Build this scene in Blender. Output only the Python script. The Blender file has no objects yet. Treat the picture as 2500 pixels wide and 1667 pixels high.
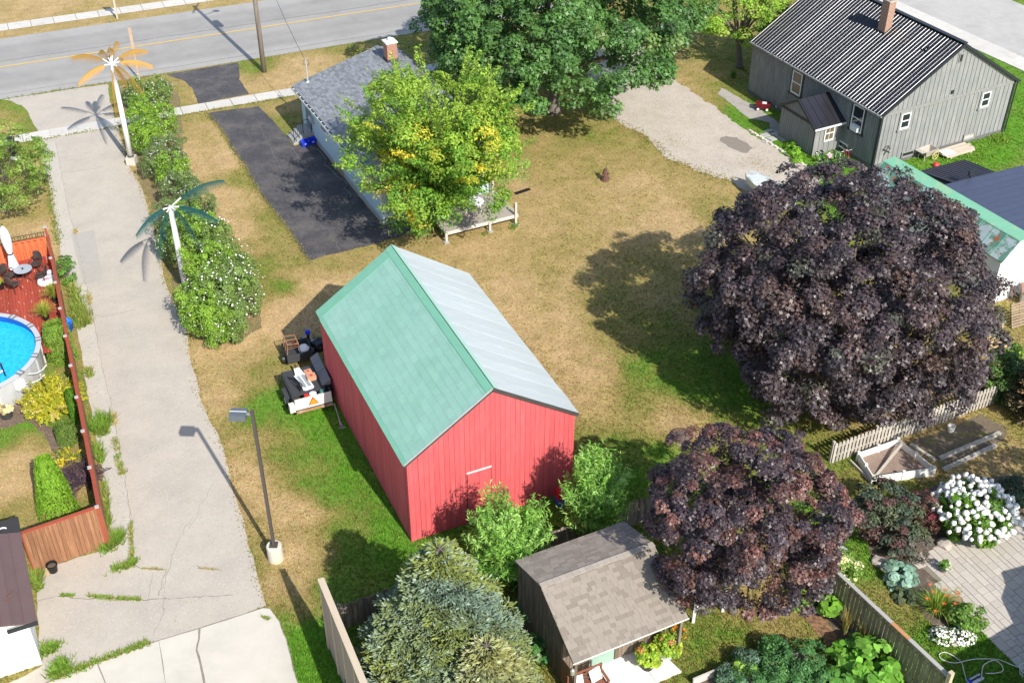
import bpy, bmesh, math, random
import numpy as np
from mathutils import Vector, Matrix
R = math.radians
random.seed(11)
rng = np.random.default_rng(11)
scene = bpy.context.scene
C = scene.collection

# ------------------------------------------------------------------ camera
S = 33.0                                   # camera height above the ground, metres
FPX, PITCH, ROLL = 2906.668, 0.633127, 0.004025
PW, PH = 2500.0, 1667.0
cp, sp, cr, sr = math.cos(PITCH), math.sin(PITCH), math.cos(ROLL), math.sin(ROLL)
FW = np.array([0, cp, -sp]); _r = np.array([1., 0, 0]); _u = np.array([0, sp, cp])
RT = _r * cr + _u * sr; UP = -_r * sr + _u * cr
cam = bpy.data.objects.new('camera', bpy.data.cameras.new('camera'))
C.objects.link(cam)
cam.matrix_world = Matrix(((RT[0], UP[0], -FW[0], 0), (RT[1], UP[1], -FW[1], 0), (RT[2], UP[2], -FW[2], S), (0, 0, 0, 1)))
cam.data.sensor_fit = 'HORIZONTAL'; cam.data.sensor_width = 36.0; cam.data.lens = 36.0 * FPX / PW
cam.data.clip_start = 0.5; cam.data.clip_end = 3000
scene.camera = cam

def G(px, py, z=0.0):
    """point of the plane at height z seen at photo pixel (px, py)"""
    d = FW * FPX + RT * (px - PW / 2) - UP * (py - PH / 2)
    t = (z - S) / d[2]
    return Vector((t * d[0], t * d[1], z))
def PXv(X):
    d = np.asarray(X, float) - np.array([0, 0, S]); zz = d @ FW
    return np.stack([PW / 2 + FPX * (d @ RT) / zz, PH / 2 - FPX * (d @ UP) / zz], -1)

# ------------------------------------------------------------------ sky, sun, exposure
SUN_EL, SUN_AZ = R(39.3), R(-58.5)         # azimuth of the sun, counter-clockwise from +X
world = bpy.data.worlds.new('World'); scene.world = world; world.use_nodes = True
wn = world.node_tree; bg = wn.nodes['Background']
sky = wn.nodes.new('ShaderNodeTexSky'); sky.sky_type = 'NISHITA'; sky.sun_disc = False
sky.sun_elevation = SUN_EL; sky.sun_rotation = R(148.5)
wn.links.new(sky.outputs[0], bg.inputs[0]); bg.inputs[1].default_value = 0.15
sun = bpy.data.objects.new('sun', bpy.data.lights.new('sun', 'SUN')); C.objects.link(sun)
sun.data.energy = 4.3; sun.data.angle = R(0.5); sun.data.color = (1.0, 0.955, 0.88)
sd = Vector((math.cos(SUN_EL) * math.cos(SUN_AZ), math.cos(SUN_EL) * math.sin(SUN_AZ), math.sin(SUN_EL)))
sun.rotation_euler = sd.to_track_quat('Z', 'Y').to_euler(); sun.location = (20, -20, 60)
vs = scene.view_settings
vs.view_transform = 'Standard'; vs.look = 'None'; vs.exposure = 0.6; vs.gamma = 1.0; vs.use_curve_mapping = False

# ------------------------------------------------------------------ materials
MATS = {}
def srgb(r, g, b):
    f = lambda c: (c / 255) / 12.92 if c / 255 <= .04045 else ((c / 255 + .055) / 1.055) ** 2.4
    return (f(r), f(g), f(b), 1.0)
def lin(c):
    return tuple(c) + (1.0,) if len(c) == 3 else tuple(c)
def mat(name, base, rough=0.8, var=0.12, scale=3.0, bump=0.0, bscale=40.0, obj_var=0.0, metal=0.0, spec=0.4,
        dark=None, dscale=0.6, dlo=.5, dhi=.7, trans=0.0, stretch=None, coat=0.0, ior=None):
    """procedural surface: base colour, noise mottling, optional second colour in patches, per-piece tint, fine bump"""
    if name in MATS: return MATS[name]
    m = bpy.data.materials.new(name); m.use_nodes = True; MATS[name] = m
    nt = m.node_tree; N = nt.nodes; L = nt.links
    b = N['Principled BSDF']; b.inputs['Roughness'].default_value = rough; b.inputs['Metallic'].default_value = metal
    b.inputs['Specular IOR Level'].default_value = spec
    if coat: b.inputs['Coat Weight'].default_value = coat
    tc = N.new('ShaderNodeTexCoord'); vec = tc.outputs['Object']
    if stretch:
        mp = N.new('ShaderNodeMapping'); mp.inputs['Scale'].default_value = stretch; L.new(vec, mp.inputs[0]); vec = mp.outputs[0]
    base = lin(base)
    rgb = N.new('ShaderNodeRGB'); rgb.outputs[0].default_value = base; col = rgb.outputs[0]
    if dark is not None:
        nz = N.new('ShaderNodeTexNoise'); nz.inputs['Scale'].default_value = dscale; nz.inputs['Detail'].default_value = 6; nz.inputs['Roughness'].default_value = .65
        L.new(vec, nz.inputs['Vector'])
        mr = N.new('ShaderNodeMapRange'); mr.inputs[1].default_value = dlo; mr.inputs[2].default_value = dhi; L.new(nz.outputs[0], mr.inputs[0])
        mx = N.new('ShaderNodeMix'); mx.data_type = 'RGBA'; L.new(mr.outputs[0], mx.inputs[0]); L.new(col, mx.inputs[6]); mx.inputs[7].default_value = lin(dark); col = mx.outputs[2]
    val = None
    if var:
        nz = N.new('ShaderNodeTexNoise'); nz.inputs['Scale'].default_value = scale; nz.inputs['Detail'].default_value = 8; nz.inputs['Roughness'].default_value = .7
        L.new(vec, nz.inputs['Vector'])
        mr = N.new('ShaderNodeMapRange'); mr.inputs[1].default_value = .25; mr.inputs[2].default_value = .75; mr.inputs[3].default_value = 1 - var; mr.inputs[4].default_value = 1 + var
        L.new(nz.outputs[0], mr.inputs[0]); val = mr.outputs[0]
    if obj_var:
        oi = N.new('ShaderNodeObjectInfo'); mr = N.new('ShaderNodeMapRange'); mr.inputs[3].default_value = 1 - obj_var; mr.inputs[4].default_value = 1 + obj_var
        L.new(oi.outputs['Random'], mr.inputs[0])
        if val is None: val = mr.outputs[0]
        else:
            mm = N.new('ShaderNodeMath'); mm.operation = 'MULTIPLY'; L.new(val, mm.inputs[0]); L.new(mr.outputs[0], mm.inputs[1]); val = mm.outputs[0]
    if val is not None:
        hs = N.new('ShaderNodeHueSaturation'); L.new(col, hs.inputs['Color']); L.new(val, hs.inputs['Value']); col = hs.outputs[0]
    L.new(col, b.inputs['Base Color'])
    if bump:
        nz = N.new('ShaderNodeTexNoise'); nz.inputs['Scale'].default_value = bscale; nz.inputs['Detail'].default_value = 4; L.new(vec, nz.inputs['Vector'])
        bp = N.new('ShaderNodeBump'); bp.inputs['Strength'].default_value = bump; bp.inputs['Distance'].default_value = .02
        L.new(nz.outputs[0], bp.inputs['Height']); L.new(bp.outputs[0], b.inputs['Normal'])
    if trans: b.inputs['Transmission Weight'].default_value = trans
    return m
def leafmat(name, rough=0.5, spec=0.4, transl=0.3, gain=1.0, tcol=(1.3, 1.35, .6)):
    """foliage: colour from the mesh attribute 'tint', part of the light passing through the leaf"""
    m = bpy.data.materials.new(name); m.use_nodes = True; nt = m.node_tree; N = nt.nodes; L = nt.links
    b = N['Principled BSDF']; b.inputs['Roughness'].default_value = rough; b.inputs['Specular IOR Level'].default_value = spec
    at = N.new('ShaderNodeAttribute'); at.attribute_name = 'tint'
    L.new(at.outputs['Color'], b.inputs['Base Color'])
    if transl:
        tr = N.new('ShaderNodeBsdfTranslucent'); mx = N.new('ShaderNodeMix'); mx.data_type = 'RGBA'; mx.blend_type = 'MULTIPLY'; mx.inputs[0].default_value = 1
        L.new(at.outputs['Color'], mx.inputs[6]); mx.inputs[7].default_value = tcol + (1,); L.new(mx.outputs[2], tr.inputs['Color'])
        ms = N.new('ShaderNodeMixShader'); ms.inputs[0].default_value = transl
        L.new(b.outputs[0], ms.inputs[1]); L.new(tr.outputs[0], ms.inputs[2]); L.new(ms.outputs[0], N['Material Output'].inputs['Surface'])
    MATS[name] = m; return m

# ------------------------------------------------------------------ mesh building
class MB:
    def __init__(s): s.v = []; s.f = []; s.M = None
    def add(s, vs, fs):
        n = len(s.v)
        if s.M is not None: vs = [s.M @ Vector(v) for v in vs]
        s.v += [tuple(v) for v in vs]; s.f += [tuple(i + n for i in f) for f in fs]; return s
    def box(s, x0, x1, y0, y1, z0, z1):
        return s.add([(x0, y0, z0), (x1, y0, z0), (x1, y1, z0), (x0, y1, z0), (x0, y0, z1), (x1, y0, z1), (x1, y1, z1), (x0, y1, z1)],
                     [(0, 3, 2, 1), (4, 5, 6, 7), (0, 1, 5, 4), (1, 2, 6, 5), (2, 3, 7, 6), (3, 0, 4, 7)])
    def hexa(s, p):      # 8 points, bottom loop then top loop
        return s.add(p, [(0, 3, 2, 1), (4, 5, 6, 7), (0, 1, 5, 4), (1, 2, 6, 5), (2, 3, 7, 6), (3, 0, 4, 7)])
    def prism(s, poly, a, b):   # poly of 3-D points, extruded from offset a to offset b
        n = len(poly); a = Vector(a); b = Vector(b)
        vs = [Vector(p) + a for p in poly] + [Vector(p) + b for p in poly]
        return s.add(vs, [tuple(range(n - 1, -1, -1)), tuple(range(n, 2 * n))] + [(i, (i + 1) % n, n + (i + 1) % n, n + i) for i in range(n)])
    def bar(s, p, q, w, h, up=(0, 0, 1)):
        p = Vector(p); q = Vector(q); d = (q - p).normalized(); up = Vector(up)
        if abs(d.dot(up)) > .98: up = Vector((1, 0, 0))
        x = d.cross(up).normalized() * (w / 2); y = x.cross(d).normalized() * (h / 2)
        return s.hexa([p - x - y, p + x - y, q + x - y, q - x - y, p - x + y, p + x + y, q + x + y, q - x + y])
    def cyl(s, p, q, r0, r1=None, n=10, cap=True):
        r1 = r0 if r1 is None else r1
        p = Vector(p); q = Vector(q); d = (q - p).normalized(); a = d.orthogonal().normalized(); b = d.cross(a)
        vs = []
        for c, r in ((p, r0), (q, r1)):
            for i in range(n):
                t = 2 * math.pi * i / n; vs.append(c + (a * math.cos(t) + b * math.sin(t)) * r)
        fs = [(i, (i + 1) % n, n + (i + 1) % n, n + i) for i in range(n)]
        if cap: fs += [tuple(range(n - 1, -1, -1)), tuple(range(n, 2 * n))]
        return s.add(vs, fs)
    def tube(s, pts, r, n=6, closed=False):
        pts = [Vector(p) for p in pts]; m = len(pts); rs = r if isinstance(r, (list, tuple)) else [r] * m
        vs = []; a = None
        for i, p in enumerate(pts):
            d = (pts[min(i + 1, m - 1)] - pts[max(i - 1, 0)])
            if closed: d = pts[(i + 1) % m] - pts[i - 1]
            d.normalize()
            if a is None: a = d.orthogonal().normalized()
            a = (a - d * a.dot(d)); a = a.normalized() if a.length > 1e-6 else d.orthogonal().normalized()
            b = d.cross(a)
            for k in range(n):
                t = 2 * math.pi * k / n; vs.append(p + (a * math.cos(t) + b * math.sin(t)) * rs[i])
        fs = []
        for i in range(m if closed else m - 1):
            j = (i + 1) % m
            fs += [(i * n + k, i * n + (k + 1) % n, j * n + (k + 1) % n, j * n + k) for k in range(n)]
        if not closed: fs += [tuple(range(n - 1, -1, -1)), tuple((m - 1) * n + k for k in range(n))]
        return s.add(vs, fs)
    def lathe(s, prof, n=20, c=(0, 0, 0), caps=True):
        vs = []; c = Vector(c)
        for r, z in prof:
            for i in range(n):
                t = 2 * math.pi * i / n; vs.append(c + Vector((r * math.cos(t), r * math.sin(t), z)))
        fs = []
        for k in range(len(prof) - 1):
            fs += [(k * n + i, k * n + (i + 1) % n, (k + 1) * n + (i + 1) % n, (k + 1) * n + i) for i in range(n)]
        if caps and prof[0][0] > 1e-4: fs.append(tuple(range(n - 1, -1, -1)))
        if caps and prof[-1][0] > 1e-4: fs.append(tuple((len(prof) - 1) * n + i for i in range(n)))
        return s.add(vs, fs)
    def build(s, name, m, parent=None, smooth=False):
        me = bpy.data.meshes.new(name); me.from_pydata(s.v, [], s.f); me.update()
        if smooth: me.polygons.foreach_set('use_smooth', [True] * len(me.polygons))
        return link(name, me, m, parent)
def link(name, me, m, parent=None):
    if m is not None and not me.materials: me.materials.append(m)
    o = bpy.data.objects.new(name, me); C.objects.link(o)
    if parent is not None: o.parent = parent
    return o
def tag(o, label=None, cat=None, group=None, kind=None):
    for k, v in (('label', label), ('category', cat), ('group', group), ('kind', kind)):
        if v: o[k] = v
    return o
def thing(name, label, cat, loc=(0, 0, 0), rz=0.0, group=None):
    o = bpy.data.objects.new(name, None); C.objects.link(o); o.empty_display_size = .2
    o.location = loc; o.rotation_euler = (0, 0, rz); return tag(o, label, cat, group)
def share(o, name=None, parent=None, loc=None, rot=None):
    c = bpy.data.objects.new(name or o.name.split('.')[0], o.data); C.objects.link(c)
    c.parent = parent if parent is not None else o.parent
    if loc is not None: c.location = loc
    if rot is not None: c.rotation_euler = rot
    return c
def copy_tree(o, parent=None):
    c = o.copy(); C.objects.link(c); c.parent = parent
    for ch in list(o.children): copy_tree(ch, c)
    return c
LEAF_GAIN = 1.5
def fast_mesh(name, V, nv, tint=None):
    """V: (N*nv, 3) points, every nv of them one polygon; tint: (N, 3) colour per polygon"""
    V = np.asarray(V, np.float32).reshape(-1, 3); n = len(V) // nv
    me = bpy.data.meshes.new(name); me.vertices.add(len(V)); me.vertices.foreach_set('co', V.ravel())
    me.loops.add(len(V)); me.loops.foreach_set('vertex_index', np.arange(len(V), dtype=np.int32))
    me.polygons.add(n); me.polygons.foreach_set('loop_start', np.arange(0, len(V), nv, dtype=np.int32))
    me.update(calc_edges=True)
    if tint is not None:
        if name in ('crown', 'foliage', 'blades'): tint = np.asarray(tint) * LEAF_GAIN
        a = me.attributes.new('tint', 'FLOAT_COLOR', 'POINT')
        cc = np.ones((len(V), 4), np.float32); cc[:, :3] = np.repeat(tint, nv, axis=0); a.data.foreach_set('color', cc.ravel())
    return me
def frames(nrm, spin):
    n = nrm / np.linalg.norm(nrm, axis=1)[:, None]
    ref = np.where(np.abs(n[:, 2:3]) > .9, np.array([[1., 0, 0]]), np.array([[0, 0, 1.]]))
    a = np.cross(ref, n); a /= np.linalg.norm(a, axis=1)[:, None]; b = np.cross(n, a)
    c, s_ = np.cos(spin)[:, None], np.sin(spin)[:, None]
    return a * c + b * s_, -a * s_ + b * c, n
def inpoly(x, y, poly):
    poly = np.asarray([(p[0], p[1]) for p in poly]); r = np.zeros(len(x), bool); j = len(poly) - 1
    for i in range(len(poly)):
        xi, yi = poly[i]; xj, yj = poly[j]
        if yi != yj:
            c = ((yi > y) != (yj > y)) & (x < (xj - xi) * (y - yi) / (yj - yi) + xi); r ^= c
        j = i
    return r
def vnoise(x, y, seed=0, octaves=3, scale=1.0):
    """cheap value noise on numpy arrays, about -1..1"""
    out = np.zeros_like(x); amp = 1.0; tot = 0
    for o in range(octaves):
        f = scale * 2 ** o; xx = x * f + 17.3 * o + seed * 3.7; yy = y * f - 9.1 * o + seed * 1.9
        xi = np.floor(xx).astype(np.int64); yi = np.floor(yy).astype(np.int64); fx = xx - xi; fy = yy - yi
        fx = fx * fx * (3 - 2 * fx); fy = fy * fy * (3 - 2 * fy)
        def h(a, b):
            k = (a * 374761393 + b * 668265263 + seed * 1442695041) & 0x7fffffff
            k = ((k ^ (k >> 13)) * 1274126177) & 0x7fffffff
            return (k % 10007) / 5003.5 - 1
        v = (h(xi, yi) * (1 - fx) + h(xi + 1, yi) * fx) * (1 - fy) + (h(xi, yi + 1) * (1 - fx) + h(xi + 1, yi + 1) * fx) * fy
        out += amp * v; tot += amp; amp *= .5
    return out / tot
# ------------------------------------------------------------------ ground and pavements
ROAD_A = R(23.91); RO = G(0, 244); RU = Vector((math.cos(ROAD_A), math.sin(ROAD_A), 0)); RN = Vector((-RU.y, RU.x, 0))
def rd(u, n, z=0.0): return RO + RU * u + RN * n + Vector((0, 0, z))
HARD = []                                     # ground polygons that carry no grass
def smooth_edge(pts, step=.3, jit=.08, seed=0):
    rr = random.Random(seed); out = []
    n = len(pts)
    for i in range(n):
        a = pts[i]; b = pts[(i + 1) % n]; L_ = (b - a).length; k = max(1, int(L_ / step))
        nn = Vector((-(b - a).y, (b - a).x, 0)); nn = nn.normalized() if nn.length else nn
        w = 0.0
        for j in range(k):
            w = .72 * w + rr.gauss(0, jit * .6); t = j / k
            out.append(a.lerp(b, t) + nn * (w * min(1, 4 * t, 4 * (1 - t) + .2) if j else 0))
    return out
def sheet(name, pts, z, m, jit=.06, step=.3, hard=True, kind='structure', parent=None, seed=1):
    pts = [Vector((p[0], p[1], 0)) for p in pts]
    if jit: pts = smooth_edge(pts, step, jit, seed)
    ar = sum(pts[i].x * pts[(i + 1) % len(pts)].y - pts[(i + 1) % len(pts)].x * pts[i].y for i in range(len(pts)))
    if ar < 0: pts.reverse()
    if hard: HARD.append([(p.x, p.y) for p in pts])
    me = bpy.data.meshes.new(name); me.from_pydata([(p.x, p.y, z) for p in pts], [], [tuple(range(len(pts)))]); me.update()
    o = link(name, me, m, parent)
    if parent is None and kind: o['kind'] = kind
    return o
def gp(*q): return [G(a, b) for a, b in q]

# greenness of the lawn at photo points (0 straw, 1 lush), spread over the ground between them
_GS = [(100,15,.1),(300,45,.25),(150,60,.25),(560,8,.2),(30,290,.45),(70,255,.7),(10,320,.3),(85,300,.65),(300,195,.55),(560,190,.3),(480,200,.35),(612,165,.65),(680,190,.04),(750,165,.1),(640,215,.25),
 (900,112,.5),(985,82,.5),(690,262,.2),(690,295,.6),(665,250,.5),(430,290,.4),(470,330,.15),(520,400,.04),(560,480,.03),(600,560,.08),(620,600,.35),(640,650,.65),(690,700,.75),(640,720,.5),(720,670,.15),(700,745,.05),(760,690,.1),
 (600,440,.45),(655,545,.45),(722,630,.4),(560,830,.08),(495,800,.3),(600,810,.04),(690,790,.03),(540,900,.15),(520,960,.12),(640,900,.5),(600,880,.2),(660,1000,.85),(800,1060,1.0),(900,1200,1.0),(760,1000,1.0),(850,1120,1.0),
 (960,1300,1.0),(690,1100,.6),(620,1090,.25),(590,1160,.06),(600,1230,.15),(700,1250,.04),(760,1250,.25),(830,1300,.8),(810,1220,.9),(740,1150,.7),(645,1290,.3),(655,1400,.25),(700,1350,.03),(730,1420,.15),(730,1480,.3),(740,1560,.95),(760,1640,1.0),(700,1520,.7),
 (630,1390,.5),(805,1450,.8),(870,1360,.85),(780,1330,.3),(800,625,.35),(1000,625,.3),(1180,650,.12),(1250,570,.18),(1300,500,.22),(1400,390,.33),(1480,330,.5),(1350,340,.4),(1570,480,.14),(1650,540,.05),(1500,560,.2),(1400,610,.28),
 (1350,660,.25),(1290,700,.08),(1350,800,.08),(1430,900,.12),(1450,1000,.22),(1550,1000,.45),(1500,720,.4),(1590,640,.38),(1640,720,.35),(1530,800,.5),(1600,900,.78),(1700,950,.9),(1500,1150,.85),(1420,1080,.55),(1750,520,.4),(1700,450,.28),
 (1560,1110,.8),(1640,1020,.2),(1770,215,.6),(1715,185,.3),(1690,230,.25),(1850,285,.85),(1900,335,.9),(1980,390,1.0),(2040,420,1.0),(2400,380,1.0),(2450,320,1.0),(2490,260,.9),(2380,345,1.0),(2485,420,.7),(2300,470,.9),(2490,10,.8),
 (60,1070,.3),(40,1120,.08),(30,1190,.05),(60,1240,.45),(70,1035,.85),(20,1062,.8),(110,400,.1),(90,480,.3),(135,560,.1),(60,430,.3),(132,365,.5),(105,342,.6),(120,500,.4),(1700,1500,.55),(1650,1570,.62),(1900,1510,.4),(1830,1450,.3),(2000,1590,.58),
 (1790,1650,.65),(1760,1560,.6),(1950,1450,.55),(2060,1300,.9),(2100,1400,.85),(2190,1510,.45),(2130,1460,.5),(2250,1590,.9),(2350,1640,.95),(2100,1480,.8),(2070,1200,.6),(2420,1110,.2),(2300,1040,.1),(2450,1010,.35),(1500,60,.4),(1650,120,.4),(1750,130,.5),(1350,1290,.85),(1100,1290,.9),(1250,1420,.7),(1000,1560,.6)]
GSP = np.array([(*G(a, b)[:2], c) for a, b, c in _GS])
def green_at(x, y):
    out = np.empty(len(x))
    for i in range(0, len(x), 4000):
        dx = x[i:i+4000, None] - GSP[None, :, 0]; dy = y[i:i+4000, None] - GSP[None, :, 1]
        w = 1.0 / ((dx * dx + dy * dy) + .35) ** 2.2
        out[i:i+4000] = (w * GSP[None, :, 2]).sum(1) / w.sum(1)
    return out
GC = np.array([(0.0, .445, .312, .160), (.3, .315, .240, .092), (.55, .205, .198, .050), (.8, .125, .215, .030), (1.0, .100, .232, .020)])
def grass_col(g):
    return np.stack([np.interp(g, GC[:, 0], GC[:, k]) for k in (1, 2, 3)], -1)
def axis(lo, hi, step, far):
    return np.concatenate([[-far, -far * .5, lo - 40, lo - 12], np.arange(lo, hi, step), [hi + 12, hi + 40, far * .5, far]])
def make_ground():
    xs = axis(-48, 56, .4, 700); ys = axis(18, 112, .4, 700); X, Y = np.meshgrid(xs, ys); n, m_ = X.shape
    x = X.ravel(); y = Y.ravel(); g = green_at(x, y)
    g = np.clip(g + .16 * vnoise(x, y, 3, 3, .55) + .14 * vnoise(x, y, 8, 2, 2.2), 0, 1)
    col = grass_col(g) * (1 + .10 * vnoise(x, y, 5, 3, .9))[:, None]
    idx = np.arange(n * m_).reshape(n, m_)
    q = np.stack([idx[:-1, :-1], idx[:-1, 1:], idx[1:, 1:], idx[1:, :-1]], -1).reshape(-1, 4)
    me = bpy.data.meshes.new('ground'); V = np.stack([x, y, np.zeros_like(x)], -1).astype(np.float32)
    me.vertices.add(len(V)); me.vertices.foreach_set('co', V.ravel()); me.loops.add(q.size); me.loops.foreach_set('vertex_index', q.ravel().astype(np.int32))
    me.polygons.add(len(q)); me.polygons.foreach_set('loop_start', np.arange(0, q.size, 4, dtype=np.int32)); me.update(calc_edges=True)
    a = me.attributes.new('tint', 'FLOAT_COLOR', 'POINT'); cc = np.ones((len(V), 4), np.float32); cc[:, :3] = col; a.data.foreach_set('color', cc.ravel())
    mt = bpy.data.materials.new('lawn'); mt.use_nodes = True; N = mt.node_tree.nodes; L = mt.node_tree.links
    b = N['Principled BSDF']; b.inputs['Roughness'].default_value = .95; b.inputs['Specular IOR Level'].default_value = .1
    at = N.new('ShaderNodeAttribute'); at.attribute_name = 'tint'; tc = N.new('ShaderNodeTexCoord'); val = None; hue = None
    for sc, lo, hi in ((1.6, .84, 1.16), (7.0, .74, 1.24), (26.0, .66, 1.34)):
        nz = N.new('ShaderNodeTexNoise'); nz.inputs['Scale'].default_value = sc; nz.inputs['Detail'].default_value = 5; nz.inputs['Roughness'].default_value = .7; L.new(tc.outputs['Object'], nz.inputs['Vector'])
        mr = N.new('ShaderNodeMapRange'); mr.inputs[1].default_value = .3; mr.inputs[2].default_value = .7; mr.inputs[3].default_value = lo; mr.inputs[4].default_value = hi; L.new(nz.outputs[0], mr.inputs[0])
        if val is None: val = mr.outputs[0]
        else:
            mm = N.new('ShaderNodeMath'); mm.operation = 'MULTIPLY'; L.new(val, mm.inputs[0]); L.new(mr.outputs[0], mm.inputs[1]); val = mm.outputs[0]
    nz2 = N.new('ShaderNodeTexNoise'); nz2.inputs['Scale'].default_value = 4.5; nz2.inputs['Detail'].default_value = 6; L.new(tc.outputs['Object'], nz2.inputs['Vector'])
    mr2 = N.new('ShaderNodeMapRange'); mr2.inputs[1].default_value = .3; mr2.inputs[2].default_value = .7; mr2.inputs[3].default_value = .475; mr2.inputs[4].default_value = .525; L.new(nz2.outputs[0], mr2.inputs[0])
    hs = N.new('ShaderNodeHueSaturation'); L.new(at.outputs['Color'], hs.inputs['Color']); L.new(val, hs.inputs['Value']); L.new(mr2.outputs[0], hs.inputs['Hue']); L.new(hs.outputs[0], b.inputs['Base Color'])
    nz = N.new('ShaderNodeTexNoise'); nz.inputs['Scale'].default_value = 22; nz.inputs['Detail'].default_value = 6; L.new(tc.outputs['Object'], nz.inputs['Vector'])
    bp = N.new('ShaderNodeBump'); bp.inputs['Strength'].default_value = .7; bp.inputs['Distance'].default_value = .05; L.new(nz.outputs[0], bp.inputs['Height']); L.new(bp.outputs[0], b.inputs['Normal'])
    tag(link('ground', me, mt), kind='structure')
make_ground()

# main road: wear bands run along it, so its material reads the road's own cross axis
def make_road_mat(name, base, tracks, width):
    m = mat(name, base, .85, .07, 1.2, .35, 60, spec=.25, dark=tuple(c * .86 for c in base), dscale=.35, dlo=.45, dhi=.7)
    N = m.node_tree.nodes; L = m.node_tree.links; b = N['Principled BSDF']; src = b.inputs['Base Color'].links[0].from_socket
    tc = N.new('ShaderNodeTexCoord'); sx = N.new('ShaderNodeSeparateXYZ'); L.new(tc.outputs['Object'], sx.inputs[0])
    cr_ = N.new('ShaderNodeValToRGB'); cr_.color_ramp.interpolation = 'B_SPLINE'; mr = N.new('ShaderNodeMapRange'); mr.inputs[2].default_value = width; L.new(sx.outputs[1], mr.inputs[0]); L.new(mr.outputs[0], cr_.inputs[0])
    els = cr_.color_ramp.elements
    for i, (t, v) in enumerate(tracks):
        e = els[i] if i < 2 else els.new(t)
        e.position = t; e.color = (v, v, v, 1)
    mx = N.new('ShaderNodeMix'); mx.data_type = 'RGBA'; mx.blend_type = 'MULTIPLY'; mx.inputs[0].default_value = 1; L.new(src, mx.inputs[6]); L.new(cr_.outputs[0], mx.inputs[7]); L.new(mx.outputs[2], b.inputs['Base Color'])
    return m
W_ROAD = 10.65
road_m = make_road_mat('road_asphalt', (.34, .325, .30), [(0, 1.28), (.07, 1.25), (.12, .98), (.19, .80), (.27, .95), (.34, .80), (.42, .97), (.5, .92), (.58, .96), (.66, .80), (.74, .95), (.82, .80), (.89, 1.0), (.95, 1.25), (1, 1.3)], W_ROAD)
road = MB().add([(-250, 0, 0), (250, 0, 0), (250, W_ROAD, 0), (-250, W_ROAD, 0)], [(0, 1, 2, 3)]).build('road', road_m); road['kind'] = 'structure'
road.location = RO + Vector((0, 0, .012)); road.rotation_euler = (0, 0, ROAD_A); HARD.append([rd(-250, 0)[:2], rd(250, 0)[:2], rd(250, W_ROAD)[:2], rd(-250, W_ROAD)[:2]])
yl = mat('road_paint_yellow', (.60, .40, .10), .7, .15, 4, dark=(.40, .36, .27), dscale=2.5, dlo=.52, dhi=.75)
for n0 in (5.3,):
    s_ = MB().add([(-250, n0, .016), (250, n0, .016), (250, n0 + .17, .016), (-250, n0 + .17, .016)], [(0, 1, 2, 3)]).build('centre_line', yl, road)
tar = mat('tar_seam', (.14, .14, .145), .6, .2)
MB().tube([(u, 6.35 + .05 * math.sin(u * .7) + .03 * math.sin(u * 2.3), .006) for u in np.arange(-40, 60, .5)], .022, 4).build('tar_seam', tar, road)
MB().tube([(u, .78 + .03 * math.sin(u * .9) + .02 * math.sin(u * 3.1), .004) for u in np.arange(-20, 50, .4)], .014, 4).build('tar_seam', tar, road)

conc_m = mat('sidewalk_concrete', (.53, .50, .45), .9, .06, 2.5, .2, 60, obj_var=.05, spec=.2, dark=(.44, .41, .36), dscale=1.2, dlo=.5, dhi=.75)
def slab_walk(name, n0, n1, u0, u1, step, z=.03):
    base = MB().add([rd(u0, n0 - .03, .008), rd(u1, n0 - .03, .008), rd(u1, n1 + .03, .008), rd(u0, n1 + .03, .008)], [(0, 1, 2, 3)]).build(name, mat('joint_dirt', (.13, .115, .085), .95, .3, 9)); base['kind'] = 'structure'
    HARD.append([rd(u0, n0)[:2], rd(u1, n0)[:2], rd(u1, n1)[:2], rd(u0, n1)[:2]])
    k = 0; u = u0; first = None
    while u < u1 - .1:
        g_ = .018
        a, b_, c, d = rd(u + g_, n0), rd(u + step - g_, n0), rd(u + step - g_, n1), rd(u + g_, n1)
        dz = random.uniform(-.006, .006)
        MB().hexa([p + Vector((0, 0, .01)) for p in (a, b_, c, d)] + [p + Vector((0, 0, z + dz)) for p in (a, b_, c, d)]).build('slab', conc_m, base)
        u += step; k += 1
slab_walk('sidewalk', -6.86, -5.75, -12, 46, 1.6)
slab_walk('sidewalk', 12.2, 13.5, -16, 34, 1.6)

# side street beyond the grey house
q0, q1 = G(2182, 0), G(2500, 142); sdv = (q1 - q0).normalized(); snv = Vector((-sdv.y, sdv.x, 0))
if snv.y < 0: snv = -snv
sd_w = abs((G(2480, 6) - q0).dot(snv)); sw_w = abs((G(2470, 162) - q0).dot(snv))
a0, a1 = q0 - sdv * 36, q1 + sdv * 60
sheet('side_street', [a0, a1, a1 + snv * sd_w, a0 + snv * sd_w], .010, mat('side_street_asphalt', (.42, .40, .37), .9, .08, 1.5, .3, 60, spec=.2, dark=(.36, .34, .32), dscale=.4, dlo=.45, dhi=.7), jit=0)
sw = sheet('sidewalk', [a0 - snv * sw_w, a1 - snv * sw_w, a1 - snv * .02, a0 - snv * .02], .008, MATS['joint_dirt'], jit=0)
ln = (a1 - a0).length; k = 0
while k * 2.4 < ln:
    a = a0 + sdv * (k * 2.4 + .015); b_ = a0 + sdv * (k * 2.4 + 2.385)
    p4 = [a - snv * sw_w, b_ - snv * sw_w, b_ - snv * .03, a - snv * .03]
    MB().hexa([Vector((p.x, p.y, .009)) for p in p4] + [Vector((p.x, p.y, .05 + random.uniform(-.004, .004))) for p in p4]).build('slab', conc_m, sw); k += 1

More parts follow.
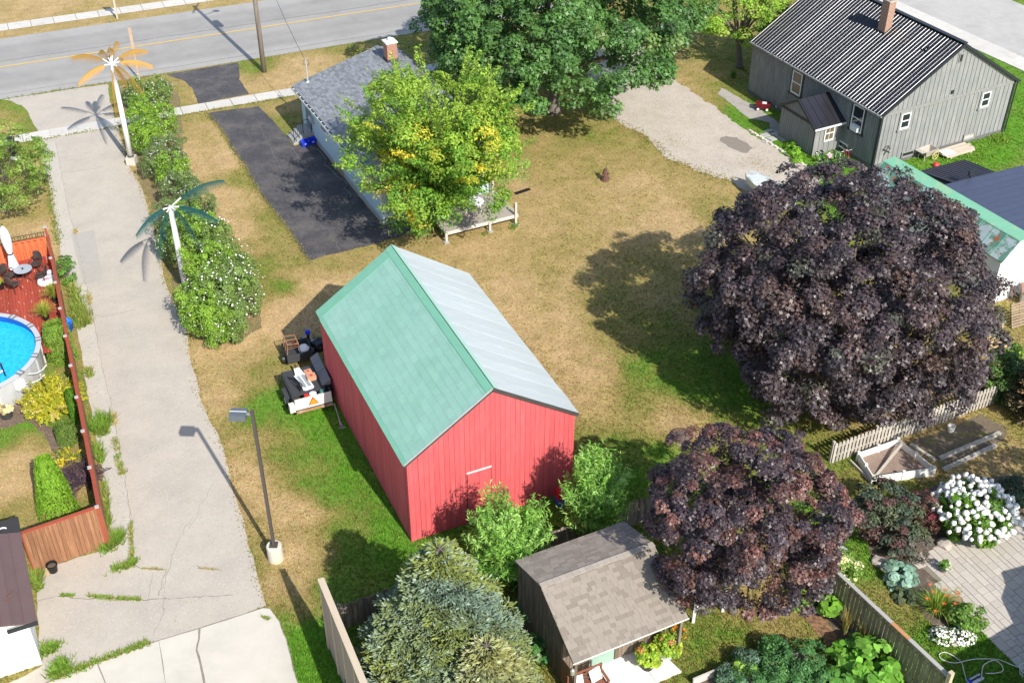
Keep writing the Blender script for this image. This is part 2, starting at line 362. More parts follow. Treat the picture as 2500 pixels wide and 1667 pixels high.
# long lane on the left
lane_m = mat('lane_asphalt', (.445, .395, .328), .95, .07, 1.1, .25, 45, spec=.15, dark=(.385, .345, .295), dscale=.5, dlo=.42, dhi=.72)
def speckle(m, scale, thr, dcol, lcol=None):
    N = m.node_tree.nodes; L = m.node_tree.links; b = N['Principled BSDF']; src = b.inputs['Base Color'].links[0].from_socket
    tc = N.new('ShaderNodeTexCoord'); vo = N.new('ShaderNodeTexVoronoi'); vo.inputs['Scale'].default_value = scale; L.new(tc.outputs['Object'], vo.inputs['Vector'])
    wn_ = N.new('ShaderNodeSeparateColor'); L.new(vo.outputs['Color'], wn_.inputs[0])
    mr = N.new('ShaderNodeMapRange'); mr.inputs[1].default_value = thr; mr.inputs[2].default_value = min(1, thr + .12); L.new(wn_.outputs[0], mr.inputs[0])
    mx = N.new('ShaderNodeMix'); mx.data_type = 'RGBA'; L.new(mr.outputs[0], mx.inputs[0]); L.new(src, mx.inputs[6]); mx.inputs[7].default_value = lin(dcol); out = mx.outputs[2]
    if lcol:
        mr = N.new('ShaderNodeMapRange'); mr.inputs[1].default_value = thr; mr.inputs[2].default_value = min(1, thr + .12); L.new(wn_.outputs[1], mr.inputs[0])
        mx = N.new('ShaderNodeMix'); mx.data_type = 'RGBA'; L.new(mr.outputs[0], mx.inputs[0]); L.new(out, mx.inputs[6]); mx.inputs[7].default_value = lin(lcol); out = mx.outputs[2]
    L.new(out, b.inputs['Base Color'])
speckle(lane_m, 24, .88, (.365, .325, .27), (.49, .44, .375))
LANE_R = [(262,206),(264,218),(275,264),(292,330),(316,410),(341,450),(358,497),(385,590),(405,690),(428,748),(453,800),(459,828),(477,915),(492,980),(520,1040),(548,1101),(575,1214),(612,1346),(630,1413),(650,1478)]
LANE_L = [(98,347),(106,406),(122,464),(135,552),(146,600),(166,700),(188,800),(205,900),(224,1000),(243,1100),(264,1250),(276,1334),(240,1347),(85,1396),(92,1480),(104,1624),(60,1650),(20,1667)]
lane_edge = [G(*q) for q in LANE_R] + [G(488, 1532), G(363, 1570), G(232, 1618), G(131, 1657), G(60, 1690), G(-60, 1700)] + [G(*q) for q in reversed(LANE_L)]
sheet('lane', lane_edge + gp((92, 317), (69, 275), (52, 258), (26, 247), (5, 244)), .014, lane_m, .05, .35)
strip = mat('lane_edge_concrete', (.47, .425, .36), .95, .07, 1.6, .4, 40, spec=.15, dark=(.42, .385, .33), dscale=.8, dlo=.45, dhi=.7)
speckle(strip, 26, .90, (.30, .28, .24), (.56, .53, .47))
SEAM = [(135,346),(150,421),(168,519),(181,559),(200,640),(214,712),(234,807),(249,893),(266,960),(280,1023),(288,1076),(306,1171),(320,1275),(326,1376)]
sheet('lane_edge_strip', gp(*LANE_L[:12]) + gp(*reversed(SEAM)), .018, strip, .03)
sheet('lane_patch', gp((174, 573), (231, 562), (251, 684), (204, 695)), .022, mat('lane_patch_asphalt', (.385, .355, .31), .95, .06, 2, .4, 50, spec=.15), .01)
apron_m = mat('apron_concrete', (.545, .505, .43), .9, .05, 1.2, .2, 40, spec=.2, dark=(.48, .445, .375), dscale=.5, dlo=.45, dhi=.7, obj_var=.02)
AP = [(640,1483),(488,1532),(363,1570),(232,1618),(131,1657),(60,1690),(60,1790),(760,1790),(745,1700),(724,1656),(700,1560),(684,1518),(660,1484)]
sheet('concrete_apron', gp(*AP), .016, mat('apron_joint', (.23, .20, .155), .95, .25, 6), .02)
_sl = [[(642,1485),(490,1534),(488,1560),(482,1585),(492,1618),(502,1667),(515,1790),(760,1790),(743,1700),(722,1656),(698,1560),(682,1519),(658,1486)],
       [(484,1536),(388.5,1564),(403.5,1660),(429,1790),(509,1790),(496,1667),(487,1620),(478,1588),(484,1560)],
       [(387.5,1564.5),(239,1617),(259,1667),(297,1790),(428,1790),(402.5,1660)],
       [(236,1619),(135,1659),(70,1690),(70,1790),(294,1790),(256,1667)]]
for i, q in enumerate(_sl):
    o = sheet('slab', gp(*q), .024, apron_m, .004 if i == 2 else .012, .25, hard=False, kind=None, parent=bpy.data.objects['concrete_apron'], seed=i + 30)
crack = mat('crack_fill', (.16, .145, .115), .95, .3, 8)
def crackline(name, pts, r, z, parent, jit=.03, mt=None):
    out = []
    for i in range(len(pts) - 1):
        a, b_ = G(*pts[i]), G(*pts[i + 1]); k = max(2, int((b_ - a).length / .18))
        for j in range(k): out.append(a.lerp(b_, j / k) + Vector((random.gauss(0, jit), random.gauss(0, jit), 0)))
    out.append(G(*pts[-1])); rr = [max(.004, r * random.uniform(.4, 1.3)) for _ in out]
    return MB().tube([Vector((p.x, p.y, z)) for p in out], rr, 4).build(name, mt or crack, parent)
lane_o = bpy.data.objects['lane']
for pts, r in (([(470,1262),(440,1310),(412,1385),(404,1420),(396,1500),(375,1550)], .006), ([(405,1390),(388,1455)], .01), ([(372,1400),(360,1470)], .008), ([(90,1468),(140,1456),(200,1460),(330,1464),(408,1461)], .018),
               ([(324,1376),(345,1388),(398,1390)], .018), ([(480,1384),(535,1390)], .012), ([(520,1180),(480,1260),(462,1290)], .004), ([(410,1462),(570,1452)], .01), ([(212,758),(250,775),(330,756)], .006), ([(150,423),(240,412)], .007)):
    crackline('crack', pts, r, .014, lane_o)
crackline('crack', SEAM, .008, .018, bpy.data.objects['lane_edge_strip'], .02)

# dark driveway of the white house, its apron and the gravel drive
dark_m = mat('driveway_asphalt', (.062, .058, .062), .8, .22, 2.2, .5, 60, spec=.3, dark=(.115, .104, .098), dscale=.75, dlo=.44, dhi=.66)
speckle(dark_m, 20, .90, (.15, .135, .12))
DRIVE = [(505,278),(570,267),(631,260),(650,278),(718,358),(767,345),(850,449),(935,552),(990,538),(1030,530),(1020,560),(979,578),(900,600),(842,614),(753,637),(735,614),(701,559),(655,501),(624,458),(600,411),(562,356),(534,310)]
sheet('driveway', gp(*DRIVE), .012, dark_m, .05)
sheet('driveway_apron', gp((406, 183), (480, 169), (581, 153), (584, 195), (608, 230), (540, 243), (485, 255), (468, 214), (448, 197)), .010, dark_m, .04)
dcr = mat('driveway_crack', (.20, .18, .15), .95, .3, 8)
for pts, r in (([(712,362),(760,430),(802,476)], .014), ([(630,300),(655,350),(690,420),(720,500)], .01), ([(845,560),(880,600)], .012), ([(700,500),(800,530),(820,520)], .007), ([(800,560),(830,610)], .01)):
    crackline('crack', pts, r, .012, bpy.data.objects['driveway'], .04, dcr)
gravel_m = mat('gravel', (.47, .41, .34), .95, .1, 1.4, .8, 35, spec=.15, dark=(.40, .345, .28), dscale=.5, dlo=.42, dhi=.7)
speckle(gravel_m, 30, .84, (.27, .24, .20), (.55, .50, .43))
GRAVEL = [(1345,60),(1400,130),(1451,214),(1463,266),(1500,292),(1552,318),(1595,352),(1650,395),(1705,419),(1781,440),(1830,470),(1900,500),(1990,470),(2010,435),(1971,410),(1900,367),(1846,334),(1812,312),(1751,263),(1653,202),(1590,140),(1520,50)]
sheet('gravel_drive', gp(*GRAVEL), .012, gravel_m, .16, .25)
sheet('wet_stain', gp((1757, 342), (1775, 333), (1800, 336), (1825, 350), (1838, 364), (1825, 374), (1800, 368), (1775, 356)), .017, mat('damp_gravel', (.235, .20, .165), .7, .15, 6, .6, 40), .09, .2)
# path by the grey house, stone edging, stepping flags
path_m = mat('path_concrete', (.36, .33, .29), .95, .12, 2.5, .3, 50, dark=(.27, .25, .21), dscale=1.5)
sheet('garden_path', gp((1760, 215), (1800, 236), (1850, 262), (1905, 305), (1935, 330), (1910, 348), (1888, 330), (1878, 300), (1830, 290), (1795, 262), (1752, 230)), .012, path_m, .06)
fl = mat('flagstone', (.42, .41, .39), .9, .1, 4, .3, 30, obj_var=.15)
for i, (qx, qy) in enumerate([(1868,331),(1884,340),(1872,346),(1890,326),(1878,322)]):
    p = G(qx, qy); a = R(27)
    o = MB().box(-.27, .27, -.22, .22, .0, .045).build('flagstone', fl); o.location = p; o.rotation_euler = (0, 0, a + random.uniform(-.1, .1))
    tag(o, 'square grey flagstone lying in the grass beside the grey porch', 'flagstone', 'flagstones by the porch'); HARD.append([(p.x + .4 * math.cos(t), p.y + .4 * math.sin(t)) for t in np.linspace(0, 6.28, 7)[:-1]])
ed = thing('stone_edging', 'row of pale stones edging the gravel drive beside the grey porch', 'edging', G(1900, 367))
st_m = mat('edging_stone', (.55, .49, .41), .9, .1, 6, .4, 30, obj_var=.15)
E0 = [G(1828, 318), G(1900, 365), G(1975, 412)]
tot = 0
for a, b_ in ((E0[0], E0[1]), (E0[1], E0[2])):
    L_ = (b_ - a).length; k = int(L_ / .42); d = (b_ - a).normalized(); n_ = Vector((-d.y, d.x, 0))
    for j in range(k):
        c = a + d * ((j + .5) * L_ / k) + n_ * random.uniform(-.03, .03); w_ = random.uniform(.16, .2)
        m_ = MB(); m_.M = Matrix.Translation(c - ed.location) @ Matrix.Rotation(math.atan2(d.y, d.x) + random.uniform(-.08, .08), 4, 'Z')
        m_.hexa([(-w_, -.1, 0), (w_, -.11, 0), (w_, .1, 0), (-w_, .1, 0), (-w_ * .9, -.08, .09), (w_ * .92, -.09, .1), (w_ * .9, .08, .085), (-w_ * .9, .08, .1)]).build('stone', st_m, ed)

# paved patio, lower right
patio_base = mat('patio_sand', (.22, .19, .155), .95, .2, 8)
PAT = [(2238,1373),(2283,1338),(2400,1300),(2500,1262),(2620,1230),(2620,1760),(2540,1690),(2473,1618),(2387,1533),(2330,1470),(2290,1420)]
patio = sheet('patio', gp(*PAT), .012, patio_base, 0)
pav_m = mat('paver', (.46, .415, .36), .9, .07, 5, .25, 40, obj_var=.07, spec=.2)
pdv = (G(2473, 1618) - G(2387, 1533)).normalized(); pnv = Vector((pdv.y, -pdv.x, 0)); pnv = -pnv if (G(2500, 1300) - G(2387, 1533)).dot(pnv) < 0 else pnv
pol = [(p.x, p.y) for p in gp(*PAT)]; po = G(2387, 1533); PVS = {}
row = -1; n_ = 0.0; widths = [.30, .20, .30, .40]
while n_ < 10:
    h = widths[row % 4]; u = -13 + random.uniform(0, .4)
    while u < 8:
        w_ = random.choice([.3, .4, .4, .6]); c = po + pdv * (u + w_ / 2) + pnv * (n_ + h / 2)
        if inpoly(np.array([c.x]), np.array([c.y]), pol)[0] and PXv([c.x, c.y, 0])[0] < 2560 and PXv([c.x, c.y, 0])[1] < 1730:
            key = (w_, h)
            if key not in PVS:
                g_ = .007; PVS[key] = MB().hexa([(-w_/2+g_, -h/2+g_, 0), (w_/2-g_, -h/2+g_, 0), (w_/2-g_, h/2-g_, 0), (-w_/2+g_, h/2-g_, 0), (-w_/2+g_+.006, -h/2+g_+.006, .02), (w_/2-g_-.006, -h/2+g_+.006, .02), (w_/2-g_-.006, h/2-g_-.006, .02), (-w_/2+g_+.006, h/2-g_-.006, .02)]).build('paver', pav_m, patio); o = PVS[key]
            else: o = share(PVS[key], 'paver', patio)
            o.location = (c.x, c.y, .014 + random.uniform(-.002, .002)); o.rotation_euler = (0, 0, math.atan2(pdv.y, pdv.x))
        u += w_
    n_ += h; row += 1
# beds
mulch = mat('bark_mulch', (.30, .165, .085), .95, .3, 14, 1.0, 30, dark=(.10, .06, .04), dscale=7, dlo=.45, dhi=.6)
soil = mat('bed_soil', (.115, .085, .065), .95, .3, 8, 1.0, 25, dark=(.20, .155, .115), dscale=3, dlo=.5, dhi=.65)
sheet('mulch_bed', gp((1948, 1478), (1975, 1472), (2020, 1510), (2050, 1560), (2085, 1600), (2068, 1625), (2050, 1612), (2010, 1560), (1975, 1520)), .010, mulch, .05, .2)
sheet('soil_bed', gp((1990, 1480), (2030, 1460), (2110, 1560), (2150, 1620), (2100, 1620), (2050, 1560), (2015, 1510)), .007, soil, .05, .2)
sheet('mulch_bed', gp((-30, 985), (42, 962), (75, 1005), (95, 1030), (130, 1050), (200, 1255), (185, 1262), (120, 1080), (70, 1030), (30, 1042), (-30, 1052)), .010, mat('brown_mulch', (.135, .095, .07), .95, .3, 14, 1.0, 30, dark=(.24, .17, .12), dscale=9, dlo=.5, dhi=.6), .06, .2)
sheet('vegetable_plot', gp((2215, 1085), (2300, 1050), (2395, 1010), (2450, 1040), (2450, 1075), (2300, 1140), (2280, 1128)), .010, mat('plot_soil', (.15, .115, .08), .95, .35, 6, 1.0, 22, dark=(.17, .17, .06), dscale=1.5, dlo=.5, dhi=.62), .08)
sheet('soil_bed', gp((2120, 1230), (2300, 1180), (2490, 1160), (2500, 1255), (2400, 1296), (2283, 1336), (2238, 1372), (2290, 1425), (2384, 1534), (2360, 1560), (2320, 1570), (2260, 1510), (2210, 1430), (2170, 1400), (2120, 1340)), .006, soil, .06)
sheet('hedge_bed', gp((290, 205), (420, 200), (440, 260), (445, 400), (520, 560), (640, 700), (640, 800), (575, 842), (500, 815), (448, 780), (420, 700), (395, 600), (370, 500), (335, 420), (310, 330)), .005, mat('hedge_litter', (.20, .155, .075), .95, .25, 5, .8, 25, dark=(.13, .13, .04), dscale=1.2), .12, hard=False)
pad_m = mat('pad_concrete', (.72, .69, .62), .85, .04, 2, .15, 50, spec=.2)
# ------------------------------------------------------------------ buildings
def roof_z(u, w, h, hr): return h + (hr - h) * (1 - abs(u - w / 2) / (w / 2))
def boards(parent, name, m, face, a0, a1, step, z0, ztop, off=0.0, gap=.008, th=.022, w=None):
    """vertical boards on a wall; face: 'front' (v=off, looking to -v), 'back', 'left' (u=off), 'right'"""
    n = max(1, round((a1 - a0) / step)); s_ = (a1 - a0) / n; cache = {}
    for i in range(n):
        b0 = a0 + i * s_ + gap / 2; b1 = a0 + (i + 1) * s_ - gap / 2; t = th * random.uniform(.75, 1.25)
        zs = sorted({b0, b1} | ({w / 2} if (w and b0 < w / 2 < b1) else set()))
        pf = [(b0, z0), (b1, z0)] + [(a, ztop(a)) for a in reversed(zs)]
        if face in ('front', 'back'):
            sg = -1 if face == 'front' else 1
            MB().prism([(a, off, z) for a, z in pf], (0, 0, 0), (0, sg * t, 0)).build(name, m, parent)
        else:
            sg = -1 if face == 'left' else 1
            MB().prism([(off, a, z) for a, z in pf], (0, 0, 0), (sg * t, 0, 0)).build(name, m, parent)
def core(parent, name, m, w, L_, h, hr, z0=0.0, inset=.0):
    """gabled wall shell behind the boards"""
    i = inset; P = [(i, z0), (w - i, z0), (w - i, h), (w / 2, hr), (i, h)]
    return MB().prism([(a, i, z) for a, z in P], (0, 0, 0), (0, L_ - 2 * i, 0)).build(name, m, parent)
def slope_frame(parent, w, L_, h, hr, os, oe, side):
    """matrix of a roof slope: x along the eave, y up the slope, z out of the roof; plus its length and height"""
    k = (hr - h) / (w / 2); sl = math.hypot(w / 2 + os, k * (w / 2 + os))
    if side == 'left':
        o = Vector((-os, L_ + oe, h - k * os)); x = Vector((0, -1, 0)); y = Vector((w / 2 + os, 0, k * (w / 2 + os))).normalized()
    else:
        o = Vector((w + os, -oe, h - k * os)); x = Vector((0, 1, 0)); y = Vector((-(w / 2 + os), 0, k * (w / 2 + os))).normalized()
    z = x.cross(y); M = Matrix(((x.x, y.x, z.x, o.x), (x.y, y.y, z.y, o.y), (x.z, y.z, z.z, o.z), (0, 0, 0, 1)))
    return M, L_ + 2 * oe, sl

glass = mat('window_glass', (.02, .025, .03), .08, .0, spec=.6)
white_trim = mat('white_trim', (.78, .78, .76), .5, .03, 6, obj_var=.02)
def window(parent, face, a, z, w, h, off, frame=None, sash=1, trim=None, pane=None, mull=0):
    """window on a wall: frame with sill, dark pane, sash bars. a = centre along the wall, z = centre height"""
    fr = frame or white_trim; sgn = -1
    def P(da, dz, d):  # d outwards
        return (a + da, off - d, z + dz) if face == 'front' else (off - d, a + da, z + dz)
    def bx(mb, a0, a1, z0, z1, d0, d1):
        p = [P(a0, z0, d0), P(a1, z0, d0), P(a1, z0, d1), P(a0, z0, d1), P(a0, z1, d0), P(a1, z1, d0), P(a1, z1, d1), P(a0, z1, d1)]
        return mb.hexa(p)
    if trim:
        mb = MB(); t = .12
        bx(mb, -w/2 - t, -w/2, -h/2 - t, h/2 + t, 0, .05); bx(mb, w/2, w/2 + t, -h/2 - t, h/2 + t, 0, .05); bx(mb, -w/2, w/2, h/2, h/2 + t, 0, .053); bx(mb, -w/2 - t - .05, w/2 + t + .05, -h/2 - t, -h/2, 0, .09)
        mb.build('window_trim', trim, parent)
    o = MB(); f = .065
    bx(o, -w/2, -w/2 + f, -h/2, h/2, 0, .06); bx(o, w/2 - f, w/2, -h/2, h/2, 0, .06); bx(o, -w/2 + f, w/2 - f, h/2 - f, h/2, 0, .06); bx(o, -w/2 + f, w/2 - f, -h/2, -h/2 + f * 1.3, 0, .075)
    wo = o.build('window', fr, parent)
    m_ = MB(); bx(m_, -w/2 + f, w/2 - f, -h/2 + f, h/2 - f, .005, .018); m_.build('pane', pane or glass, wo)
    if sash:
        m_ = MB(); bx(m_, -w/2 + f, w/2 - f, -.025, .03, .018, .05)
        for k in range(mull): aa = -w/2 + f + (w - 2 * f) * (k + 1) / (mull + 1); bx(m_, aa - .014, aa + .014, -h/2 + f, h/2 - f, .018, .04)
        m_.build('sash_bar', fr, wo)
    return wo
def brickmat(name, c1, c2, mortar, scale=1.0):
    m = bpy.data.materials.new(name); m.use_nodes = True; N = m.node_tree.nodes; L = m.node_tree.links; b = N['Principled BSDF']; b.inputs['Roughness'].default_value = .9
    tc = N.new('ShaderNodeTexCoord'); mp = N.new('ShaderNodeMapping'); mp.inputs['Rotation'].default_value = (R(90), 0, R(0)); 
    sx = N.new('ShaderNodeSeparateXYZ'); L.new(tc.outputs['Object'], sx.inputs[0]); ad = N.new('ShaderNodeMath'); L.new(sx.outputs[0], ad.inputs[0]); L.new(sx.outputs[1], ad.inputs[1])
    cx = N.new('ShaderNodeCombineXYZ'); L.new(ad.outputs[0], cx.inputs[0]); L.new(sx.outputs[2], cx.inputs[1])
    bt = N.new('ShaderNodeTexBrick'); bt.inputs['Color1'].default_value = lin(c1); bt.inputs['Color2'].default_value = lin(c2); bt.inputs['Mortar'].default_value = lin(mortar)
    bt.inputs['Scale'].default_value = scale; bt.inputs['Brick Width'].default_value = .22; bt.inputs['Row Height'].default_value = .08; bt.inputs['Mortar Size'].default_value = .012
    L.new(cx.outputs[0], bt.inputs['Vector']); L.new(bt.outputs[0], b.inputs['Base Color'])
    bp = N.new('ShaderNodeBump'); bp.inputs['Distance'].default_value = .01; bp.inputs['Strength'].default_value = .8; bp.invert = True; L.new(bt.outputs['Fac'], bp.inputs['Height']); L.new(bp.outputs[0], b.inputs['Normal'])
    return m
def brick_course(parent, name, m, cx, cy, z0, z1, w, d):
    """chimney shaft as real courses, every other one a few millimetres proud"""
    mb = MB(); n = int((z1 - z0) / .08)
    for i in range(n):
        e = .004 * (i % 2) + random.uniform(0, .003); mb.box(cx - w/2 - e, cx + w/2 + e, cy - d/2 - e, cy + d/2 + e, z0 + i * (z1 - z0) / n, z0 + (i + 1) * (z1 - z0) / n - .002)
    return mb.build(name, m, parent)

# ---- red barn
bx_, by_, ba, BWd, BL, BH, BR, BOS, BOE = -.11456835*S, .97164346*S, .43426473, .20522208*S, .31686506*S, .12505984*S, .19434785*S, .00476973*S, .00287664*S
red = mat('barn_red_paint', (.575, .098, .102), .75, .12, 3, .12, 30, obj_var=.08, spec=.25, dark=(.555, .13, .125), dscale=1.6, dlo=.5, dhi=.75, stretch=(3, 3, .5))
red_dk = mat('barn_red_gap', (.16, .022, .025), .9, .1)
barn = thing('red_barn', 'red board barn with half green, half bare metal gable roof', 'barn', (bx_, by_, 0), ba)
core(barn, 'wall', red_dk, BWd, BL, BH - .04, BR - .04, 0, .012)
rz_ = lambda a: roof_z(a, BWd, BH, BR) - .07
boards(barn, 'board', red, 'front', 0, BWd, .205, .03, rz_, 0, .010, w=BWd)
boards(barn, 'board', red, 'back', 0, BWd, .205, .03, rz_, BL, .010, w=BWd)
boards(barn, 'board', red, 'left', 0, BL, .215, .03, lambda a: BH - .05, 0, .010)
boards(barn, 'board', red, 'right', 0, BL, .215, .03, lambda a: BH - .05, BWd, .010)
MB().box(-.03, .05, -.036, .03, 0, BH - .05).build('corner_board', red, barn); MB().box(BWd - .05, BWd + .03, -.036, .03, 0, BH - .05).build('corner_board', red, barn)
kB = (BR - BH) / (BWd / 2)
green_roof = mat('barn_green_metal', (.225, .415, .32), .55, .07, 2.2, .1, 60, obj_var=.045, spec=.5, dark=(.265, .445, .36), dscale=.5, dlo=.35, dhi=.68, stretch=(1, 1, 1))
green_trim = mat('barn_green_trim', (.17, .40, .27), .45, .08, 3, obj_var=.04, spec=.5)
deck_m = mat('roof_deck_edge', (.06, .05, .045), .9, .2)
M, RL, SL = slope_frame(barn, BWd, BL, BH, BR, BOS, BOE, 'left')
o = MB(); o.M = M; o.box(.02, RL - .02, .02, SL - .02, -.07, -.012); o.build('roof_deck', deck_m, barn)
nx, ny = 22, 13; x0, x1, y0, y1 = .0, RL - .02, .16, SL - .12
band = .62                                             # newer smooth metal along the far rake
pl = None
for j in range(ny):
    for i in range(nx):
        a0 = band + (x1 - band) * (i + (.5 if j % 2 else 0)) / nx; a1 = band + (x1 - band) * (i + 1 + (.5 if j % 2 else 0)) / nx
        if a0 >= x1 - .01: continue
        a1 = min(a1, x1)
        if i == 0 and j % 2: a0 = band
        b0 = y0 + (y1 - y0) * j / ny; b1 = y0 + (y1 - y0) * (j + 1) / ny
        t = random.uniform(.009, .015)
        q = MB(); q.M = M; q.hexa([(a0 + .004, b0, -.012), (a1 - .004, b0, -.012), (a1 - .004, b1 + .02, -.012), (a0 + .004, b1 + .02, -.012), (a0 + .004, b0, t), (a1 - .004, b0, t), (a1 - .004, b1 + .02, .002), (a0 + .004, b1 + .02, .002)])
        q.build('metal_shingle', green_roof, barn)
q = MB(); q.M = M
for k in range(3): q.box(k * band / 3 + .003, (k + 1) * band / 3 - .003, .0, SL - .05, -.01, .016 + .004 * k)
q.build('rake_panel', green_trim, barn)
q = MB(); q.M = M; i = 0; u = band
while u < RL - .1:
    wq = random.uniform(.5, .9); q.box(u, min(u + wq, RL), -.03, .155, -.014, .012 + random.uniform(0, .012)); u += wq - .012 if u + wq < RL else 9
q.build('eave_flashing', green_trim, barn)
q = MB(); q.M = M; q.bar((RL - .01, 0, -.02), (RL - .01, SL, -.02), .03, .07, (0, 0, 1)); q.build('rake_trim', mat('galvanised_trim', (.50, .52, .52), .45, .12, 4, metal=.4), barn)
M2, RL2, SL2 = slope_frame(barn, BWd, BL, BH, BR, BOS, BOE, 'right')
o = MB(); o.M = M2; o.box(.02, RL2 - .02, .02, SL2 - .02, -.07, -.014); o.build('roof_deck', deck_m, barn)
silver = mat('barn_bare_metal', (.50, .54, .53), .5, .10, 1.5, .05, 30, obj_var=.05, metal=.12, spec=.5, dark=(.45, .49, .485), dscale=1.1, dlo=.48, dhi=.72, stretch=(1, .25, 1))
nsh = 14; sw_ = RL2 / nsh; prof = []
for k in range(25):
    x = sw_ * k / 24; prof.append((x, .008 + .004 * math.cos(2 * math.pi * k / 3 * 1.0) + (.005 if k in (0, 24) else 0)))
me0 = None
for i in range(nsh):
    q = MB(); n0 = len(prof); vs_ = [(x + (-.012 if k == 0 else 0), .0 - .03, z + .004) for k, (x, z) in enumerate(prof)] + [(x + (-.012 if k == 0 else 0), SL2 - .03, z + .004) for k, (x, z) in enumerate(prof)]
    q.add(vs_, [(k, k + 1, n0 + k + 1, n0 + k) for k in range(n0 - 1)])
    if me0 is None:
        ob = q.build('roof_sheet', silver, barn); me0 = ob.data
    else: ob = link('roof_sheet', me0, silver, barn)
    ob.matrix_local = M2 @ Matrix.Translation((i * sw_, random.uniform(-.03, .02), .004 * (i % 2)))
q = MB(); q.M = M2; q.bar((.0, 0, -.02), (.0, SL2, -.02), .03, .06, (0, 0, 1)); q.build('rake_trim', deck_m, barn)
q = MB(); q.M = M; q.box(0, RL, SL - .30, SL + .008, .018, .034); q.box(0, RL, SL - .318, SL - .302, .012, .020); q.build('ridge_cap', green_trim, barn)
q = MB(); q.M = M2; q.box(0, RL2, SL2 - .20, SL2 + .008, .042, .054); q.build('ridge_cap', mat('barn_green_trim_light', (.36, .55, .45), .45, .06, 3, spec=.5), barn)
for s_ in (0, 1):                                      # dark barge boards under the front rakes
    a = (-BOS, -BOE + .02, BH - kB * BOS - .10) if s_ == 0 else (BWd + BOS, -BOE + .02, BH - kB * BOS - .10); b_ = (BWd / 2, -BOE + .02, BR - .10)
    MB().bar(a, b_, .045, .11, (0, 0, 1)).build('barge_board', deck_m, barn)
pk = mat('faded_pink_strip', (.72, .55, .53), .7, .1)
MB().box(2.30, 3.32, -.05, -.02, 2.60, 2.67).build('door_lintel', pk, barn)
MB().box(2.30, 2.335, -.045, -.024, .35, 2.60).box(3.29, 3.315, -.04, -.024, .05, 2.60).build('door_jamb', red_dk, barn)
q = MB(); q.box(2.335, 2.80, -.042, -.024, .06, 2.585).box(2.812, 3.288, -.042, -.024, .06, 2.585); q.build('door_leaf', red, barn)
lt = MB(); lt.box(3.80, 3.83, -.10, -.03, .75, 1.22).box(3.98, 4.01, -.10, -.03, .75, 1.22).box(3.80, 4.01, -.10, -.03, 1.19, 1.225); lt.bar((3.9, -.08, .75), (3.66, -.06, .3), .03, .02).bar((3.92, -.08, .75), (4.16, -.06, .35), .03, .02)
lt.build('door_latch', mat('rusty_iron', (.16, .085, .055), .8, .3, 12), barn)

# ---- white house with grey shingle roof
wx, wy, wa, WW, WL, WHt, WHr = -6.997, 55.478, .470, 10.40, 13.07, 2.889, 4.263
WR = 6.45                                              # right wall: the ridge stands well right of the middle
siding = mat('blue_white_siding', (.46, .56, .61), .55, .03, 2, spec=.35)
found = mat('block_foundation', (.36, .37, .37), .9, .15, 3, .4, 30, dark=(.42, .33, .25), dscale=.6, dlo=.58, dhi=.62)
house = thing('white_house', 'pale blue sided bungalow with grey shingled roof beside the dark driveway', 'house', (wx, wy, 0), wa)
zr_ = WHr - (WHr - WHt) / 5.2 * (WR - 5.2)
MB().prism([(.02, .02, .38), (WR - .02, .02, .38), (WR - .02, .02, zr_ - .03), (5.2, .02, WHr - .03), (.02, .02, WHt - .03)], (0, 0, 0), (0, WL - .04, 0)).build('wall', siding, house)
MB().box(.03, WR - .03, .03, WL - .03, 0, .40).build('foundation', found, house)
def lap(parent, m, face, a0, a1, z0, z1, step, off, wgable=None):
    q = MB(); z = z0
    while z < z1:
        zt = min(z + step, z1); b0, b1 = a0, a1
        if wgable and zt > WHt: k = (zt - WHt) / ((WHr - WHt) / (WW / 2)); b0 = a0 + k; b1 = min(a1, WW - k)
        if b1 - b0 > .1:
            if face == 'left': q.prism([(off - .014, b0, z), (off - .004, b0, zt), (off, b0, zt), (off, b0, z)], (0, 0, 0), (0, b1 - b0, 0))
            else: q.prism([(b0, off - .014, z), (b0, off - .004, zt), (b0, off, zt), (b0, off, z)], (0, 0, 0), (b1 - b0, 0, 0))
        z += step
    o = q.build('siding', m, parent); o['kind'] = 'stuff'; return o
lap(house, siding, 'left', 0, WL, .38, WHt - .06, .11, .02); lap(house, siding, 'front', 0, WR, .38, WHr - .1, .11, .02, True)
MB().box(-.02, .05, -.02, .05, .38, WHt - .08).build('corner_trim', white_trim, house)
MB().box(.0, .028, 6.0, 7.2, .02, .36).build('foundation_patch', mat('foundation_brown', (.33, .22, .15), .9, .2), house)
shing = leafmat('roof_shingles', .9, .15, 0)
